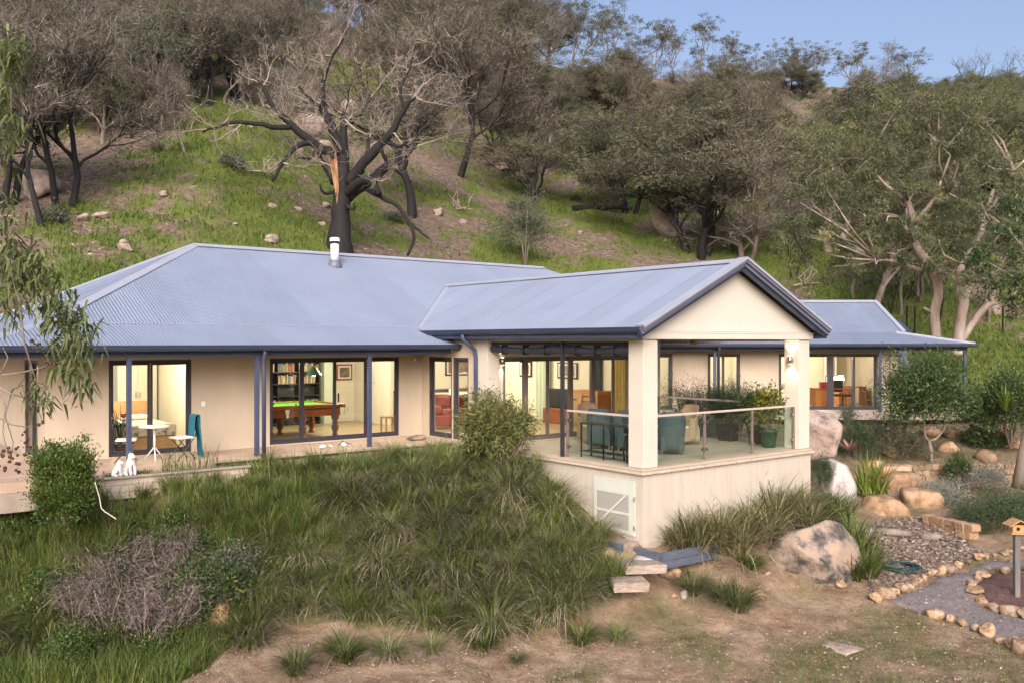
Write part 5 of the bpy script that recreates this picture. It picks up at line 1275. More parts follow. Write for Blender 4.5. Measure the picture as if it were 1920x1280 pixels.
while len(pts) < 298 and tries < 9000:
    tries += 1
    u = tr.uniform(bx[:,0].min(), bx[:,0].max()); d = tr.uniform(bx[:,1].min(), bx[:,1].max())
    if not inpoly(np.array([u]), np.array([d]), BANK)[0]: continue
    X, Y = wh(u, d)
    if X > 12.7 and Y > 12.2 or Y > 18.3: continue
    px = CX + FPX*u/d
    z = tz(u, d); py = CY + (CAMZ - z) * FPX / d
    if px < 420 and py > 1000: 
        if tr.uniform() < .72: continue
    if 430 < px < 560 and 900 < py < 1060 and tr.uniform() < .5: continue
    if any((u-a)**2 + (d-b)**2 < .31**2 for a, b in pts): continue
    pts.append((u, d))
    px_green = (px < 620 and py < 1030) or tr.uniform() < .18
    put((TUSG if px_green else TUS)[int(tr.integers(0, 3 if px_green else 6))], 'grass_tussock', ZL[zone(px, py, X, Y)], 'tussock', 'tussocks covering the bank', u, d, tr.choice([.7, .85, 1.0, 1.2, 1.35])*tr.uniform(.9, 1.1)*(.72 if Y > 17.2 and X > 7.7 else .55 if Y > 17.2 else 1))
for px, py, s, lb in [(730,1232,.75,'round strappy tussock alone on the dirt below the middle of the bank'),(555,1262,.75,'low tussock at the bottom edge below the weeds'),(645,1240,.95,'spreading tussock left of the lone round one'),(1090,1205,.8,'green tussock on the dirt below the right end of the bank'),(1160,1205,.6,'thin dry tussock on the dirt slope'),(905,1215,.8,'tussock at the toe of the bank, under its centre'),(810,1225,.55,'small tussock on the bare dirt'),(1300,1112,.8,'dark green tussock beside the small white rock'),(1385,1140,1.0,'large dark green tussock on the dirt left of the boulder'),(1350,1125,.7,'small dark tussock between the two larger ones'),(970,1245,.35,'tiny grass tuft on the dirt at the bottom'),(470,1215,.95,'tussock beside the tall tan rock'),(1410,1065,.7,'dark tussock against the left of the large boulder')]:
    u, d, z = hit(px, py); put(TUS[int(tr.integers(0,6))], 'grass_tussock', lb, 'tussock', 'single tussocks on the dirt', u, d, s*1.25, z)
for px, py in [(1262,985),(1290,1012),(1325,990),(1345,1030),(1370,975),(1405,1000),(1420,965),(1455,985),(1480,960),(1440,1015),(1500,975),(1310,1045),(1385,1040),(1520,1000),(1275,1035)]:
    u, d, z = hit(px, py); put(TUSD[int(tr.integers(0,4))], 'grass_tussock', 'large straw tipped tussock in the row below the terrace wall', 'tussock', 'dry tussocks below the terrace', u, d, tr.uniform(1.25, 1.65), z)
for px, py in [(1575,985),(1600,1015),(1615,1050),(1625,1080),(1560,960),(1598,1085)]:
    u, d, z = hit(px, py); put(TUSG[int(tr.integers(0,3))], 'grass_tussock', 'bright green arching tussock right of the large boulder', 'tussock', 'green tussocks beside the boulder', u, d, tr.uniform(1.2, 1.5), z)

# grasses as stuff
def scatter_in(poly_px, n, R):
    P = np.array([hit(*p)[:2] for p in poly_px]); out = []
    lo, hi = P.min(0), P.max(0); q = R.uniform(lo, hi, (n*4, 2)); q = q[inpoly(q[:,0], q[:,1], [tuple(p) for p in P])][:n]
    return q[:,0], q[:,1]
R = np.random.default_rng(5)
def grass_stuff(name, label, cat, u, d, L, W, mat, tmean=.45, tstd=.22, lean=.35, droop=1.0, seg=2):
    z = terrain(u, d) - .02; base = np.stack([u, d, z], -1); n = len(u)
    V, F = blades(base, R.uniform(0, 6.283, n), L*R.uniform(.5, 1.3, n), W, np.abs(R.normal(lean, .2, n)), droop*R.uniform(.3, 1.2, n), seg, R)
    o = link(name, np_mesh(name, V, F, mat, np.repeat(np.clip(R.normal(tmean, tstd, n), 0, 1), seg)))
    return tag(o, label, cat, None, 'stuff')
u, d = scatter_in(BANK_PX, 34000, R); X, Y = wh(u, d); k = ~(((X > 12.9) & (Y > 12.3)) | (Y > 18.45)); bare = (fbm(u/1.2, d/1.2, 61) < .52) | ((Y > 16.9) & (X < 8.5))
grass_stuff('bank_grass', 'green grass growing between the tussocks on the bank', 'grass', u[k & bare], d[k & bare], .40, .013, M['tussock'], .6, .22)
u, d = scatter_in([(-80,985),(190,985),(430,930),(620,905),(560,1040),(440,1100),(470,1180),(330,1290),(-80,1300)], 26000, R)
grass_stuff('tall_grass', 'bright green tall grass and weeds at the left of the bank', 'grass', u, d, .42, .014, M['grass'], .5, .25, .3, 1.1, 3)
# lawn
def lawn(n):
    th = np.arctan(R.uniform(-980, 1100, n) / FPX); dd = 1 / np.sqrt(R.uniform(1/26.0**2, 1/11.5**2, n)); u = np.tan(th)*dd
    return u, dd
u, d = lawn(120000); g, h = grassy(u, d); X, Y = wh(u, d)
ok = (R.uniform(0, 1, len(u)) < g*1.1 + .03) & ~inpoly(u, d, BANK) & ~inpoly(u, d, MULCH) & ~inpoly(u, d, PATH) & ~inpoly(u, d, REDB) & ~((X > 12.6) & (Y > 11.5) & (X < 19.2)) & (Y < 18) & (d < 20)
grass_stuff('lawn_grass', 'patchy short lawn grass on the bare earth in front', 'grass', u[ok], d[ok], .11, .009, M['grass'], .45, .25, .5, 1.0)
# hillside grass
n = 250000
th = R.uniform(-150, 2070, n); dd = 26 * (120/26.) ** R.uniform(0, 1, n); u = (th - CX)/FPX*dd
g, h = grassy(u, dd); ok = (R.uniform(0, 1, n) < g*.9) & (h > .5); u, dd = u[ok], dd[ok]
grass_stuff('hill_grass', 'lush green grass over the burnt hillside', 'grass', u, dd, .30, .05, M['grass'], .5, .2, .4, 1.0, 2)
# litter and chips
def flakes(name, label, cat, u, d, s, mat, off, tall=.25):
    n = len(u); P = np.stack([u, d, terrain(u, d) + off], -1); D = R.normal(size=(n,3)); D[:,2] *= tall
    V, F = leaves(P, D, s*R.uniform(.5, 1.6, n), s*.45*R.uniform(.5, 1.4, n), R)
    return tag(link(name, np_mesh(name, V, F, mat, R.uniform(0, 1, n)**1.3)), label, cat, None, 'stuff')
u, d = lawn(22000); X, Y = wh(u, d); ok = ~((X > 12.6) & (Y > 11.5)) & (Y < 17.8) & (d < 20) & ~inpoly(u, d, BANK) & ~inpoly(u, d, PATH); flakes('dirt_clods', 'small clods and stones on the bare earth', 'clods', u[ok], d[ok], .036, M['clods'], .012, 1.0)
u, d = scatter_in(MULCH_PX, 9000, R); flakes('wood_chips', 'pale wood chips and bark litter on the mulch bed', 'mulch', u, d, .085, M['chips'], .045)
u, d = scatter_in(PATH_PX, 700, R); flakes('path_litter', 'dry leaves scattered on the gravel path', 'leaf litter', u, d, .045, M['litter'], .042)
u, d = lawn(14000); X, Y = wh(u, d); ok = ~((X > 12.6) & (Y > 11.5)) & (Y < 17.8) & (d < 20); flakes('ground_litter', 'dry leaves and sticks scattered over the bare earth', 'leaf litter', u[ok], d[ok], .05, M['litter'], .012)
n = 60000; th = R.uniform(-150, 2070, n); dd = 26*(110/26.)**R.uniform(0, 1, n); u = (th-CX)/FPX*dd; g, h = grassy(u, dd); ok = (g < .4) & (h > .5); flakes('hill_litter', 'brown leaf and bark litter between the grass on the hillside', 'leaf litter', u[ok], dd[ok], .17, M['litter'], .03)

# shrubs made of leaf clumps
def shrub_mesh(seed, rx, ry, rz, nclump, per, L, W, mat, up=.3, cr=.22, shell=.55, tmean=.45, droop=0.0, full=False):
    R = np.random.default_rng(seed); c = rdir(R, nclump); c[:,2] = c[:,2] if full else np.where(c[:,2] < -.55, -c[:,2]*.5, c[:,2])
    rad = R.uniform(shell, 1.0, nclump) * (1 + .16*np.sin(c[:,0]*5 + seed) + .13*np.sin(c[:,2]*7 + seed*2))
    rad = np.where(R.uniform(0, 1, nclump) < .10, rad*R.uniform(1.05, 1.32, nclump), rad)
    C = c * rad[:, None] * np.array([rx, ry, rz])
    cs = cr * R.uniform(.6, 1.4, nclump)
    P = np.repeat(C, per, 0) + R.normal(size=(nclump*per, 3)) * np.repeat(cs, per)[:, None] * .5
    D = np.repeat(c, per, 0)*.6 + rdir(R, nclump*per)*.8; D[:,2] += up - droop
    V, F = leaves(P, D, L*R.uniform(.6, 1.3, len(P)), W*R.uniform(.7, 1.3, len(P)), R)
    t = np.clip(np.repeat(R.normal(tmean, .2, nclump), per) + R.normal(0, .13, len(P)), 0, 1)
    return np_mesh('foliage', V, F, mat, t)
def shrub(name, label, cat, loc, r, seed, nclump, per, L, W, mat, stems=None, group=None, **k):
    t = thing(name, label, cat, loc, 0, group)
    o = link('foliage', shrub_mesh(seed, *r, nclump, per, L, W, M[mat], **k), t); o.location = (0, 0, r[2]*.9)
    m = MB(); q = random.Random(seed)
    for i in range(6):
        a = q.uniform(0, 6.28); m.tube([(0,0,-.1), (r[0]*.25*math.cos(a), r[1]*.25*math.sin(a), r[2]*.6), (r[0]*.6*math.cos(a), r[1]*.6*math.sin(a), r[2]*1.35)], [.03*r[2]+.008, .02*r[2]+.006, .004], 5)
    m.build('stems', M[stems or 'bark_grey'], t, True)
    return t
def base_at(px, py, d): p = at_px(px, d, py); return (p[0], p[1], p[2])
bx_, by_ = hw(12.35, 16.2).x, hw(12.35, 16.2).y
shrub('bamboo_shrub', 'feathery light green bamboo like shrub beside the terrace opening', 'shrub', (bx_, by_, -.3), (.78, .7, .86), 3, 420, 30, .15, .022, 'leaf_bamboo', up=-.1, cr=.22, shell=.35, tmean=.45)
m = MB(); q = random.Random(8)
for k in range(16):
    a = q.uniform(-.5, .9); x = q.uniform(.1, .75); hgt = q.uniform(.6, 1.1); m.tube([(x*.5, q.uniform(-.3,.2), 0), (x*.8+.1, q.uniform(-.3,.2), hgt*.6), (x + .25*a + .12, q.uniform(-.4,.2), hgt)], [.011,.008,.004], 5)
o = m.build('bamboo_canes', M['twig_pale'], None, True); o.location = (bx_, by_, -.25); tag(o, 'bare pale canes leaning out of the bamboo like shrub', 'canes')
_bz = tz(at_px(122,15.7,900)[0], 15.7); p = (at_px(122,15.7,900)[0], 15.7, -.56); shrub('rounded_bush', 'dense upright green bush in front of the left paving', 'bush', p, (.46, .44, .70), 5, 620, 46, .065, .022, 'leaf_bright', up=.7, cr=.15, shell=.3, tmean=.5, full=True)
shrub('potted_shrub', 'dark fine leaved shrub in the black square pot', 'shrub', (5.52, 23.1, .38), (.52, .5, .30), 7, 200, 34, .06, .012, 'leaf_needle', cr=.2)
shrub('potted_citrus', 'yellow green citrus plant in the glossy green pot', 'plant', (6.10, 21.62, .40), (.40, .38, .52), 8, 120, 14, .10, .042, 'leaf_yellow', cr=.2, shell=.3)
shrub('potted_plant', 'dark leafy plant in the pot behind the green one', 'plant', (5.98, 22.35, .38), (.32, .32, .45), 9, 90, 14, .10, .04, 'leaf_dark', cr=.2)
def sh_px(name, label, px, py, d, rx, rz, seed, nc, per, L, W, mat, ry=None, **k):
    p = at_px(px, d, py); g_ = tz(p[0], d); z = p[2] if k.pop('free', False) else min(p[2], g_ + .3)
    return shrub(name, label, 'shrub', (p[0], d, z), (rx, ry or rx*.8, rz), seed, nc, per, L, W, mat, **k)
sh_px('grevillea_bush', 'wide dark grey green shrub behind the terrace in front of the wing', 1345, 808, 26.5, 1.40, .72, 11, 420, 40, .085, .014, 'leaf_needle', cr=.26, free=True)
sh_px('silver_shrub', 'low silver leaved shrub behind the far balustrade', 1322, 822, 25.4, .62, .30, 12, 130, 26, .06, .022, 'leaf_silver', cr=.14, free=True)
sh_px('conifer_shrub', 'blue green conifer hugging the right corner of the terrace base', 1541, 893, 22.0, .26, .42, 13, 160, 40, .05, .010, 'leaf_needle', cr=.1, tmean=.6)
sh_px('round_shrub', 'dark green rounded shrub between the pink boulder and the garden tree', 1605, 868, 27.2, .66, .60, 14, 260, 36, .08, .012, 'leaf_needle', up=.7, cr=.16)
sh_px('low_shrub', 'broad dark green low shrub right of the pale stone wall', 1868, 1025, 22.0, 1.15, .66, 15, 420, 44, .07, .012, 'leaf_needle', cr=.24, tmean=.55)
sh_px('low_shrub', 'second broad green shrub at the right edge behind the bird house', 1945, 1010, 22.6, .9, .68, 16, 300, 40, .07, .013, 'leaf_needle', cr=.24, tmean=.7)
sh_px('silver_shrub', 'loose grey green shrub in front of the stone retaining wall', 1765, 960, 24.0, .62, .42, 17, 190, 26, .075, .018, 'leaf_silver', cr=.2, tmean=.25)
sh_px('silver_shrub', 'small grey green shrub against the right of the stone wall', 1850, 918, 25.4, .55, .36, 18, 150, 24, .07, .018, 'leaf_silver', cr=.2, tmean=.2)
sh_px('dark_plant', 'dark strappy plant in front of the middle of the stone wall', 1797, 905, 25.7, .36, .36, 19, 90, 20, .14, .02, 'leaf_dark', cr=.16, up=.8)
sh_px('grey_shrub', 'tall grey flowering shrub left of the garden tree crown', 1695, 790, 29.5, .85, 1.35, 31, 260, 26, .075, .022, 'leaf_grey', cr=.28, shell=.35)
sh_px('leafy_shrub', 'dense dark leafy shrub at the right edge under the gum branches', 1895, 795, 28.0, .95, 1.15, 32, 320, 22, .12, .045, 'leaf_dark', cr=.3, tmean=.6)
sh_px('leafy_shrub', 'green leafy shrub right of the wing corner post', 1840, 800, 29.5, .5, .75, 33, 150, 20, .12, .04, 'leaf_dark', cr=.25, tmean=.5)
sh_px('terrace_plant', 'dark green ground plant on the terraced rocks at the right', 1850, 845, 29.0, .8, .32, 34, 180, 26, .10, .022, 'leaf_dark', cr=.22, up=.5)
sh_px('terrace_plant', 'bushy brown green plant on the rocks under the garden tree', 1690, 868, 27.4, .75, .48, 35, 200, 26, .085, .02, 'leaf_burnt', cr=.24)
sh_px('terrace_plant', 'greenish plant on the rocks left of the garden tree trunk', 1655, 840, 28.6, .5, .4, 36, 130, 24, .08, .02, 'leaf_grey', cr=.22)
sh_px('white_flower_shrub', 'pale flowering shrub beside the wing corner post', 1822, 800, 30.2, .32, .34, 37, 80, 18, .07, .04, 'leaf_silver', cr=.18, tmean=.9)
sh_px('dry_shrub', 'thin dry grey shrub before the office glazing', 1590, 800, 30.5, .32, .42, 38, 90, 18, .07, .016, 'leaf_grey', cr=.2, shell=.2)
sh_px('weed_clump', 'leafy weed clump with yellow flowers above the pale flat rock', 385, 1075, 15.9, .55, .32, 42, 140, 24, .075, .03, 'weed', cr=.26)
WM = [shrub_mesh(410+j, .34, .32, .17, 70, 18, .06, .024, M['weed'], cr=.2, shell=.2) for j in range(3)]
for i in range(34):
    px, py = tr.uniform(-20, 430), tr.uniform(985, 1270)
    if px > 330 and py > 1200: continue
    u, d, z = hit(px, py); put(WM[i % 3], 'leafy_weed', 'low leafy green weed in the tall grass at lower left', 'weed', 'leafy weeds in the tall grass', u, d, tr.uniform(.6, 1.2), z + .18)
sh_px('weed_clump', 'grey green weed clump beside the bank tussocks', 435, 1020, 16.4, .4, .3, 44, 100, 22, .07, .028, 'leaf_grey', cr=.22)
# flax and bromeliad
fx = at_px(1632, 23.9, 925); Rf = np.random.default_rng(3); n = 70
V, F = blades(np.c_[Rf.uniform(-.35,.45,n), Rf.uniform(-.2,.2,n), np.zeros(n)], Rf.uniform(0,6.28,n), Rf.uniform(.7,1.25,n), .055, np.abs(Rf.normal(.3,.2,n)), Rf.uniform(.1,.7,n), 5, Rf)
o = link('flax_plant', np_mesh('flax_plant', V, F, M['flax'], np.repeat(np.clip(Rf.normal(.5,.25,n),0,1),5))); o.location = fx; tag(o, 'yellow green flax plant with sword leaves above the sandstone block', 'plant')
V, F = blades(np.zeros((34,3)), np.linspace(0,12.5,34), Rf.uniform(.35,.5,34), .07, Rf.uniform(.5,1.1,34), .5, 4, Rf)
o = link('bromeliad', np_mesh('bromeliad', V, F, M['bromeliad'], np.repeat(Rf.uniform(0,1,34),4))); bp_ = at_px(1592, 26.2, 845); o.location = bp_; tag(o, 'reddish bromeliad rosette in front of the round dark shrub', 'plant')
V, F = blades(np.zeros((40,3)), Rf.uniform(0,6.28,40), Rf.uniform(.5,.9,40), .05, np.abs(Rf.normal(.4,.3,40)), .3, 4, Rf)
o = link('spiky_plant', np_mesh('spiky_plant', V, F, M['flax'], np.repeat(Rf.uniform(.1,.6,40),4))); o.location = at_px(1885, 27.2, 770); tag(o, 'spiky yucca like plant in the leafy shrubs at the right edge', 'plant')
# reeds in the planter
n = 60; V, F = blades(np.c_[Rf.uniform(5.75,6.9,n), Rf.uniform(18.1,18.45,n), np.full(n,-.1)], Rf.uniform(0,6.28,n), Rf.uniform(.3,.62,n), .016, np.abs(Rf.normal(.2,.15,n)), .3, 4, Rf)
V = V - np.array([6.3, 18.3, 0]); o = link('planter_reeds', np_mesh('planter_reeds', V, F, M['tussock'], np.repeat(np.clip(Rf.normal(.4,.3,n),0,1),4))); o.location = hw(6.3,18.3,0); o.rotation_euler = (0,0,TH); tag(o, 'upright green reeds growing in the planter box', 'reeds')
n = 500; V, F = leaves(np.c_[Rf.uniform(-.45,.4,n), Rf.uniform(-.18,.18,n), Rf.uniform(0,.08,n)], rdir(Rf,n)+np.array([0,0,.6]), .05, .02, Rf)
o = link('planter_herbs', np_mesh('planter_herbs', V, F, M['weed'], Rf.uniform(0,1,n))); o.location = hw(5.15,18.3,-.09); o.rotation_euler = (0,0,TH); tag(o, 'low green herbs at the left end of the planter box', 'plant')
# dead fennel like shrubs
def dead_mesh(seed):
    R = np.random.default_rng(seed); m = MB(); tips = []; q = random.Random(seed)
    for k in range(9):
        a = q.uniform(0, 6.28); e = (q.uniform(.1,.5)*math.cos(a), q.uniform(.1,.5)*math.sin(a), q.uniform(.55,1.15)); mid = (e[0]*.4, e[1]*.4, e[2]*.55)
        m.tube([(0,0,-.05), mid, e], [.010,.007,.004], 4); tips += [Vector(e), Vector(mid)*.4 + Vector(e)*.6]
    T = np.array(tips); P = np.repeat(T, 80, 0) + R.normal(size=(len(T)*80,3))*.15; D = rdir(R, len(P)); D[:,2] += .3
    V, F = strips(P, D, R.uniform(.06,.2,len(P)), .011, R)
    return m.mesh('stems', M['twig_pale'], True), np_mesh('foliage', V, F, M['dead_shrub'], R.uniform(0,1,len(F)))
DM = [dead_mesh(i) for i in range(3)]
for i, (px, py, s) in enumerate([(140,1190,.9),(200,1215,1.0),(270,1225,1.0),(330,1200,.95),(390,1160,.8),(300,1120,.9),(225,1140,.9),(345,1075,.75),(420,1120,.6)]):
    u, d, z = hit(px, py); t = thing('dead_weed', 'dry purplish brown feathery weed in the patch at lower left', 'weed', (u, d, z), i*1.3, 'dry feathery weeds'); t.scale = (s,)*3
    link('stems', DM[i % 3][0], t); link('foliage', DM[i % 3][1], t)

# ------------------------------------------------------------------ trees
def skeleton(seed, H, r0, nmain=4, lv=3, kids=(5,5,5), spread=.75, lean=(0,0), fork=.3, wig=.22, up=.12, ratio=.62, trunks=1, sides=(8,6,4,3)):
    q = random.Random(seed); m = MB(); tips = []; segs = []
    def rv(): return Vector((q.gauss(0,1), q.gauss(0,1), q.gauss(0,1)))
    def limb(p, d, L, r, l):
        n = 5 if l < 2 else 4; pts = [p.copy()]; rad = [r]
        for i in range(n):
            d = (d + rv()*wig*(.6 if l == 0 else 1) + Vector((0,0,up if l else .05))).normalized(); p = p + d*(L/n); pts.append(p.copy()); rad.append(max(.006, r*(1 - .58*(i+1)/n)))
        m.tube(pts, rad, sides[min(l, len(sides)-1)], False)
        if l >= 2:
            for i in range(1, n+1): segs.append((pts[i-1], pts[i]))
        if l == lv: tips.append((pts[-1], d)); return
        for k in range(kids[l]):
            f = (fork + (1-fork)*(k + q.uniform(.2,.9))/kids[l]) if l else max(fork, q.uniform(fork, 1)); f = min(f, 1.0); i = min(n-1, int(f*n)); t = f*n - i
            b = pts[i].lerp(pts[i+1], t); ax = d.orthogonal(); a = q.uniform(0, 6.28)
            dd = (pts[i+1]-pts[i]).normalized(); side = (dd.orthogonal().normalized()); side.rotate(Matrix.Rotation(a, 3, dd))
            nd = (dd*math.cos(spread) + side*math.sin(spread*q.uniform(.7,1.25))).normalized()
            limb(b, nd, L*ratio*q.uniform(.75,1.2), rad[i]*.62, l+1)
    for k in range(trunks):
        a = 6.28*k/trunks + q.uniform(0,1); dv = Vector((lean[0] + (.28*math.cos(a) if trunks > 1 else 0), lean[1] + (.28*math.sin(a) if trunks > 1 else 0), 1)).normalized()
        limb(Vector((.25*math.cos(a)*(trunks>1), .25*math.sin(a)*(trunks>1), -.4)), dv, H*.52, r0*q.uniform(.75,1), 0)
    return m, tips, segs
def haze(segs, tips, R, per_seg, L, W, mat, spread=.55, up=.25, name='twigs'):
    A = np.array([tuple(a) for a, b in segs]); B = np.array([tuple(b) for a, b in segs]); n = len(A)*per_seg
    i = np.repeat(np.arange(len(A)), per_seg); f = R.uniform(0,1,(n,1)); P = A[i]*(1-f) + B[i]*f; ax = (B-A)[i]; ax /= np.linalg.norm(ax,axis=1,keepdims=True)+1e-9
    D = ax*.9 + rdir(R,n)*.9; D[:,2] += up; P = P + rdir(R,n)*R.uniform(0,spread,(n,1))
    V, F = strips(P, D, L*R.uniform(.4,1.3,n), W*R.uniform(.6,1.3,n), R)
    return np_mesh(name, V, F, mat, np.clip(R.normal(.45,.24,n),0,1))
def foliage(tips, R, per, rad, L, W, mat, droop=.5, flat=.6, keep=1.0, name='crown'):
    T = np.array([tuple(p) for p, d in tips]); T = T[R.uniform(0,1,len(T)) < keep]; n = len(T)*per
    cr = np.repeat(R.uniform(.6,1.25,len(T)), per)[:,None]*rad; off = rdir(R,n)*R.uniform(.15,1,(n,1))**.6*cr; off[:,2] *= flat
    P = np.repeat(T,per,0) + off; D = rdir(R,n); D[:,2] -= droop
    V, F = leaves(P, D, L*R.uniform(.6,1.3,n), W*R.uniform(.7,1.3,n), R)
    t = np.clip(np.repeat(R.normal(.45,.18,len(T)),per) + R.normal(0,.14,n),0,1)
    return np_mesh(name, V, F, mat, t)
PROT = {}
def proto(key, parts, H): PROT.setdefault(key, []).append((parts, H))
for i in range(5):       # burnt, hazy twig crowns
    R = np.random.default_rng(100+i); m, tips, segs = skeleton(200+i, 9.5, .20, kids=(6,5,4), spread=.55+.06*i, trunks=1+(i%3), fork=.42, up=.13, lean=(.12*(i-2),0))
    hz = haze(segs, tips, R, 10 if i % 3 == 0 else (6 if i % 3 == 1 else 4), .7, .029, M['twig'])
    lf = foliage(tips, R, 22, .6, .22, .05, M['leaf_burnt'], .3, .7, .6)
    proto('burnt', [('trunk', m.mesh('trunk', M['bark_black'], True)), ('twigs', hz), ('crown', lf)], 9.5)
for i in range(3):       # burnt with grey branches
    R = np.random.default_rng(120+i); m, tips, segs = skeleton(230+i, 8.5, .16, kids=(6,5,4), spread=.8, fork=.22, up=.06, trunks=1+i%2)
    hz = haze(segs, tips, R, 6, .6, .026, M['twig'])
    proto('grey', [('trunk', m.mesh('trunk', M['bark_grey'], True)), ('twigs', hz)], 8.5)
for i in range(4):       # scorched olive brown foliage
    R = np.random.default_rng(140+i); m, tips, segs = skeleton(250+i, 9.0, .19, kids=(6,5,4), spread=.7, fork=.25, up=.10, trunks=1+(i%2)*2)
    lf = foliage(tips, R, 120, .62, .22, .045, M['leaf_burnt'], .2, .7, .85)
    hz = haze(segs, tips, R, 4, .6, .026, M['twig'])
    proto('olive', [('trunk', m.mesh('trunk', M['bark_black'], True)), ('crown', lf), ('twigs', hz)], 9.0)
for i in range(4):       # green eucalypts, pale trunks
    R = np.random.default_rng(160+i); m, tips, segs = skeleton(270+i, 12.0, .30, kids=(6,5,5), spread=.72, fork=.35, up=.08, wig=.27, trunks=1+(i%2))
    lf = foliage(tips, R, 150, .70, .20, .042, M['leaf_euc'], .6, .75, .85)
    proto('euc', [('trunk', m.mesh('trunk', M['bark_pale'], True)), ('crown', lf)], 12.0)
for i in range(4):       # sparse skyline gums
    R = np.random.default_rng(180+i); m, tips, segs = skeleton(290+i, 11.0, .17, kids=(5,4,4), spread=.5+.07*i, fork=.4, up=.14, trunks=1+(i%2))
    lf = foliage(tips, R, 46, .55, .24, .07, M['leaf_grey' if i % 2 else 'leaf_burnt'], .1, .6, .8)
    proto('sky', [('trunk', m.mesh('trunk', M['bark_grey'], True)), ('crown', lf)], 11.0)
for i in range(2):       # bare slender dead trees
    R = np.random.default_rng(195+i); m, tips, segs = skeleton(310+i, 10.0, .11, kids=(4,4,3), spread=.45, fork=.3, up=.16, trunks=2)
    hz = haze(segs, tips, R, 3, .4, .025, M['twig'], .2)
    proto('bare', [('trunk', m.mesh('trunk', M['bark_black'], True)), ('twigs', hz)], 10.0)
tq = random.Random(21)
KIND = {'burnt': ('burnt_tree', 'burnt tree with hazy brown twigs on the hillside', 'burnt trees on the hillside'),
        'grey': ('dead_tree', 'grey dead tree with fine twigs on the hillside', 'dead grey trees on the hillside'),
        'olive': ('scorched_tree', 'scorched tree with olive foliage on the hillside', 'scorched trees on the hillside'),
        'euc': ('gum_tree', 'green gum tree with pale trunk on the slope behind the wing', 'green gums behind the wing'),
        'sky': ('ridge_tree', 'slender gum among the trunks behind the wing roof', 'slender gums'),
        'bare': ('bare_tree', 'thin bare black tree standing against the sky or slope', 'thin bare trees')}
def zone_t(px, py):
    if px < 300: return 'above the roof end' if py > 140 else 'at the top left corner'
    if px < 600: return 'left of the great tree'
    if px < 760: return 'behind the great tree'
    if px < 1000: return 'right of the great tree'
    if px < 1480: return 'above the terrace roof'
    return 'among the green gums'
ORD = ['leftmost','second','third','fourth','fifth','sixth','seventh','eighth','ninth','tenth','eleventh','twelfth','thirteenth','fourteenth','fifteenth','sixteenth','seventeenth','eighteenth','nineteenth','twentieth','twenty first','twenty second','twenty third','twenty fourth','twenty fifth','twenty sixth','twenty seventh','rightmost']
def tree(key, px, py, hpx, var=None, label=None, d=None, wx=1.0, rz=None, sunk=0):
    u, dd, z = hit_after(px, py, 28.0) if d is None else ((px-CX)/FPX*d, d, tz((px-CX)/FPX*d, d))
    while d is None and dd > 185 and py < 600: py += 4; u, dd, z = hit_after(px, py, 28.0)
    parts, H = PROT[key][(tq.randrange(len(PROT[key])) if var is None else var) % len(PROT[key])]
    s = hpx*dd/FPX/H; nm, lb, gp = KIND[key]
    lb = lb.replace('on the hillside', 'on the hillside ' + zone_t(px, py)) if 'hillside' in lb else lb
    t = thing(nm, label or lb, 'tree', (u, dd, z - sunk), tq.uniform(0,6.28) if rz is None else rz, gp); t.scale = (s*wx, s*wx, s)
    for n_, me in parts: link(n_, me, t)
    return t
# left front group
tree('burnt', 82, 425, 400, 0, 'burnt tree with leaning black trunk at the far left front of the slope', rz=0)
tree('burnt', 118, 392, 380, 1, 'burnt tree of several black stems just behind the leftmost leaning trunk', wx=1.2)
tree('burnt', 10, 385, 380, 2, 'burnt tree cut off by the left edge, black trunks low down')
tree('grey', 350, 290, 170, 0, 'small dead tree leaning over the litter left of the great burnt tree')
for px, py, h in [(60,250,230),(190,270,250),(275,240,230),(330,210,190),(180,160,200),(90,150,200),(10,160,210),(260,120,190),(380,150,180),(440,190,190),(340,80,170),(430,90,160),(500,120,170),(540,70,130),(150,80,180),(40,90,180),(240,50,150),(20,210,220),(130,210,230),(230,190,210),(310,150,190),(60,60,150),(120,40,140),(200,100,180),(300,40,130),(400,40,130),(370,110,170),(470,60,120),(500,40,110),(520,150,170),(590,110,100),(720,120,120),(740,100,110),(420,140,170),(560,30,90)]:
    tree(tq.choice(['burnt','burnt','burnt','grey','sky','olive']), px, py, h, wx=1.1)
for row, py in enumerate((60, 105, 150, 200, 255)):
    for c in range(18):
        px = c*58 + 29*(row % 2) + tq.uniform(-18, 18); yy = py + tq.uniform(-14, 14)
        if 500 < px < 760 and yy > 115 or yy > 225 and px > 330 or 590 < px < 720 and yy > 80: continue
        tree(tq.choice(['burnt','burnt','burnt','burnt','grey','sky','olive']), px, yy, tq.uniform(115, 165) + .25*yy, wx=tq.uniform(1.0, 1.35))
for px, py, h, k in [(545,110,120,'sky'),(580,135,120,'bare'),(610,120,110,'grey'),(640,110,100,'sky'),(668,140,110,'bare'),(690,115,100,'grey'),(715,160,130,'sky'),(530,190,130,'grey'),(600,185,110,'bare')]: tree(k, px, py, h, wx=1.05, label=('slender tree' if k == 'sky' else 'thin bare tree' if k == 'bare' else 'dead twiggy tree') + ' on the open slope behind the great burnt tree')
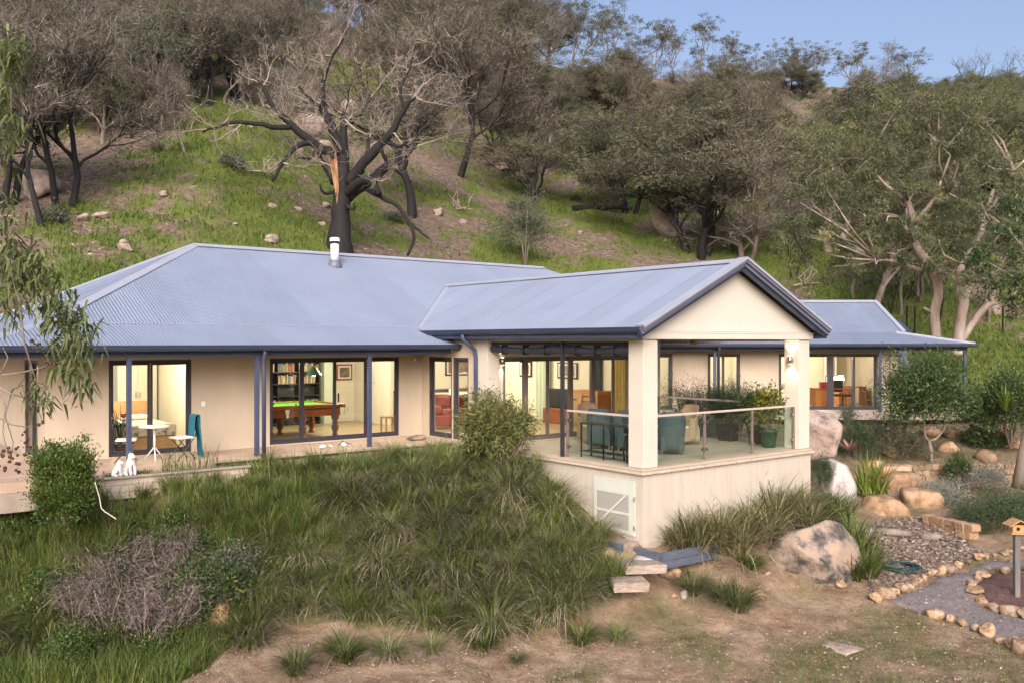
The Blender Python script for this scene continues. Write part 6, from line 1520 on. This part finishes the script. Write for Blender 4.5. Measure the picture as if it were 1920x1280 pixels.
# right of the great tree: big brown crown
tree('burnt', 772, 405, 330, 3, 'burnt tree with wide brown twig crown right of the great tree', wx=1.5)
tree('burnt', 860, 330, 290, 0, 'burnt tree with dense brown crown behind the wide brown one', wx=1.4)
for px, py, h in [(800,250,220),(880,220,210),(940,260,200),(830,170,180),(910,150,170),(760,150,170),(970,190,150),(960,330,190)]:
    tree(tq.choice(['burnt','burnt','olive','sky']), px, py, h, wx=1.2)
tree('olive', 1000, 385, 210, 0, 'scorched olive tree left of the fallen trunk in mid slope', wx=1.3)
tree('olive', 1085, 330, 170, 2, 'rounded olive brown tree in mid slope at the centre', wx=1.3)
tree('olive', 1310, 480, 320, 1, 'broad multi stemmed scorched tree rising behind the gable', wx=1.45)
tree('olive', 1180, 400, 230, 3, 'olive brown tree left of the broad one behind the gable', wx=1.3)
tree('grey', 1400, 490, 250, 1, 'grey dead tree with reddish branches right of the gable apex', wx=1.3)
for px, py, h in [(1050,240,130),(1130,250,150),(1200,260,150),(1260,280,160),(1340,300,170),(1410,330,170),(1010,250,140),(1090,190,110),(1160,190,110),(1380,230,120),(1450,270,140),(1300,215,110)]:
    tree(tq.choice(['olive','olive','grey','burnt']), px, py, h, wx=1.3)
# ridge line
RIDGE = sorted([(905,95,110,'sky'),(955,110,130,'sky'),(985,118,140,'sky'),(1030,125,120,'sky'),(1080,130,150,'sky'),(1130,138,120,'sky'),(1175,140,140,'sky'),(1215,142,120,'sky'),(1260,148,110,'sky'),(1310,150,135,'sky'),(1350,155,110,'sky'),(1390,160,95,'sky'),(1425,160,60,'grey'),(1475,165,80,'sky'),(1510,165,95,'sky'),(1550,165,105,'sky'),(1600,166,110,'sky'),(1640,166,95,'grey'),(1695,168,85,'sky'),(1815,166,75,'bare'),(1835,168,80,'bare'),(1905,160,85,'bare'),(560,40,60,'bare'),(655,60,70,'bare'),(700,60,110,'bare'),(480,30,60,'sky'),(840,90,90,'sky'),(870,88,80,'grey')])
for i, (px, py, h, k) in enumerate(RIDGE):
    tree(k, px, py + 6, h, wx=1.5 if px in (1695,1550,1600) else 1.15, label=ORD[i] + ' of the trees on the skyline, ' + {'sky': 'slender with sparse leaves', 'grey': 'dead and twiggy', 'bare': 'thin and bare'}[k])
# green gums right
def traced_gum(label, d, limbs, tips_px, per, zoom=(1480, 380, 3.368)):
    b0 = limbs[0][0][0]; w = lambda zx, zy, dy=0: Vector(at_px(zoom[0]+zx/zoom[2], d+dy, zoom[1]+zy/zoom[2]))
    o0 = w(*b0); t = thing('gum_tree', label, 'tree', o0); m = MB(); mp = d/FPX/zoom[2]
    for pts, rad in limbs:
        P = [w(*p) - o0 for p in pts]; Q, RR = [], []
        for i in range(len(P)-1):
            for f in (0, .34, .67):
                a, b, c, e = P[max(0,i-1)], P[i], P[i+1], P[min(len(P)-1,i+2)]
                Q.append(.5*((2*b) + (c-a)*f + (2*a-5*b+4*c-e)*f*f + (3*b-a-3*c+e)*f**3)); RR.append((rad[i]*(1-f)+rad[i+1]*f)*mp)
        m.tube(Q + [P[-1]], RR + [rad[-1]*mp], 9)
    Rr = np.random.default_rng(per); tips = []
    for (px, py) in tips_px:
        c = Vector(at_px(px, d + Rr.normal()*1.3, py)) - o0
        for k in range(6): tips.append((c + Vector(tuple(Rr.normal(size=3)*np.array([.62,.62,.36]))), None))
        s = min((q for q in [w(*p) - o0 for pts, _ in limbs for p in pts[2:]]), key=lambda q: (q-c).length); m.tube([s, s.lerp(c,.5)+Vector(tuple(Rr.normal(size=3)*.25)), c], [.07,.05,.015], 5)
    m.build('trunk', M['bark_pale'], t, True)
    link('crown', foliage(tips, Rr, int(per*1.15), .46, .19, .04, M['leaf_euc'], .8, .8), t)
traced_gum('large green gum with curving pale trunk behind the wing roof', 43.5, [
  ([(925,900,0),(922,800,0),(915,690,0),(940,570,0),(910,450,0),(850,350,0),(800,260,0),(790,130,.3),(750,0,.5),(700,-150,.8)], [34,34,32,30,34,32,30,24,18,10]),
  ([(840,430,0),(740,400,-.5),(640,368,-1),(560,365,-1.4)], [18,15,12,6]),
  ([(830,330,0),(740,170,.6),(690,90,1),(590,70,1.3)], [14,12,10,5]), ([(790,130,0),(900,0,-.6),(960,-140,-1)], [16,12,6]), ([(890,690,0),(850,665,-.3)], [14,8]), ([(750,0,.5),(600,-120,1),(480,-260,1.5)], [14,10,5])],
  [(1560,300),(1610,270),(1660,240),(1690,190),(1640,190),(1590,230),(1540,340),(1580,380),(1530,410),(1640,330),(1700,300),(1740,250),(1700,360),(1620,400),(1660,430),(1560,440),(1760,310),(1770,380),(1700,430),(1600,330),(1500,380),(1520,470),(1590,480),(1640,480),(1690,480),(1500,440),(1740,420),(1560,500),(1480,420)], 150)
traced_gum('large green gum with forked pale trunk right of the wing roof', 42.0, [
  ([(1060,960,0),(1065,880,0),(1085,720,0),(1100,610,0),(1075,500,0),(1090,390,0),(1190,250,.3),(1240,80,.5),(1290,-80,.8)], [42,40,32,32,26,24,20,20,12]),
  ([(1100,620,0),(1130,540,0),(1200,430,0),(1230,330,0),(1330,200,-.5)], [26,22,18,14,6]), ([(1090,870,0),(1130,800,0),(1190,715,0),(1260,645,-.2),(1345,620,-.4),(1450,560,-.8)], [24,24,23,20,15,8]),
  ([(1240,90,.4),(1130,10,.8),(1000,-60,1.2)], [12,9,5]), ([(1240,80,.5),(1340,-60,.2),(1420,-200,0)], [14,10,5])],
  [(1790,330),(1830,300),(1870,270),(1900,310),(1840,380),(1880,410),(1800,420),(1760,450),(1910,370),(1850,230),(1800,260),(1900,450),(1840,460),(1790,200),(1930,250),(1760,220),(1800,480),(1850,510),(1890,490),(1760,500),(1830,540),(1920,520)], 140)
tree('euc', 1632, 560, 330, 2, 'grey trunked gum behind the wing ridge', wx=1.2, d=50)
tree('euc', 1560, 470, 290, 3, 'green gum left of the wing ridge', wx=1.3)
tree('euc', 1870, 560, 380, 2, 'green gum at the right edge of the slope', wx=1.2, d=52)
for px, py, h in [(1600,400,240),(1690,380,240),(1780,370,230),(1860,360,230),(1930,380,260),(1650,300,180),(1740,290,170),(1830,280,160),(1910,280,170),(1540,340,180),(1500,420,190),(1580,260,120),(1690,235,100),(1790,230,90),(1880,225,100)]:
    tree('euc' if tq.random() < .8 else 'olive', px, py, h, wx=1.3)
for px, py, h in [(1410,182,70),(1450,185,75),(1500,188,70),(1640,186,70),(1720,190,65),(1770,190,60),(1810,192,60),(1850,190,65),(1890,190,60),(1340,180,80),(1270,172,70)]: tree(tq.choice(['olive','grey','euc']), px, py, h, wx=1.5)
for px, py, h in [(1515,500,230),(1600,560,260),(1655,570,270),(1690,590,280),(1720,560,250),(1850,600,260)]: tree('sky', px, py, h, wx=1.0, label=None)
for px, py, h in [(1490,520,170),(1700,560,150),(1665,590,150)]: tree('bare', px, py, h)
# grey green young tree behind the ridge
u, d, z = hit_after(985, 505, 34); t = thing('young_gum', 'small grey green bushy tree above the main roof ridge', 'tree', (u, d, z), 0)
Rg = np.random.default_rng(9); hh = 130*d/FPX
link('crown', shrub_mesh(51, hh*.5, hh*.5, hh*.5, 260, 30, .16, .05, M['leaf_grey'], cr=.5, shell=.3, tmean=.4), t).location = (0,0,hh*.55)
mm = MB(); 
for k in range(4): mm.tube([(0,0,-.3), (.2*math.cos(k*1.6), .2*math.sin(k*1.6), hh*.35), (hh*.3*math.cos(k*1.6), hh*.3*math.sin(k*1.6), hh*.8)], [.07,.05,.015], 6)
mm.build('trunk', M['bark_grey'], t, True)

# ------------------------------------------------------------------ the great burnt tree
gu, gd, gz = hit_after(637, 470, 36)
gt = thing('great_burnt_tree', 'great blackened tree with spreading limbs and orange split wood above the roof', 'tree', (gu, gd, gz))
def gp(zx, zy, dy=0.0):
    px, py = 380 + zx/2.612, zy/2.612; d = gd + dy
    p = at_px(px, d, py); return Vector((p[0]-gu, p[1]-gd, p[2]-gz))
mpp = gd/FPX/2.612
LIMBS = [
 ([(668,1300,0),(670,1215,0),(675,1080,0),(680,980,0),(688,880,0),(690,760,0),(690,640,.2),(693,560,.4)], [75,64,46,42,36,26,19,12]),
 ([(650,900,0),(640,770,-.1),(560,715,-.4),(480,655,-.8),(400,580,-1.0),(350,530,-1.2),(305,445,-1.3),(268,395,-1.3)], [24,24,22,19,16,13,9,5]),
 ([(430,625,-1),(340,620,-1.4),(200,598,-1.9),(100,612,-2.2),(0,650,-2.4)], [14,12,9,7,4]),
 ([(560,715,-.4),(500,702,-1.0),(430,745,-1.5),(393,800,-1.8),(340,890,-2)], [14,13,12,10,6]),
 ([(642,900,0),(592,800,.5),(555,738,.9),(540,770,1.2),(465,778,1.5)], [14,12,11,8,5]),
 ([(685,760,0),(640,645,-.2),(602,565,-.3),(585,505,-.4),(598,400,-.5),(632,280,-.5),(690,190,-.4)], [26,22,17,13,9,7,4]),
 ([(590,540,-.3),(520,482,-.9),(470,428,-1.3)], [11,9,5]),
 ([(692,620,.2),(738,592,.8),(790,540,1.4),(830,470,1.7)], [13,10,7,4]),
 ([(690,690,.2),(620,572,.9),(600,500,1.3)], [12,9,5]),
 ([(705,900,0),(790,800,-.5),(862,722,-.9),(922,650,-1.2),(970,568,-1.4),(1002,512,-1.6),(1042,478,-1.7)], [30,26,22,18,14,11,7]),
 ([(985,535,-1.4),(970,440,-1.4),(1005,350,-1.5),(1030,280,-1.5)], [9,7,5,3]),
 ([(705,960,0),(800,905,.7),(872,842,1.3),(950,782,1.8),(1012,750,2.2),(1060,680,2.6)], [34,28,24,20,15,10]),
 ([(700,950,0),(770,892,-.9),(830,892,-1.4),(865,952,-1.7)], [26,22,19,15]),
 ([(800,920,-.6),(870,962,-1.2),(962,1012,-1.6),(1012,1092,-1.8),(1032,1172,-1.9),(1002,1252,-1.9)], [14,12,10,9,8,6]),
 ([(1010,1090,-1.8),(1060,1130,-2),(1110,1172,-2.2)], [8,6,3]),
 ([(645,938,0),(592,942,-.4),(574,905,-.5)], [9,8,4]),
 ([(735,860,0),(790,790,1.2),(812,690,1.8),(822,640,2.1)], [12,10,8,5]),
 ([(900,690,-1),(950,718,-1.5),(1010,690,-1.8)], [10,9,6]),
 ([(700,1010,-.3),(735,1025,-.6),(745,992,-.7)], [10,8,4]),
]
m = MB(); gtips = []
for pts, rad in LIMBS:
    P = [gp(*p) for p in pts]; Q, Rr = [], []
    for i in range(len(P)-1):
        for f in (0, .33, .66):
            a = P[max(0,i-1)]; b = P[i]; c = P[i+1]; e = P[min(len(P)-1,i+2)]
            q_ = .5*((2*b) + (c-a)*f + (2*a-5*b+4*c-e)*f*f + (3*b-a-3*c+e)*f**3); Q.append(q_ + Vector((tq.uniform(-1,1),tq.uniform(-1,1),tq.uniform(-1,1)))*.05); Rr.append((rad[i]*(1-f)+rad[i+1]*f)*mpp)
    Q.append(P[-1]); Rr.append(rad[-1]*mpp); m.tube(Q, Rr, 10); 
    L_ = len(Q)
    for i in range(max(3, int(L_*.35)), L_): gtips.append((Q[i], (Q[i]-Q[i-1]).normalized(), Rr[i], i/L_))
m.build('trunk', M['bark_black'], gt, True)
m = MB(); sp = [gp(612,752,-.3), gp(626,738,-.3), gp(640,756,-.3), gp(654,744,-.3), gp(664,850,-.42), gp(666,930,-.47), gp(658,1000,-.56), gp(645,920,-.45), gp(628,830,-.38)]
bk_ = [p + Vector((0,.35,0)) for p in sp]; n = len(sp); m.add(sp + bk_, [tuple(range(n))[::-1], tuple(range(n,2*n))] + [(i,(i+1)%n,n+(i+1)%n,n+i) for i in range(n)])
m.build('split_wood', M['split_wood'], gt)
# secondary pale branches and twigs on the great tree
m = MB(); q = random.Random(77); segs = []
def sub(p, d, L, r, l):
    pts = [p]; rad = [r]
    for i in range(4):
        d = (d + Vector((q.gauss(0,.28), q.gauss(0,.28), q.gauss(.05,.28)))).normalized(); p = p + d*(L/4); pts.append(p); rad.append(max(.008, r*(1-.22*(i+1))))
    m.tube(pts, rad, 4 if l else 5, False)
    for i in range(1,5): segs.append((pts[i-1], pts[i]))
    if l < 2:
        for k in range(4):
            i = q.randrange(1,5); sd = Vector((q.gauss(0,1),q.gauss(0,.8),q.gauss(.1,1))).normalized(); sub(pts[i], (d*.7+sd).normalized(), L*q.uniform(.5,.8), rad[i]*.6, l+1)
for p, d, r, f in gtips:
    if f > .45 and q.random() < .5 and p.z > 3.0:
        sd = Vector((q.gauss(0,1)+ .5*(1 if p.x > 0 else -1), q.gauss(0,.8), q.gauss(.25,.8))).normalized(); sub(p, (d*.5+sd).normalized(), q.uniform(1.2,2.6), min(.06, r*.5), 0)
m.build('branches', M['twig_pale'], gt, True)
Rg = np.random.default_rng(4); link('twigs', haze(segs, None, Rg, 2, .45, .018, M['twig'], .15), gt)

# fallen limbs on the slope
for i, (px, py, ln, rz, lb, mt) in enumerate([(1130,395,5.0,.05,'fallen dark trunk lying across the middle of the slope','bark_black'),(480,330,2.5,.6,'fallen pale branch left of the great tree','twig_pale'),(860,400,2.2,-.5,'pale broken branch right of the great tree','twig_pale'),(1520,540,2.5,.3,'white bleached fallen branch behind the terrace roof','twig_pale')]):
    u, d, z = hit_after(px, py, 30); mb_ = MB(); q = random.Random(i+5)
    mb_.tube([(-ln/2,0,.1),(-ln*.2,.1,.25),(ln*.2,0,.3),(ln/2,.1,.15)], [.28 if i == 0 else .07, .26 if i == 0 else .06, .22 if i == 0 else .045, .12 if i == 0 else .02], 8)
    for k in range(7):
        x = q.uniform(-.3,.5)*ln; mb_.tube([(x,0,.25),(x+q.uniform(-.3,.6),q.uniform(-.4,.4),.6+q.random()*.5),(x+q.uniform(-.4,1.0),q.uniform(-.5,.5),.7+q.random()*.9)], [.05,.03,.01], 5)
    small('fallen_branch', lb, 'branch', (u, d, z), mb_, mt, rz, smooth=True)
# hillside boulders
HR = [rock_mesh('hill_boulder', M['pinkstone'], 300+i, 1, .85, .8, rough=.14, sub=3, box=.6) for i in range(4)]
def hill_rock(px, py, wpx, label, asp=1.0):
    u, d, z = hit_after(px, py, 30); s = wpx*.5*d/FPX; o = link('hill_boulder', HR[tq.randrange(4)]); o.location = (u, d, z + s*.35*asp); o.scale = (s, s, s*asp); o.rotation_euler = (tq.uniform(-.2,.2), tq.uniform(-.2,.2), tq.uniform(0,6)); tag(o, label, 'boulder', 'granite boulders on the hillside')
hill_rock(70, 365, 75, 'grey granite boulder behind the left black trunks', 1.2)
hill_rock(1250, 440, 85, 'large pale boulder behind the gable tree', 1.2)
hill_rock(575, 245, 80, 'wide tan boulder behind the limbs of the great tree', .8); hill_rock(655, 215, 50, 'grey boulder right of the wide tan one', 1.0)
for px, py, w, a in [(612,55,40,1.3),(632,70,30,1),(648,50,26,1),(680,58,36,.8),(700,70,40,.8),(590,90,30,1),(610,95,26,1),(670,90,30,.7),(385,125,40,.9),(30,80,60,1),(445,30,50,1),(730,75,28,.8),(1090,120,30,.7),(1060,190,50,.7),(920,235,30,1),(400,25,60,1),(760,62,30,.7)]:
    hill_rock(px, py + 5, w, 'granite boulder of the outcrop high on the hillside', a)
for k in range(95):
    px = tq.uniform(0, 1900); py = tq.uniform(170, 480)
    hill_rock(px, py, tq.choice([8, 12, 16, 22, 34])*tq.uniform(.8, 1.2), 'small granite rock lying in the grass of the slope', .7)
# green shrubs low on the slope
for i in range(46):
    px = tq.uniform(0,1900) if i < 30 else tq.uniform(1000,1900); py = tq.uniform(180, 430) if i < 30 else tq.uniform(165, 230); u, d, z = hit_after(px, py, 32); s = tq.uniform(.5, 1.1)
    if i == 0: UB = [shrub_mesh(70+j, .9, .9, .6, 90, 16, .18, .06, M['leaf_bright' if j == 0 else 'leaf_grey'], cr=.35) for j in range(2)]
    o = link('slope_shrub', UB[i % 2]); o.location = (u, d, z + .35*s); o.scale = (s,)*3; o.rotation_euler = (0,0,i); tag(o, 'low green regrowth shrub on the burnt slope', 'shrub', 'regrowth shrubs on the slope')

# ------------------------------------------------------------------ garden trees and near branches
gtp = at_px(1745, 27.3, 862); t = thing('garden_tree', 'dark leafy garden tree with forked pale trunk before the wing', 'tree', gtp)
def tp(px, py, dy=0): p = at_px(px, 27.3+dy, py); return (p[0]-gtp[0], p[1]-gtp[1], p[2]-gtp[2])
MB().tube([tp(1746,872), tp(1746,845), tp(1742,826)], [.07,.055,.05], 8).tube([tp(1742,828), tp(1734,815), tp(1733,790), tp(1722,745,.2)], [.045,.038,.034,.02], 7).tube([tp(1742,827), tp(1755,822), tp(1770,805), tp(1780,760,-.2), tp(1770,700)], [.045,.04,.034,.025,.01], 7).build('trunk', M['bark_pale'], t, True)
c1 = link('crown', shrub_mesh(61, 1.25, 1.15, 1.35, 420, 20, .13, .045, M['leaf_dark'], cr=.36, shell=.4, tmean=.5), t); c1.location = tp(1735, 745)
link('inner_twigs', shrub_mesh(62, 1.05, 1.0, 1.2, 260, 22, .10, .02, M['leaf_burnt'], cr=.34, shell=.3, tmean=.3), t).location = tp(1738, 755, .4)

rt = at_px(1916, 24.0, 905); t = thing('right_leafy_tree', 'bright green leafy tree reaching in at the right edge', 'tree', rt)
def rp(px, py, dy=0): p = at_px(px, 24.0+dy, py); return Vector((p[0]-rt[0], p[1]-rt[1], p[2]-rt[2]))
MB().tube([rp(1908,915), rp(1918,850), rp(1945,740), rp(1950,560), rp(1935,430)], [.16,.13,.12,.10,.06], 9).tube([rp(1950,600), rp(1900,520), rp(1850,490)], [.05,.03,.01], 6).tube([rp(1945,500), rp(1890,430), rp(1850,400)], [.05,.03,.01], 6).build('trunk', M['bark_grey'], t, True)
Rl = np.random.default_rng(2); C = [rp(*c) for c in [(1895,385,0),(1915,420,.2),(1870,425,-.2),(1850,485,0),(1905,470,.3),(1880,505,0),(1915,530,-.2),(1860,545,.2),(1895,560,0),(1920,580,.2),(1935,450,-.3),(1945,520,0),(1840,470,.1),(1915,370,0)]]
tips = [(c + Vector((Rl.normal()*.22, Rl.normal()*.3, Rl.normal()*.2)), None) for c in C for _ in range(7)]
link('crown', foliage(tips, Rl, 34, .26, .13, .045, M['leaf_dark'], .2, .8), t)

fb = at_px(-160, 7.0, 700); t = thing('overhanging_gum', 'near gum branch with hanging leaves and seed capsules at the left edge', 'tree', fb)
def fpt(px, py, dy=0): p = at_px(px, 7.0+dy, py); return Vector((p[0]-fb[0], p[1]-fb[1], p[2]-fb[2]))
m = MB()
BR = [([(-160,300,0),(-60,400,0),(10,470,0),(45,520,.1),(80,560,.1),(130,600,.2),(160,640,.2)],[.05,.03,.016,.011,.008,.005,.003]),
 ([(10,470,0),(35,560,-.1),(45,640,-.1),(60,690,-.1),(75,735,-.1)],[.012,.010,.008,.006,.003]),
 ([(-60,600,.1),(0,703,.1),(40,698,0),(75,690,0),(105,680,0)],[.012,.009,.007,.005,.003]),
 ([(105,680,0),(140,670,.1),(175,685,.1)],[.005,.004,.002]),
 ([(45,640,-.1),(60,655,0),(70,625,0)],[.005,.004,.002]),
 ([(-40,700,0),(15,735,0),(45,745,0),(70,762,.1),(78,785,.1)],[.01,.008,.006,.004,.003]),
 ([(-40,760,.1),(20,795,0),(50,800,0),(65,798,0)],[.009,.006,.004,.002]),
 ([(20,735,0),(10,780,.1),(25,830,.1),(20,860,.1)],[.006,.005,.004,.002]),
 ([(-30,690,.2),(10,760,.1),(5,810,.1),(15,850,.1)],[.007,.005,.004,.002]),
 ([(0,703,.1),(15,670,.1),(5,650,.1)],[.005,.004,.002]),
 ([(-100,40,0),(-30,90,0),(5,140,0),(20,200,.1),(10,260,.1)],[.02,.012,.008,.005,.003]),
 ([(-60,330,0),(-10,370,0),(10,400,0)],[.012,.006,.003])]
for p, r in BR: m.tube([fpt(*c) for c in p], r, 6)
m.build('branches', M['bark_grey'], t, True)
CL = [(20,470,30),(45,490,36),(70,520,36),(30,520,30),(100,560,34),(60,560,30),(120,590,34),(95,600,30),(150,615,34),(130,640,34),(165,640,28),(150,680,26),(120,690,22),(140,710,22),(155,735,14),(60,740,18),(85,755,16),(10,560,20),(20,600,16),(5,90,34),(25,120,34),(10,160,34),(30,100,24),(0,210,30),(15,250,26),(5,290,18),(8,390,20),(15,430,18),(0,500,30),(110,640,20)]
Rn = np.random.default_rng(12); P, D = [], []
for px, py, n in CL:
    for k in range(int(n*2.1)):
        c = fpt(px + Rn.normal()*18, py + Rn.normal()*16 - 10, Rn.normal()*.12); P.append(c); dv = Vector((Rn.normal()*.45, Rn.normal()*.45, -1)); D.append(dv)
P, D = np.array([tuple(p) for p in P]), np.array([tuple(x) for x in D]); N = len(P)
az = np.arctan2(D[:,1], D[:,0]); V, F = blades(P, az, Rn.uniform(.09,.17,N), Rn.uniform(.015,.024,N), math.pi*.75 + Rn.normal(0,.35,N), Rn.uniform(-.2,.6,N), 4, Rn)
link('leaves', np_mesh('leaves', V, F, M['leaf_gum'], np.repeat(np.clip(Rn.normal(.5,.2,N),0,1),4)), t)
nut = MB().lathe([(.004,0),(.016,.008),(.020,.02),(.014,.03),(.008,.034)], (0,0,0), 8).mesh('seed_capsule', M['brown'], True)
for px, py in [(60,645),(72,650),(65,655),(95,685),(100,690),(92,680),(60,768),(68,770),(77,785),(65,797),(70,745),(20,845),(15,855),(25,850),(30,838),(12,840),(5,850),(40,815),(45,825),(50,850),(3,875),(8,880),(35,870),(30,880),(55,838),(58,865),(18,870)]:
    for j in range(2):
        o = link('seed_capsule', nut, t); o.location = fpt(px + tq.uniform(-7,7), py + tq.uniform(-7,7), tq.uniform(-.05,.05)); o.rotation_euler = (tq.uniform(0,6), tq.uniform(0,6), 0); o.scale = (tq.uniform(.5,.9),)*3
